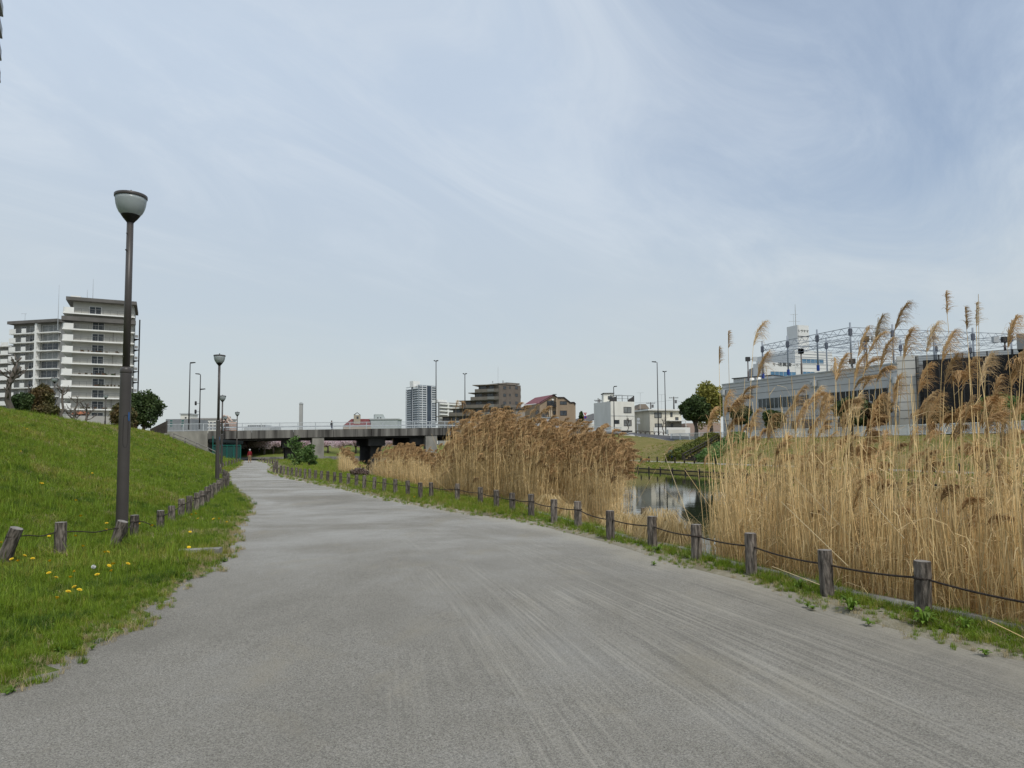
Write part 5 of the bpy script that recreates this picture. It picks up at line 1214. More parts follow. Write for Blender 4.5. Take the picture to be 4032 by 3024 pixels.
# stepped brown apartment block
M_BR = mat('brown_tile', (.135, .112, .092), .8, (.165, .14, .116), .6, 6); M_BR2 = mat('brown_parapet', (.15, .135, .115), .8, (.18, .16, .138), .6); M_BRR = mat('brown_ledge', (.24, .21, .18), .8)
f = FR(XY(1720, 262), XY(1966, 255)); o = thing('stepped_apartment', 'brown tiled apartment block stepping down to the left', 'apartment block', f.p(10, 0, 2.4))
zt = f.z(1960, 1512); fhh = 2.85; xs = [1869, 1852, 1808, 1766, 1724, 1724, 1724]
for i, x in enumerate(xs):
    zt_i = zt - fhh * i; u0 = f.at(x)
    b_ = MB(); f.box(b_, u0 + 1.2, f.L, 1.6, 12, zt_i - fhh + .05, zt_i - .25); b_.build('storey', M_BR, o)
    b_ = MB(); f.box(b_, u0 - .9, f.L, .2, 12, zt_i - .25, zt_i); b_.build('floor_slab', M_BRR if i == 0 else M_BR2, o)
    b_ = MB(); f.box(b_, u0 + .1, f.L - .05, 0, .18, zt_i - fhh + .01, zt_i - fhh + 1.2); b_.build('parapet', M_BR2, o)
    n_ = max(2, int((f.L - u0) / 4))
    for k in range(n_):
        a = u0 + 1.6 + (f.L - u0 - 2.2) * k / n_; window(o, f, a, a + 2.4, zt_i - fhh + .3, zt_i - .5, 2, M_FRAME, M_WIN, 1.6, .08)
    if i < 4: b_ = MB(); u_ = f.L - 4.5; f.box(b_, u_, u_ + 2.6, -.06, -.003, zt_i - fhh + .15, zt_i - fhh + 1.15); b_.build('glass_balustrade', mat('grey_glass', (.20, .20, .19), .3), o)
fe = FR(XY(1966, 255), XY(2052, 262)); b_ = MB(); fe.box(b_, 0, fe.L, 0.002, 12, 2.3, zt - .02); b_.build('end_wall', M_BR, o); b_ = MB(); fe.box(b_, -.2, fe.L * .75, -.25, 12, zt, zt + .3); b_.build('cornice', M_BRR, o)
b_ = MB(); fe.box(b_, fe.L * .45, fe.L + .4, 1, 10, zt + .31, zt + .9); b_.build('roof_hood', M_BR2, o)
for i, y in enumerate((1522, 1551, 1582)):
    for (x0, x1) in ((1983, 1993), (2007, 2011), (2030, 2039)): wpx(o, fe, x0, x1, y, y + (10 if x1 - x0 > 5 else 8), n=2 if x1 - x0 > 5 else 1)
for i in range(4): b_ = MB(); z = fe.z(2052, 1540 + i * 27); fe.box(b_, fe.L - .01, fe.L + 1.0, 1, 4, z, z + 1.1); b_.build('side_balcony', M_BR2, o)
b_ = MB(); fe.box(b_, 1, fe.L * .6, -2.2, -.01, fe.z(1990, 1605), fe.z(1990, 1594)); b_.build('entrance_hood', M_BR2, o)
for px, y0, y1, r_ in ((1961, 1508, 1445, .05), (1981, 1508, 1498, .25), (1940, 1508, 1500, .2)): MB().tube([P(px, y0, 258), P(px, y1, 258)], r_, 6).build('aerial', M_LG, o)
# beige house with red roof
M_BG = mat('beige_render', (.36, .27, .18), .9, (.31, .235, .16), .8, 6, stretch=(1, 1, .4)); M_PURR = mat('maroon_roof', (.17, .065, .075), .8, (.21, .085, .095), 3, stretch=(1, 1, 1))
f = FR(XY(2126, 152), XY(2268, 153)); o = thing('beige_house', 'beige house with maroon pitched roof behind the reeds', 'house', f.p(4, 0, 2.6)); D_ = 9
zz = lambda x, y: f.z(x, y); U = f.at
prof = [(2126, 1700), (2126, 1586), (2181, 1554), (2195, 1565), (2222, 1565), (2247, 1585), (2261, 1584), (2268, 1592), (2268, 1700)]
b_ = MB(); b_.prism([f.p(U(min(max(x, 2127), 2267.5)), 0, zz(x, y)) for x, y in prof], Vector((f.v.x, f.v.y, 0)) * D_); b_.build('wall', M_BG, o)
fl_ = f.side(0, D_)   # receding left wall is seen: build a lower wing wall
fw3 = FR(XY(2068, 158), XY(2126, 152)); b_ = MB(); fw3.box(b_, 0, fw3.L - .02, .02, .3, 2.4, fw3.z(2100, 1592)); b_.build('side_wing', M_BG, o); wpx(o, fw3, 2111, 2120, 1616, 1634, n=2)
rf = MB(); a1, a2 = f.p(U(2126) - .1, -.25, zz(2126, 1588)), f.p(U(2181) + .1, -.25, zz(2181, 1553)); e1, e2 = fw3.p(-.2, -.2, fw3.z(2068, 1594)), P(2106, 1566, 160)
rf.add([a1, a2, e2, e1], [(0, 1, 2, 3)]); rf.add([a1 + Vector((0, 0, -.2)), a2 + Vector((0, 0, -.2)), a2, a1], [(0, 1, 2, 3)]); rf.build('roof', M_PURR, o)
for (xa, ya), (xb, yb) in zip(prof[1:-2], prof[2:-1]):
    t_ = MB(); p0, p1 = f.p(U(xa), -.12, zz(xa, ya)), f.p(U(xb), -.12, zz(xb, yb)); t_.tube([p0, p1], .13, 5); t_.build('roof_trim', mat('dark_trim', (.03, .022, .02), .7), o)
wpx(o, f, 2156, 2183, 1579, 1598, n=2); wpx(o, f, 2207, 2232, 1581, 1592, n=2); wpx(o, f, 2207, 2232, 1618, 1635, n=2); wpx(o, f, 2132, 2152, 1621, 1641, n=2); wpx(o, f, 2180, 2187, 1620, 1631, n=1); wpx(o, f, 2154, 2157, 1620, 1631, n=1)
for i in range(16): b_ = MB(); u = U(2153) + i * (U(2188) - U(2153)) / 15; f.box(b_, u - .03, u + .03, -.9, -.85, zz(2170, 1600), zz(2170, 1586)); b_.build('balcony_bar', M_FRAME, o)
b_ = MB(); f.box(b_, U(2152), U(2189), -.95, -.8, zz(2170, 1586), zz(2170, 1585)); f.box(b_, U(2152), U(2189), -.95, -.003, zz(2170, 1602), zz(2170, 1600)); b_.build('balcony', M_FRAME, o)
for x in (2164, 2171): b_ = MB(); f.box(b_, U(x) - .08, U(x) + .12, -.5, -.004, zz(x, 1641), zz(x, 1603)); b_.build('buttress', mat('pale_buttress', (.58, .47, .34), .9), o)
b_ = MB(); f.box(b_, U(2188), U(2194), -.8, -.01, zz(2190, 1660), zz(2190, 1567)); b_.build('corner_pier', M_BG, o)
MB().lathe([(.05, 0), (.45, .12), (.5, .2)], 14, f.p(U(2185), -.3, zz(2185, 1556))).build('satellite_dish', M_LG, o)
b_ = MB(); f.box(b_, U(2173), U(2180), -.45, -.13, zz(2176, 1577), zz(2176, 1571)); b_.build('air_conditioner', M_WWALL, o)
# white box in front of it
o, f, zt = simple('white_hut', 'white flat-roofed hut in front of the beige house, half hidden by reeds', 'building', 2118, 2200, 1645, 146, mat('white_sheet', (.55, .57, .57), .8), 5, 2.4); wpx(o, f, 2122, 2144, 1654, 1664, n=2); b_ = MB(); f.box(b_, -.2, f.L + .1, -.2, 5.2, zt + .002, zt + .12); b_.build('roof', M_LG, o)
o, f, zt = simple('grey_house', 'grey house glimpsed between the brown block and the beige house', 'house', 2034, 2072, 1612, 168, mat('warm_grey', (.36, .33, .29), .9), 6, 2.4, roof=M_ROOFG)
for i in range(7): b_ = MB(); f.box(b_, i * f.L / 7, i * f.L / 7 + .08, -.3, -.22, f.z(2050, 1613), f.z(2050, 1600)); b_.build('balcony_bar', M_FRAME, o)
o = simple('white_gable_house', 'low white house with grey sloping roof behind the utility poles', 'house', 2290, 2380, 1668, 165, M_WWALL, 8, 2.4)[0]; f = FR(XY(2285, 164), XY(2385, 166))
MB().add([f.p(0, -.3, f.z(2300, 1668)), f.p(f.L, -.3, f.z(2380, 1636)), f.p(f.L, 7, f.z(2380, 1636) + .8), f.p(0, 7, f.z(2300, 1668) + .8), f.p(0, -.3, f.z(2300, 1668) - .2), f.p(f.L, -.3, f.z(2380, 1636) - .2)], [(0, 1, 2, 3), (4, 5, 1, 0)]).build('roof', M_ROOFG, o)
# white three-storey house
f = FR(XY(2407, 132), XY(2501, 134)); o = thing('white_house', 'white three-storey house with a roof terrace by the road', 'house', f.p(3, 0, 2.8)); zt = f.z(2450, 1581); D_ = 6.5
b_ = MB(); f.box(b_, 0, f.L, 0, D_, 2.5, zt); b_.build('wall', M_WWALL, o)
fsd = FR(XY(2378, 138.5), XY(2406.6, 132.1)); b_ = MB(); fsd.box(b_, 0, fsd.L, .02, .2, 2.5, fsd.z(2390, 1581)); b_.build('side_wall', mat('white_render_shaded', (.6, .59, .53), .9), o)  # side wall: its shade is put into a darker copy of the render
b_ = MB(); f2 = FR(XY(2380, 137), XY(2418, 137)); z_s = f2.z(2400, 1550); f2.box(b_, 0, f2.L, 0, 3, zt - 2, z_s); b_.build('stair_tower', M_WWALL, o); b_ = MB(); f2.box(b_, -.15, f2.L + .2, -.2, 3.2, z_s + .002, z_s + .15); b_.build('stair_roof', M_FRAME, o); wpx(o, f2, 2397, 2414, 1561, 1572, n=1)
for x0, x1 in ((2458, 2486),):
    wpx(o, f, x0, x1, 1604, 1625, n=2, gm=M_WINL); wpx(o, f, x0, x1, 1655, 1676, n=2, gm=M_WINL)
wpx(o, f, 2420, 2438, 1655, 1667, n=2)
b_ = MB(); f.box(b_, -.05, f.L + .05, -.06, -.004, f.z(2450, 1637.5), f.z(2450, 1636.5)); b_.build('string_course', M_LG, o)
for u in np.linspace(.1, f.L - .1, 5): b_ = MB(); f.box(b_, u - .04, u + .04, .1, .18, zt, zt + 1.1); b_.build('terrace_post', M_FRAME, o)
b_ = MB(); f.box(b_, 0, f.L, .1, .18, zt + 1.1, zt + 1.18); f.box(b_, 0, f.L, .12, .15, zt + .55, zt + .6); b_.build('terrace_rail', M_FRAME, o)
for u0, u1, h0, h1 in ((-.2, 1.4, .5, 1.0), (f.L * .72, f.L, .3, 1.15)): MB().hexa([f.p(u0, .02, zt - .1), f.p(u1, .02, zt - .1), f.p(u1, .08, zt - .1), f.p(u0, .08, zt - .1)], [f.p(u0, .02, zt + h0), f.p(u1, .02, zt + h1), f.p(u1, .08, zt + h1), f.p(u0, .08, zt + h0)]).build('terrace_screen', mat('slate_screen', (.06, .058, .056), .8), o)
def tv_antenna(px, y0, y1, d, par):
    a = P(px, y0, d); t_ = P(px, y1, d); mb = MB(); mb.tube([a, t_], .035, 5); mb.tube([t_ + Vector((-.8, 0, -.1)), t_ + Vector((.7, 0, -.05))], .03, 4)
    for k in range(5): mb.tube([t_ + Vector((-.7 + .3 * k, -.25, -.09)), t_ + Vector((-.7 + .3 * k, .25, -.09))], .015, 4)
    mb.build('tv_antenna', M_LG, par)
tv_antenna(2437, 1580, 1553, 134, o)
# cream two-storey house
f = FR(XY(2561, 134), XY(2686, 136)); o = thing('cream_house', 'cream two-storey house with flat roof and balcony by the round tree', 'house', f.p(3, 0, 2.6)); zt = f.z(2620, 1617)
b_ = MB(); f.box(b_, 0, f.L, 0, 7, 2.4, zt); b_.build('wall', M_CREAM, o); b_ = MB(); f.box(b_, -.6, f.L, -.5, 7.3, zt + .002, zt + .28); b_.build('roof', M_APW, o)
fsd = FR(XY(2534, 138), XY(2560.6, 134.1)); b_ = MB(); fsd.box(b_, 0, fsd.L, .02, .2, 2.4, fsd.z(2550, 1619)); b_.build('side_wall', M_CREAM, o)
for x0, x1, y0, y1 in ((2550, 2556, 1627, 1646), (2541, 2544, 1629, 1647), (2546, 2558, 1671, 1690)): wpx(o, fsd, x0, x1, y0, y1, n=1)
for x0, x1, y0, y1, n_, g in ((2579, 2605, 1626, 1644, 2, M_WINL), (2642, 2648, 1625, 1640, 1, M_WIN), (2661, 2671, 1644, 1654, 1, M_WIN), (2580, 2607, 1669, 1683, 2, M_WINL), (2643, 2649, 1668, 1683, 1, M_WIN)): wpx(o, f, x0, x1, y0, y1, n=n_, gm=g)
b_ = MB(); f.box(b_, U_ if False else f.at(2623), f.L + .3, -1.4, -.01, f.z(2650, 1658.5), f.z(2650, 1656)); b_.build('porch_roof', M_APW, o)
b_ = MB(); f.box(b_, f.at(2625), f.L, -.004, .003, f.z(2650, 1683), f.z(2650, 1660)); b_.build('porch_shade_panel', mat('porch_shade', (.30, .285, .25), .9), o)  # flat panel on the wall, shade below the porch roof painted as its colour
b_ = MB(); f.box(b_, f.at(2556), f.at(2696), -2.0, -1.8, 2.4, f.z(2620, 1684)); b_.build('garden_wall', M_APW, o)
b_ = MB(); f.box(b_, f.at(2560), f.at(2690), -1.95, -1.9, f.z(2620, 1681), f.z(2620, 1679.5)); b_.build('garden_rail', M_FRAME, o); MB().tube([f.p(f.at(2687), -1.3, f.z(2687, 1686)), f.p(f.at(2687), -1.3, f.z(2687, 1658))], .08, 6).build('porch_post', M_APW, o)
tv_antenna(2521, 1640, 1545, 140, o); tv_antenna(2605, 1612, 1552, 140, o)
o, f, zt = simple('tan_house', 'small tan house with sloping roof between the white and cream houses', 'house', 2500, 2560, 1610, 150, mat('tan_wall', (.30, .25, .20), .9, (.26, .215, .17), 1), 6, 2.4)
b_ = MB(); b_.prism([f.p(f.L * .25, -.2, zt), f.p(f.L * .35, -.2, f.z(2520, 1591)), f.p(f.L * .75, -.2, f.z(2540, 1591)), f.p(f.L, -.2, zt)], Vector((f.v.x, f.v.y, 0)) * 6); b_.build('gable', mat('tan_wall', (.3, .25, .2)), o)
for x0, x1, y0, y1 in ((2502, 2516, 1633, 1652), (2524, 2530, 1636, 1650)): wpx(o, f, x0, x1, y0, y1, n=2)
b_ = MB(); f.box(b_, 0, f.L * .6, -1.3, -.01, f.z(2510, 1664), f.z(2510, 1652)); b_.build('balcony', mat('tan_wall', (.3, .25, .2)), o); b_ = MB(); f.box(b_, .2, f.L * .5, -.05, -.004, 2.4, f.z(2510, 1670)); b_.build('carport', M_BLACK, o)
b_ = MB(); f.box(b_, -.3, f.L * .6, -1.2, 3, f.z(2510, 1629), f.z(2510, 1625)); b_.build('eave', M_FRAME, o)
o, f, zt = simple('pink_house', 'pinkish low house behind the round dark tree', 'house', 2700, 2840, 1666, 140, mat('pink_render', (.42, .32, .27), .9), 6, 2.4)
# road ramp at the right bridge end, hedge strip, fence, signs
RD = [P(2380, 1706, 119), P(2470, 1710, 118), P(2560, 1722, 115), P(2640, 1736, 112), P(2900, 1737, 108), P(2900, 1722, 121), P(2640, 1716, 123), P(2560, 1710, 126), P(2470, 1702, 128), P(2380, 1698, 130)]
tag(MB().add(RD, [(0, 1, 8, 9), (1, 2, 7, 8), (2, 3, 6, 7), (3, 4, 5, 6)]).build('road', mat('asphalt', (.075, .076, .08), .9, (.10, .10, .105), .5, 5)), kind='structure')
tag(MB().quad(RD[1].lerp(RD[8], .1) + Vector((0, 0, .05)), RD[2].lerp(RD[7], .05) + Vector((-1.5, 0, .10)), RD[2].lerp(RD[7], .13) + Vector((-1.5, 0, .12)), RD[1].lerp(RD[8], .18) + Vector((0, 0, .05))).build('road_marking', mat('road_paint', (.7, .7, .68), .8)), kind='structure')
tag(MB().add([P(2390, 1712, 117.5), P(2560, 1726, 114), P(2645, 1737, 111.8), P(2645, 1800, 102), P(2390, 1800, 102), *[RD[i] - Vector((0, 0, .03)) for i in (0, 2, 3)]], [(0, 1, 2, 3, 4), (5, 6, 1, 0), (6, 7, 2, 1)]).build('road_embankment', M_FARBANK), kind='structure')
a = P(2455, 1712, 128)
def boxpx(name, label, cat, x0, x1, y0, y1, d, m, dep=.4):
    p = [P(x0, y1, d), P(x1, y1, d), P(x1, y1, d) + Vector((0, dep, 0)), P(x0, y1, d) + Vector((0, dep, 0))]; h = Z((x0 + x1) / 2, y0, d) - p[0].z
    return tag(MB().hexa(p, [q + Vector((0, 0, h)) for q in p]).build(name, m), label, cat)
boxpx('dark_signboard', 'long dark low board in front of the white three-storey house', 'board', 2428, 2490, 1695, 1701, 131, M_BLACK)
boxpx('hedge_strip', 'clipped low hedge along the road before the white house', 'hedge', 2440, 2502, 1703, 1712, 129, mat('hedge_green', (.04, .055, .025), .9, (.08, .10, .05), 3, 6, .8, 8))
boxpx('utility_box', 'white storage box in front of the cream house', 'box', 2632, 2699, 1691, 1709, 122, M_WWALL, 2)
rf_ = thing('road_fence', 'low brown arched guard fence along the road ramp', 'fence', P(2580, 1712, 124)); M_RUST = mat('brown_rail', (.05, .035, .028), .7)
for i in range(8):
    x = 2505 + i * 18; a = P(x, 1713 + i * .9, 124); c = P(x + 18, 1714 + i * .9, 124); MB().tube([a, a + Vector((0, 0, .8))], .05, 5).build('post', M_RUST, rf_)
    m_ = (a + c) / 2; MB().tube([a + Vector((0, 0, .3)), a.lerp(c, .25) + Vector((0, 0, .65)), m_ + Vector((0, 0, .75)), a.lerp(c, .75) + Vector((0, 0, .65)), c + Vector((0, 0, .3))], .035, 5).build('arch_rail', M_RUST, rf_); MB().tube([a + Vector((0, 0, .78)), c + Vector((0, 0, .78))], .035, 5).build('top_rail', M_RUST, rf_)
def upole(px, y0, y1, d, label, arms=2):
    a = P(px, y0, d); h = Z(px, y1, d) - a.z; o = thing('utility_pole', label, 'utility pole', a); MB().lathe([(.17, 0), (.12, h)], 8).build('pole', mat('pole_concrete', (.10, .095, .09), .9), o, True, world=False)
    for k in range(arms):
        z = h * (.93 - .13 * k); MB().box(-1.0, 1.0, -.06, .06, z - .05, z + .05).build('crossarm', M_DARK_STEEL, o, world=False)
        for x in (-.9, -.5, .5, .9): MB().lathe([(.05, 0), (.07, .1), (.03, .2)], 6, (x, 0, z + .05)).build('insulator', M_LG, o, world=False)
    MB().lathe([(.25, 0), (.25, .7)], 8, (.45, 0, h * .62)).build('transformer', mat('pole_grey', (.2, .2, .2), .7), o, world=False); return o
upole(2363, 1690, 1571, 150, 'utility pole with transformer left of the white three-storey house'); upole(2357, 1690, 1568, 172, 'thinner utility pole just behind the first, left of the white house', 1); upole(2654, 1630, 1562, 150, 'utility pole behind the cream house beside the round tree', 1); upole(2563, 1640, 1584, 160, 'utility pole behind the tan house roof', 1)
for (xa, ya, xb, yb) in ((2654, 1575, 2760, 1592), (2500, 1586, 2654, 1574), (2363, 1578, 2420, 1600)):
    tag(MB().tube([P(xa + (xb - xa) * q / 8, ya + (yb - ya) * q / 8 + 14 * (q / 8) * (1 - q / 8), 150) for q in range(9)], .02, 4).build('power_line', M_DARK_STEEL), {2654: 'power line running into the round dark tree', 2500: 'power line sagging over the cream house', 2363: 'power line between the pole and the white house'}[xa], 'power line')
sg = thing('road_sign', 'red triangular stop sign above a round blue sign over the reeds', 'road sign', P(2305, 1690, 130)); a = P(2305, 1690, 130); MB().tube([a, Vector((a.x, a.y, Z(2304, 1626, 130)))], .04, 6).build('pole', M_LG, sg)
M_SR = mat('sign_red', (.45, .03, .03), .5); M_SB = mat('sign_blue', (.03, .06, .32), .5); w_ = 11 * 130 / F / 2 * 1.0; zc_ = Z(2304, 1630, 130); ax = P(2304, 1630, 130).x
MB().prism([(ax - .33, 129.9, zc_ + .24), (ax + .33, 129.9, zc_ + .24), (ax, 129.9, zc_ - .33)], (0, .04, 0)).build('stop_plate', M_SR, sg); MB().prism([(ax - .15, 129.885, zc_ + .12), (ax + .15, 129.885, zc_ + .12), (ax + .13, 129.885, zc_ + .06), (ax - .13, 129.885, zc_ + .06)], (0, .01, 0)).build('stop_band', mat('sign_white', (.75, .75, .75), .5), sg)
dk = MB(); pts = [(ax + .28 * math.cos(q), 129.9, zc_ - .62 + .28 * math.sin(q)) for q in np.linspace(0, 6.283, 17)[:-1]]; dk.prism(pts, (0, .04, 0)); dk.build('round_plate', M_SR, sg); MB().prism([(ax + .21 * math.cos(q), 129.89, zc_ - .62 + .21 * math.sin(q)) for q in np.linspace(0, 6.283, 17)[:-1]], (0, .008, 0)).build('blue_disc', M_SB, sg)
bs = thing('bus_stop_sign', 'white pole with round plate beside the road before the cream house', 'sign', P(2511, 1711, 127)); a = P(2511, 1711, 127); MB().tube([a, Vector((a.x, a.y, Z(2511, 1645, 127)))], .06, 6).build('pole', M_WHITE_RAIL, bs); pc = P(2514, 1651, 126.9)
MB().prism([pc + Vector((.28 * math.cos(q), 0, .28 * math.sin(q))) for q in np.linspace(0, 6.283, 15)[:-1]], (0, .04, 0)).build('round_plate', M_LG, bs); pc = P(2514, 1662, 126.9); MB().hexa([pc + Vector((-.3, 0, -.3)), pc + Vector((.3, 0, -.3)), pc + Vector((.3, .04, -.3)), pc + Vector((-.3, .04, -.3))], [pc + Vector((-.3, 0, .1)), pc + Vector((.3, 0, .1)), pc + Vector((.3, .04, .1)), pc + Vector((-.3, .04, .1))]).build('timetable_plate', M_LG, bs)

# ---- grey hall with the steel frame on its roof (right)
M_GYM = mat('grey_panel_cladding', (.50, .505, .50), .85, (.56, .565, .56), .5, 5); M_GYML = mat('lit_panel_cladding', (.56, .55, .51), .85, (.62, .61, .57), .5, 5); M_JOINT = mat('panel_joint', (.24, .24, .24), .9)  # end bay cladding: stronger light on that face put into a paler colour
A_, B_ = XY(2850, 107), XY(3545, 80); f = FR(A_, B_); gym = thing('grey_hall', 'long grey panel-clad hall behind the white fence, right', 'building', f.p(10, 0, 2.5)); zt = f.z(3200, 1474.5)
b_ = MB(); f.box(b_, 0, f.L - .001, 0, 18, 2.4, zt); b_.build('wall', M_GYM, gym)
b_ = MB(); f.box(b_, -.05, f.L + .05, -.08, 18, zt + .002, zt + .18); b_.build('roof_edge', M_LG, gym)
for py in (1500, 1511, 1537, 1607, 1637, 1655): z = f.z(3215, py - 12 if py < 1600 else py); b_ = MB(); f.box(b_, 0, f.L, -.025, -.003, z - .03, z + .03); b_.build('panel_joint', M_JOINT, gym)
def ribbon_window(x0, x1, yl0, yl1, n_, g):
    u0, u1 = f.at(x0), f.at(x1); z1_, z0_ = f.z(x0, yl0), f.z(x0, yl1); window(gym, f, u0, u1, z0_, z1_, n_, M_LG, g, 0, .10)
ribbon_window(2990, 3190, 1572, 1611, 12, mat('grey_green_glass', (.06, .07, .07), .15, (.09, .10, .10), .3)); ribbon_window(3249, 3504, 1549, 1593, 11, mat('black_glass', (.01, .011, .012), .1))
for x in (2855, 2957, 3215, 3532):
    u = f.at(x); z = f.z(x, {2855: 1547, 2957: 1540, 3215: 1512, 3532: 1500}[x]); MB().lathe([(.2, -.5), (.30, -.3), (.30, .42)], 10, f.p(u + .2, -.36, z)).build('rain_hopper', M_LG, gym); b_ = MB(); f.box(b_, u - .5, u - .22, -.5, -.01, z - .05, z + .4); b_.build('vent_box', M_LG, gym)
    MB().tube([f.p(u + .2, -.35, z - .6), f.p(u + .2, -.35, 2.5)], .09, 6).build('downpipe', M_LG, gym)
for (x0, x1, y0, y1) in ((2866, 2882, 1604, 1621), (2945, 2960, 1600, 1618), (2867, 2888, 1675, 1690), (3120, 3128, 1660, 1690)): wpx(gym, f, x0, x1, y0, y1, n=1, gm=M_BLACK)
for (x0, x1) in ((3160, 3205), (3020, 3060), (3300, 3360)): b_ = MB(); f.box(b_, f.at(x0), f.at(x1), -.03, -.004, 2.5, f.z(x0, 1652)); b_.build('roller_door', mat('door_brown', (.20, .17, .15), .8), gym)
B2 = XY(3632, 79); fe = FR(B_, B2); b_ = MB(); fe.box(b_, .02, fe.L, 0, 12, 2.4, zt + .9); b_.build('end_bay', M_GYML, gym)
for i in range(9): z = 3.6 + i * .95; b_ = MB(); fe.box(b_, .02, fe.L, -.025, -.003, z - .025, z + .025); b_.build('panel_joint', M_JOINT, gym)
fr2 = FR(XY(2895, 111), XY(3050, 106)); b_ = MB(); fr2.box(b_, 0, fr2.L, 0, 6, zt - .5, fr2.z(2950, 1487)); b_.build('roof_house', M_GYM, gym); b_ = MB(); fr2.box(b_, -.2, fr2.L + .2, -.2, 6.2, fr2.z(2950, 1487), fr2.z(2950, 1484)); b_.build('roof_house_lid', M_FRAME, gym)
for x in (2976, 3003): MB().lathe([(.35, 0), (.35, .9), (.2, 1.0)], 10, fr2.p(fr2.at(x), -.7, zt + .18)).build('roof_fan', M_APW, gym, True)
# netted hall at the right edge
fn = FR(XY(3621, 77.5), XY(4330, 68)); nh = thing('netted_hall', 'dark hall veiled by a black net at the right edge', 'building', fn.p(5, 0, 2.5)); ztn = 11.4
b_ = MB(); fn.box(b_, .5, fn.L, 1.2, 20, 2.4, ztn - .4); b_.build('wall', mat('hall_dark_wall', (.055, .056, .058), .8, (.075, .076, .078), .4), nh)
b_ = MB(); fn.box(b_, 9.2, fn.L, -.3, 20, ztn - .1, ztn + 1.5); b_.build('roof_band', mat('roof_band_grey', (.22, .23, .24), .8), nh)
for k in range(int(fn.L / 2.2) + 1):
    u = min(k * 2.2, fn.L); MB().tube([fn.p(u, 0, 2.5), fn.p(u, 0, ztn)], .07, 6).build('net_post', M_DARK_STEEL, nh)
for i in range(15): z = 2.7 + i * .62; MB().tube([fn.p(0, -.02, z), fn.p(fn.L, -.02, z)], .025, 4).build('net_cable', M_BLACK, nh)
mn = bpy.data.materials.new('black_net'); mn.use_nodes = True; t = mn.node_tree; b = t.nodes['Principled BSDF']; b.inputs['Base Color'].default_value = (.008, .008, .009, 1); b.inputs['Roughness'].default_value = .9
tp = t.nodes.new('ShaderNodeBsdfTransparent'); mxs = t.nodes.new('ShaderNodeMixShader'); mxs.inputs[0].default_value = .62; t.links.new(tp.outputs[0], mxs.inputs[1]); t.links.new(b.outputs[0], mxs.inputs[2]); t.links.new(mxs.outputs[0], t.nodes['Material Output'].inputs[0])
MB().quad(fn.p(0, .06, 2.5), fn.p(fn.L, .06, 2.5), fn.p(fn.L, .06, ztn), fn.p(0, .06, ztn)).build('net', mn, nh)
# steel frame of masts and trusses
M_FRS = mat('galvanised_blue', (.22, .25, .29), .5, (.28, .31, .35), 2); C_ = XY(3365, 84); D_e = XY(3013, 98.8); E_ = XY(4150, 91.5); Zr = 16.4; sf = thing('practice_net_frame', 'steel masts and lattice trusses of a ball-net frame above the grey hall', 'steel frame', (C_.x, C_.y, zt))
def mast(q, z0, z1, r=.11):
    MB().tube([(q.x, q.y, z0), (q.x, q.y, z1)], r, 8).build('mast', M_FRS, sf, True); MB().box(q.x - .17, q.x + .17, q.y - .17, q.y + .17, z1 - 1.6, z1 - .75).build('winch_box', mat('winch_grey', (.10, .11, .14), .6), sf)
def truss(a, c, zt_, n_, h=.75, r=.036):
    mb = MB(); pa = lambda q, z: Vector((a.x + (c.x - a.x) * q, a.y + (c.y - a.y) * q, z)); mb.tube([pa(0, zt_), pa(1, zt_)], r * 1.3, 4); mb.tube([pa(0, zt_ - h), pa(1, zt_ - h)], r * 1.3, 4)
    for k in range(n_):
        q = k / n_; e = (k + 1) / n_; mb.tube([pa(q, zt_ - h if k % 2 else zt_), pa(e, zt_ if k % 2 else zt_ - h)], r * .8, 3)
    mb.build('truss', M_FRS, sf)
lrow = [C_.lerp(D_e, q) for q in (0, .34, .68, 1)]; frow = [C_.lerp(E_, q) for q in (0, .2, .4, .6, .8, 1)]
off = (D_e - C_)
for q in lrow: mast(q, zt + .2, Zr)
for q in frow[1:]: mast(q, zt + .1, Zr)
for a, c in zip(lrow[:-1], lrow[1:]): truss(a, c, Zr - .6, 8); truss(a, c, Zr - 2.0, 8, .5, .03)
for a, c in zip(frow[:-1], frow[1:]): truss(a, c, Zr - .6, 10)
for q in (.34, .68, 1): truss(C_ + off * q, E_ + off * q, Zr - .6, 46, .75, .03)
for fq in frow[1:]:
    truss(fq, fq + off, Zr - .6, 18, .7, .026); mast(fq + off * .68, zt + .1, Zr, .10)
for k, q in enumerate(np.linspace(0, 1, 9)):
    a = C_.lerp(D_e, q); c = E_ + off * q; MB().tube([(a.x, a.y, Zr - 2.9), ((a.x + c.x) / 2, (a.y + c.y) / 2, Zr - 3.3), (c.x, c.y, Zr - 2.9)], .03, 4).build('cable', M_FRS, sf)
for q in lrow[1:]: MB().lathe([(.2, 0), (.2, .7)], 8, (q.x, q.y, zt + .25)).build('blue_base', mat('blue_wrap', (.02, .06, .28), .6), sf)
def flood(px, y0, y1, d, side, label):
    a = P(px, y0, d); h = Z(px, y1, d) - a.z; o = thing('floodlight', label, 'floodlight', a, 'floodlights on the hall roof'); MB().lathe([(.13, 0), (.13, h * .5), (.09, h * .52), (.09, h)], 8).build('pole', mat('brown_grey_pole', (.12, .10, .095), .7), o, True, world=False)
    for x, m_ in ((0, M_DARK_STEEL), (side * 1.05, M_LG)): MB().box(x - .32, x + .32, -.2, .2, h - .25, h + .4).build('lamp_head', m_, o, world=False)
    MB().box(min(0, side * .75), max(0, side * .75), -.04, .04, h + .02, h + .1).build('bracket', M_DARK_STEEL, o, world=False)
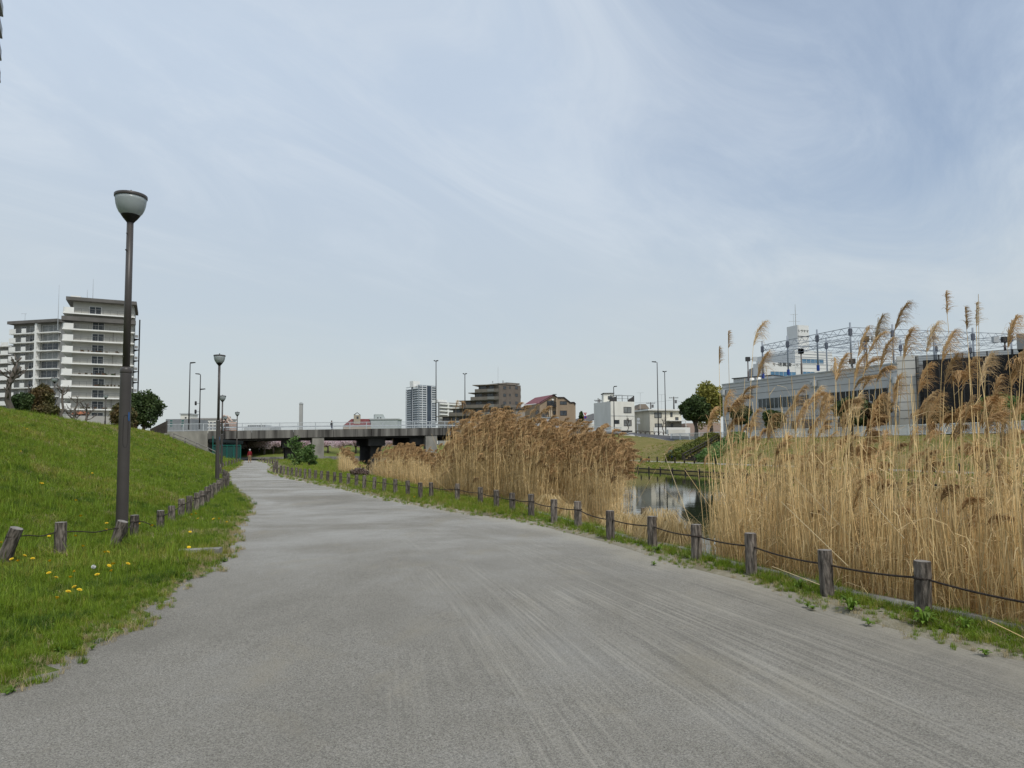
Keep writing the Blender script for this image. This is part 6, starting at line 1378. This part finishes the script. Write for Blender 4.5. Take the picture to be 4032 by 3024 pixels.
flood(2947, 1510, 1416, 106, 1, 'floodlight on the left roof corner of the grey hall'); flood(3357, 1455, 1425, 86, -1, 'short floodlight on the grey hall roof beside the corner mast'); flood(3414, 1450, 1338, 85, 1, 'tall floodlight mast above the grey hall roof'); flood(3958, 1380, 1340, 79, -1, 'floodlight above the netted hall'); flood(3157, 1480, 1385, 95, 0, 'brown pole without side lamp above the grey hall roof')
# ---- white office block with the company name
M_OFF = mat('office_white', (.72, .73, .72), .8, (.66, .67, .66), .4, 4); M_OFS = mat('office_white_shaded', (.33, .34, .35), .8)  # left-facing sides: shade painted as a grey copy of the office white
fo = FR(XY(3142, 140), XY(3290, 143)); off_ = thing('office_block', 'white office block with blue windows and a sign tower behind the grey hall', 'building', fo.p(5, 0, 2.5)); zo = fo.z(3200, 1381)
b_ = MB(); fo.box(b_, 0, fo.L, 0, 12, 2.4, zo); b_.build('wall', M_OFF, off_)
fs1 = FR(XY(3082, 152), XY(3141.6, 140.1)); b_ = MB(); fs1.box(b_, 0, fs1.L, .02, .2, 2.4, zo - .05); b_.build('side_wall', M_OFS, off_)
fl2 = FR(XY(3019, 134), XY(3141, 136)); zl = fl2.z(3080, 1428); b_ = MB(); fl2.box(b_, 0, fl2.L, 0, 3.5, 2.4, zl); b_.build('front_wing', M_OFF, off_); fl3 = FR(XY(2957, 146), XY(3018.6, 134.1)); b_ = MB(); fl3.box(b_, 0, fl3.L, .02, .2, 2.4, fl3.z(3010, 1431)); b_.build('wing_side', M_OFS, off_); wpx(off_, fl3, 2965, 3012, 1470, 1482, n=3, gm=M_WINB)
wpx(off_, fo, 3167, 3252, 1414, 1430, n=5, gm=M_WINB, fm=M_FRW); wpx(off_, fo, 3169, 3215, 1464, 1474, n=3, gm=M_WINB, fm=M_FRW); wpx(off_, fl2, 3041, 3141, 1464, 1482, n=6, gm=M_WINB, fm=M_FRW)
for py in (1395, 1408, 1436, 1450): z = fo.z(3200, py); b_ = MB(); fo.box(b_, 0, fo.L, -.03, -.003, z - .03, z + .03); b_.build('panel_joint', mat('office_joint', (.36, .37, .37), .9), off_)
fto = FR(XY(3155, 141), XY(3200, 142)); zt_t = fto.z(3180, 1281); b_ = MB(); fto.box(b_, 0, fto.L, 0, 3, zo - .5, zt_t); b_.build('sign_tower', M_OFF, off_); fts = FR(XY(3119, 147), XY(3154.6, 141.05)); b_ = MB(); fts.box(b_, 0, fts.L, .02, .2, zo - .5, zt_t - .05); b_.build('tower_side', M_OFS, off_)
b_ = MB(); z = fto.z(3180, 1326); fto.box(b_, -.02, fto.L + .02, -.04, -.003, z, z + .12); b_.build('tower_band', M_FRAME, off_)
MB().tube([fts.p(fts.L * .3, 1, zt_t - .1), fts.p(fts.L * .3, 1, fts.z(3125, 1200))], [.12, .04], 6).build('mast', M_LG, off_)
an = MB(); a = fto.p(0, 1, zt_t); an.tube([a, a + Vector((0, 0, 2.4))], .035, 5); an.tube([a + Vector((-.6, 0, 2.3)), a + Vector((.9, 0, 2.35))], .03, 4); an.tube([a + Vector((-1.0, 0, .9)), a + Vector((1.3, 0, .85))], .035, 4); an.build('tv_antenna', M_LG, off_)
def text_part(s, fr, u, z, size, par, m, v=-.03, sx=1.0):
    cu = bpy.data.curves.new('lettering', 'FONT'); cu.body = s; cu.size = size; cu.extrude = .02
    ob = bpy.data.objects.new('tmp_text', cu); COL.objects.link(ob); dg = bpy.context.evaluated_depsgraph_get(); me = bpy.data.meshes.new_from_object(ob.evaluated_get(dg)); bpy.data.objects.remove(ob)
    me.materials.clear(); me.materials.append(m); o3 = fr.p(u, v, z)
    M_ = Matrix(((fr.u.x * sx, 0, -fr.v.x, o3.x), (fr.u.y * sx, 0, -fr.v.y, o3.y), (0, 1, 0, o3.z), (0, 0, 0, 1)))
    me.transform(M_); return link('lettering', me, par)
M_LET = mat('dark_lettering', (.06, .065, .07), .6); M_LETB = mat('blue_lettering', (.10, .13, .35), .6)
text_part('シラヤマ', fto, .06, fto.z(3180, 1308), .62, off_, M_LET, sx=(fto.L - .1) / (4 * .62)); text_part('シラヤマ', fts, fts.L * .34, fts.z(3140, 1318), .6, off_, M_LETB, sx=fts.L * .64 / (4 * .6))
MB().prism([fts.p(fts.L * .2 + .35 * math.cos(q), -.03, fts.z(3127, 1313) + .45 * math.sin(q)) for q in np.linspace(0, 6.283, 13)[:-1]], Vector((fts.v.x, fts.v.y, 0)) * .02).build('logo_disc', mat('pale_blue_logo', (.35, .52, .66), .6), off_)
text_part('サービススクール', fl2, fl2.at(3050), fl2.z(3080, 1421) - 1.0, .75, off_, M_LET); text_part('活募集', fl2, fl2.at(3070), fl2.z(3080, 1440), .8, off_, M_LET, sx=1.3)

# ---- white fences on the far bank
def fline(px):   # station s of the bank-top line seen at pixel column px
    k = (px - 2016) / F; return (k * T0.y - T0.x) / (DV.x - k * DV.y)
wf = thing('picket_fence', 'white steel picket fence along the far bank before the grey hall', 'fence', FB(10, 0, 2.5))
M_WF = mat('white_fence_paint', (.84, .86, .86), .5, (.76, .78, .79), 2)
def fbox(mb, s0, s1, o0, o1, z0, z1):
    c = [(s0, o0), (s1, o0), (s1, o1), (s0, o1)]; return mb.hexa([FB(a, b2, z0) for a, b2 in c], [FB(a, b2, z1) for a, b2 in c])
s0, s1 = fline(4250), fline(2935); n_ = int(abs(s1 - s0) / 2.0)
for i in range(n_):
    a = s0 + (s1 - s0) * i / n_; c = s0 + (s1 - s0) * (i + 1) / n_
    fbox(MB(), a - .05, a + .05, -.05, .05, 2.45, 3.68).build('post', M_WF, wf)
    m_ = MB(); fbox(m_, a + .051, c - .051, -.03, .03, 3.58, 3.65); fbox(m_, a + .051, c - .051, -.03, .03, 2.62, 2.68); m_.build('rails', M_WF, wf)
    m_ = MB(); q = a + .14
    while q < c - .08: fbox(m_, q - .022, q + .022, -.016, .016, 2.681, 3.579); q += .125
    m_.build('pickets', M_WF, wf)
wf2 = thing('mesh_fence', 'white-framed wire mesh fence at the road end of the far bank', 'fence', FB(40, 0, 2.5)); s0, s1 = fline(2930), fline(2641); n_ = 7
M_WIRE = mat('pale_wire', (.45, .50, .50), .5)
for i in range(n_ + 1):
    a = s0 + (s1 - s0) * i / n_; fbox(MB(), a - .08, a + .08, -.05, .05, 2.45, 3.62).build('post', M_WF, wf2)
    if i < n_:
        c = s0 + (s1 - s0) * (i + 1) / n_; m_ = MB(); fbox(m_, a + .081, c - .081, -.03, .03, 3.52, 3.6); fbox(m_, a + .081, c - .081, -.03, .03, 2.55, 2.6); m_.build('rails', M_WF, wf2); m_ = MB()
        for q in np.arange(a + .2, c - .05, .22): fbox(m_, q - .015, q + .015, -.01, .01, 2.601, 3.519)
        for z in np.arange(2.75, 3.5, .16): fbox(m_, a + .081, c - .081, -.009, .009, z - .012, z + .012)
        m_.build('wire_mesh', M_WIRE, wf2)

# ================================================================== trees
M_BARK = mat('bark', (.09, .075, .062), .9, (.15, .13, .11), 5, 6, .6, 20, stretch=(3, 3, .6))
def crown_mesh(blobs, n, leaf, m, seed, core=.5):
    r = np.random.default_rng(seed); tot = sum(b_[3] * b_[4] * b_[5] for b_ in blobs); P_ = []
    for (cx, cy, cz, rx_, ry_, rz2) in blobs:
        k = int(n * rx_ * ry_ * rz2 / tot); d = r.normal(size=(k, 3)); d /= np.linalg.norm(d, axis=1)[:, None]; q = r.random(k) ** (1 / 3.0); q = core + (1 - core) * q
        # lumpy radius
        lump = 1 + .16 * np.sin(d[:, 0] * 5 + seed) * np.sin(d[:, 1] * 5 + cx) + .12 * np.sin(d[:, 2] * 7 + cy)
        P_.append(np.stack([cx + rx_ * d[:, 0] * q * lump, cy + ry_ * d[:, 1] * q * lump, cz + rz2 * d[:, 2] * q * lump], 1))
    P_ = np.concatenate(P_); k = len(P_); a = r.normal(size=(k, 3)); a /= np.linalg.norm(a, axis=1)[:, None]; b2 = np.cross(a, r.normal(size=(k, 3))); b2 /= np.linalg.norm(b2, axis=1)[:, None]
    s = leaf * r.uniform(.6, 1.4, (k, 1)); v_ = np.stack([P_ - a * s, P_ + b2 * s * .55, P_ + a * s, P_ - b2 * s * .55], 1).reshape(-1, 3)
    me = bpy.data.meshes.new('crown'); me.from_pydata(v_.tolist(), [], np.arange(4 * k).reshape(-1, 4).tolist()); me.materials.append(m); return me
def tree(name, label, base, H, blobs, n, leaf, m, trunk_r, seed, cat='tree', th=None, group=None, core=.5):
    o = thing(name, label, cat, base, group); r = random.Random(seed); tb = MB(); th = th or H * .55
    tb.tube([(0, 0, -.3), (.02 * H, 0, th * .5), (0, .01 * H, th)], [trunk_r * 1.2, trunk_r, trunk_r * .7], 8)
    for (cx, cy, cz, rx_, ry_, rz2) in blobs[:6]: tb.tube([(0, 0, th * .7), (cx * .5, cy * .5, (cz + th) * .5), (cx, cy, cz + rz2 * .3)], [trunk_r * .55, trunk_r * .35, trunk_r * .12], 5)
    tb.build('trunk', M_BARK, o, True, world=False); c = bpy.data.objects.new('crown', crown_mesh(blobs, n, leaf, m, seed, core)); COL.objects.link(c); c.parent = o; return o
LD = leafmat('evergreen_dark', (.04, .068, .022), (.075, .11, .032), .6, .5, .2); LBR = leafmat('bronze_leaf', (.13, .09, .035), (.075, .09, .028), .5, .45, .15); LYG = leafmat('yellow_green_leaf', (.31, .275, .055), (.20, .21, .045), .5, .4, .3); LGR = leafmat('fresh_leaf', (.09, .16, .04), (.14, .22, .065), .6, .4, .25)
LCH = leafmat('cherry_blossom', (.74, .60, .63), (.84, .72, .75), .4, .2, .5); LRB = leafmat('red_brown_leaf', (.09, .045, .025), (.06, .06, .02), .6, .4, .15); LHG = leafmat('hedge_yellow_green', (.14, .14, .02), (.07, .10, .018), .5, .4, .2); LMG = leafmat('azalea_magenta', (.22, .012, .11), (.30, .02, .14), 2, .3, .1)
def tpx(name, label, x0, x1, y0, y1, d, m, n, leaf, seed, nb=7, zb=None, trunk=.2, cat='tree', group=None, th=None, core=.5, flat=1.0):
    """tree whose crown fills a given outline at distance d; zb: ground height"""
    c0, c1 = P(x0, y1, d), P(x1, y0, d); w_ = c1.x - c0.x; z0, z1 = c0.z, c1.z; zb = z0 - .3 if zb is None else zb; cx = (c0.x + c1.x) / 2; r = random.Random(seed); h = z1 - z0; bl = [(0, 0, (z0 + z1) / 2 - zb, w_ * .36, w_ * .36 * flat, h * .40)]
    for k in range(nb):
        a = 6.283 * k / nb + r.uniform(-.3, .3); q = r.uniform(.20, .27); zz_ = z0 - zb + h * r.uniform(.28, .76); s = r.uniform(.17, .25); bl.append((w_ * q * math.cos(a), w_ * q * math.sin(a) * flat, zz_, w_ * s, w_ * s * flat, h * s * 1.05))
    bl.append((w_ * r.uniform(-.08, .08), 0, z1 - zb - h * .2, w_ * .24, w_ * .24 * flat, h * .2))
    return tree(name, label, (cx, d, zb), z1 - zb, bl, n, leaf, m, trunk, seed, cat, th=th or max(.4, (z0 + h * .4) - zb), group=group, core=core)
tpx('evergreen_tree', 'round dark evergreen on the left bank crest beside the nearest lamp', 480, 650, 1536, 1700, 92, LD, 9000, .16, 1, 9, 3.6)
tpx('bronze_shrub', 'bronze-green shrub leaning left of the round evergreen on the crest', 425, 545, 1580, 1705, 86, LBR, 5000, .14, 2, 7, 3.6)
tpx('bronze_tree', 'bronze-brown leafy tree before the left apartment wing', 110, 220, 1512, 1660, 62, LBR, 6500, .11, 3, 8, 3.9); tpx('evergreen_shrub', 'dark green shrub behind the bare pollard at the left edge', 40, 130, 1545, 1630, 58, LD, 4500, .10, 4, 7, 3.9); tpx('bronze_shrub', 'low bronze shrub between the pollards on the crest', 120, 232, 1590, 1665, 60, LBR, 4500, .10, 5, 6, 3.9)
tpx('azalea', 'magenta azalea bush at the foot of the round evergreen', 510, 538, 1668, 1696, 88, LMG, 1500, .09, 6, 5, 3.6, .04, 'shrub')
tpx('round_tree', 'round dark evergreen between the cream house and the grey hall', 2668, 2806, 1556, 1668, 112, LD, 9000, .2, 7, 9, 2.5, .3, th=3.0); tpx('camphor_tree', 'yellow-green broad tree behind the round dark one', 2722, 2868, 1498, 1690, 122, LYG, 7500, .22, 18, 14, 2.5, .3, th=4, core=.15)
for i, (x0, x1, y0, y1, d, m, lb) in enumerate(((2870, 2962, 1594, 1682, 99, LD, 'small dark clipped tree behind the fence, first before the grey hall'), (2995, 3095, 1615, 1695, 93, LD, 'second clipped tree before the grey hall, under the long window'), (3285, 3415, 1563, 1684, 80, LD, 'largest dark clipped tree before the grey hall'), (3425, 3516, 1558, 1680, 78, LRB, 'reddish-brown clipped tree at the right end of the grey hall'), (3640, 3760, 1590, 1690, 72, LBR, 'bushy tree before the netted hall, left one'), (3850, 4060, 1548, 1690, 69, LGR, 'wide green tree before the netted hall at the right edge'), (3375, 3450, 1575, 1690, 82, LRB, 'reddish shrub between two clipped trees'))):
    tpx('clipped_tree', lb, x0, x1, y0, y1, d, m, 5500, .15, 20 + i, 7, 2.5, .12, group='trees before the hall')
def shrub(label, px, yb, d, pts, n, leaf, seed):
    b_ = P(px, yb, d); bl = [(P(x, y, d).x - b_.x, random.Random(seed + k).uniform(-.6, .6), P(x, y, d).z - b_.z, r_, r_, r_ * .8) for k, (x, y, r_) in enumerate(pts)]
    tree('leafy_shrub', label, b_, 2.5, bl, n, leaf, LGR, .05, seed, 'shrub', th=.6, group='green shrubs by the bridge', core=.1)
shrub('fresh green shrub with loose sprigs before the left bridge pier', 1175, 1834, 66, [(1150, 1742, .42), (1160, 1728, .32), (1168, 1720, .22), (1142, 1752, .30), (1172, 1752, .45), (1190, 1748, .30), (1160, 1770, .5), (1180, 1785, .55), (1200, 1778, .4), (1150, 1800, .35), (1190, 1805, .5), (1170, 1818, .45)], 1000, .12, 40)
shrub('darker green shrub low beside the far reed clump', 1215, 1842, 64, [(1212, 1765, .35), (1225, 1758, .30), (1222, 1780, .45), (1232, 1800, .40), (1215, 1805, .45), (1226, 1825, .42), (1205, 1792, .3)], 1000, .13, 41)
tpx('conifer', 'small grey-green conifer above the reeds near the road sign', 2278, 2300, 1618, 1668, 140, LD, 900, .2, 42, 4, 2.5, .12)
LBRM = leafmat('bare_bramble', (.12, .085, .07), (.18, .13, .11), 3, .3, 0); tpx('bramble', 'leafless brown bramble between the two far reed beds', 1372, 1462, 1838, 1888, 40, LBRM, 1500, .06, 43, 9, None, .03, 'shrub', core=.1)
# cherry trees on the far shore, seen under the bridge
for i, (px, d, w_) in enumerate(((850, 178, 90), (920, 174, 110), (985, 172, 110), (1040, 176, 100), (1075, 173, 100), (1115, 172, 95), (1160, 178, 90), (1215, 180, 90), (1290, 184, 95), (1345, 182, 95), (1400, 186, 100), (1435, 183, 90), (1500, 190, 100), (1560, 190, 100))):
    b_ = P(px, 1786, d); d = ysh(b_.x) + 9 + (i % 3) * 2.5; b_ = P(px, 1786, d); z = float(np.interp(d - ysh(b_.x), [.6, 5, 13, 24, 40], [-.35, 0, .35, 1.9, 2.2])); W = w_ * d / F * .8; r = random.Random(i); bl = [(r.uniform(-.4, .4) * W, r.uniform(-.2, .2) * W, 2.5 + r.uniform(-.6, 1.3), W * .30, W * .30, .75) for _ in range(9)]
    tree('cherry_tree', 'pale pink cherry tree on the far shore, ' + ordinal(i) + ' from the left', (b_.x, d, z), 4.5, bl, 2600, .16, LCH, .22, 60 + i, th=1.8, group='cherry trees in blossom', core=.2)
def bare_tree(name, label, base, H, seed, levels=3, r0=.14, knob=True, spread=.9):
    o = thing(name, label, 'tree', base); r = random.Random(seed); mb = MB()
    tr_ = [Vector((0, 0, -.3))]
    for k in range(1, 7): tr_.append(Vector((r.gauss(0, .03) * H, r.gauss(0, .03) * H, H * k / 6 * .85)))
    mb.tube(tr_, [r0 * (1.25 - .12 * k) for k in range(7)], 8); mb.build('trunk', M_BARK, o, True, world=False)
    def br(mb, p, d, l, rad, lev):
        e = p + d * l * .5 + Vector((r.gauss(0, .08) * l, r.gauss(0, .08) * l, .05 * l)); g = e + (d + Vector((0, 0, .5))).normalized() * l * .5; mb.tube([p, e, g], [rad, rad * .75, rad * (.9 if knob and lev == 0 else .5)], 5)
        if lev > 0:
            for _ in range(3): nd = (d + Vector((r.gauss(0, .6), r.gauss(0, .6), r.uniform(.0, .8)))).normalized(); br(mb, p.lerp(g, r.uniform(.5, 1)), nd, l * r.uniform(.45, .7), rad * .55, lev - 1)
    for k in range(11):
        q = r.uniform(.3, 1); i_ = min(5, int(q * 6)); p = tr_[i_].lerp(tr_[i_ + 1], q * 6 - i_); a = r.uniform(0, 6.283); bm = MB(); br(bm, p, Vector((math.cos(a) * spread, math.sin(a) * spread, r.uniform(.1, .8))).normalized(), H * r.uniform(.14, .26) * (1.25 - q * .5), r0 * .42, levels - 1); bm.build('branch', M_BARK, o, True, world=False)
    return o
for i, (px, yt, d, lb) in enumerate(((35, 1395, 50, 'large bare pollarded tree at the left edge of the crest'), (115, 1520, 62, 'bare pollard in front of the bronze tree'), (186, 1520, 68, 'bare pollard just left of the park lamp pole'), (246, 1500, 75, 'bare pollard before the white balcony corners'), (293, 1550, 82, 'bare pollard before the orange play hut'), (340, 1568, 86, 'slender bare pollard before the apartment balconies'))):
    b_ = P(px, 1650, d); bare_tree('pollard_tree', lb, (b_.x, d, 3.85), Z(px, yt, d) - 3.85, 100 + i, 2, .20 if i == 0 else .15)
for i, (px, yt, yb, d, lb) in enumerate(((2473, 1632, 1705, 127, 'bare young tree before the white house'), (2612, 1645, 1706, 126, 'bare young tree before the cream house'))): b_ = P(px, yb, d); bare_tree('bare_tree', lb, b_, Z(px, yt, d) - b_.z, 120 + i, 3, .07, False, .7)
# stairs with hedges on the far slope
stc = [(2700, 1815), (2870, 1722)]; sa = Vector(G(2712, 1817, fbz(-19))); sO = (Vector((sa.x, sa.y)) - T0); ss = sO.dot(DV)
ds_ = (fline(2872) - ss) / 15
stair = thing('log_stairs', 'dark timber steps climbing the far bank between two hedges', 'stairs', FB(ss, -18.6, fbz(-18.6)))
for k in range(15):
    o_ = -18.6 + k * 1.2; a, c = ss - 1.1 + k * ds_, ss + 1.1 + k * ds_; m_ = MB(); fbox(m_, a, c, o_, o_ + .3, fbz(o_) - .1, fbz(o_) + .22); m_.build('step', M_DARKW, stair)
for sd in (-1.5, 1.5):
    for k in range(6):
        o_ = -18.6 + k * 3.2; s = ss + sd + k * ds_ * 3.2 / 1.2; MB().tube([FB(s, o_, fbz(o_) - .1), FB(s, o_, fbz(o_) + .85)], .08, 6).build('rail_post', M_DARKW, stair)
        if k < 5:
            for hh in (.4, .75): MB().tube([FB(s, o_, fbz(o_) + hh), FB(s + ds_ * 3.2 / 1.2, o_ + 3.2, fbz(o_ + 3.2) + hh)], .06, 5).build('rail', M_DARKW, stair)
for sd, lb in ((3.1, 'clipped yellow-green hedge climbing the far bank left of the steps'), (-3.1, 'clipped green hedge climbing the far bank right of the steps')):
    bl = []
    for k in range(14): o_ = -18.6 + k * 1.35; p_ = FB(ss + sd + k * ds_ * 1.35 / 1.2, o_, fbz(o_) + .45) - FB(ss + sd, -18.6, 0); bl.append((p_.x, p_.y, p_.z, 1.15, 1.0, .62))
    h_ = bpy.data.objects.new('hedge', crown_mesh(bl, 9000, .13, LHG if sd > 0 else LGR, 77, .55)); COL.objects.link(h_); h_.location = FB(ss + sd, -18.6, 0); tag(h_, lb, 'hedge')
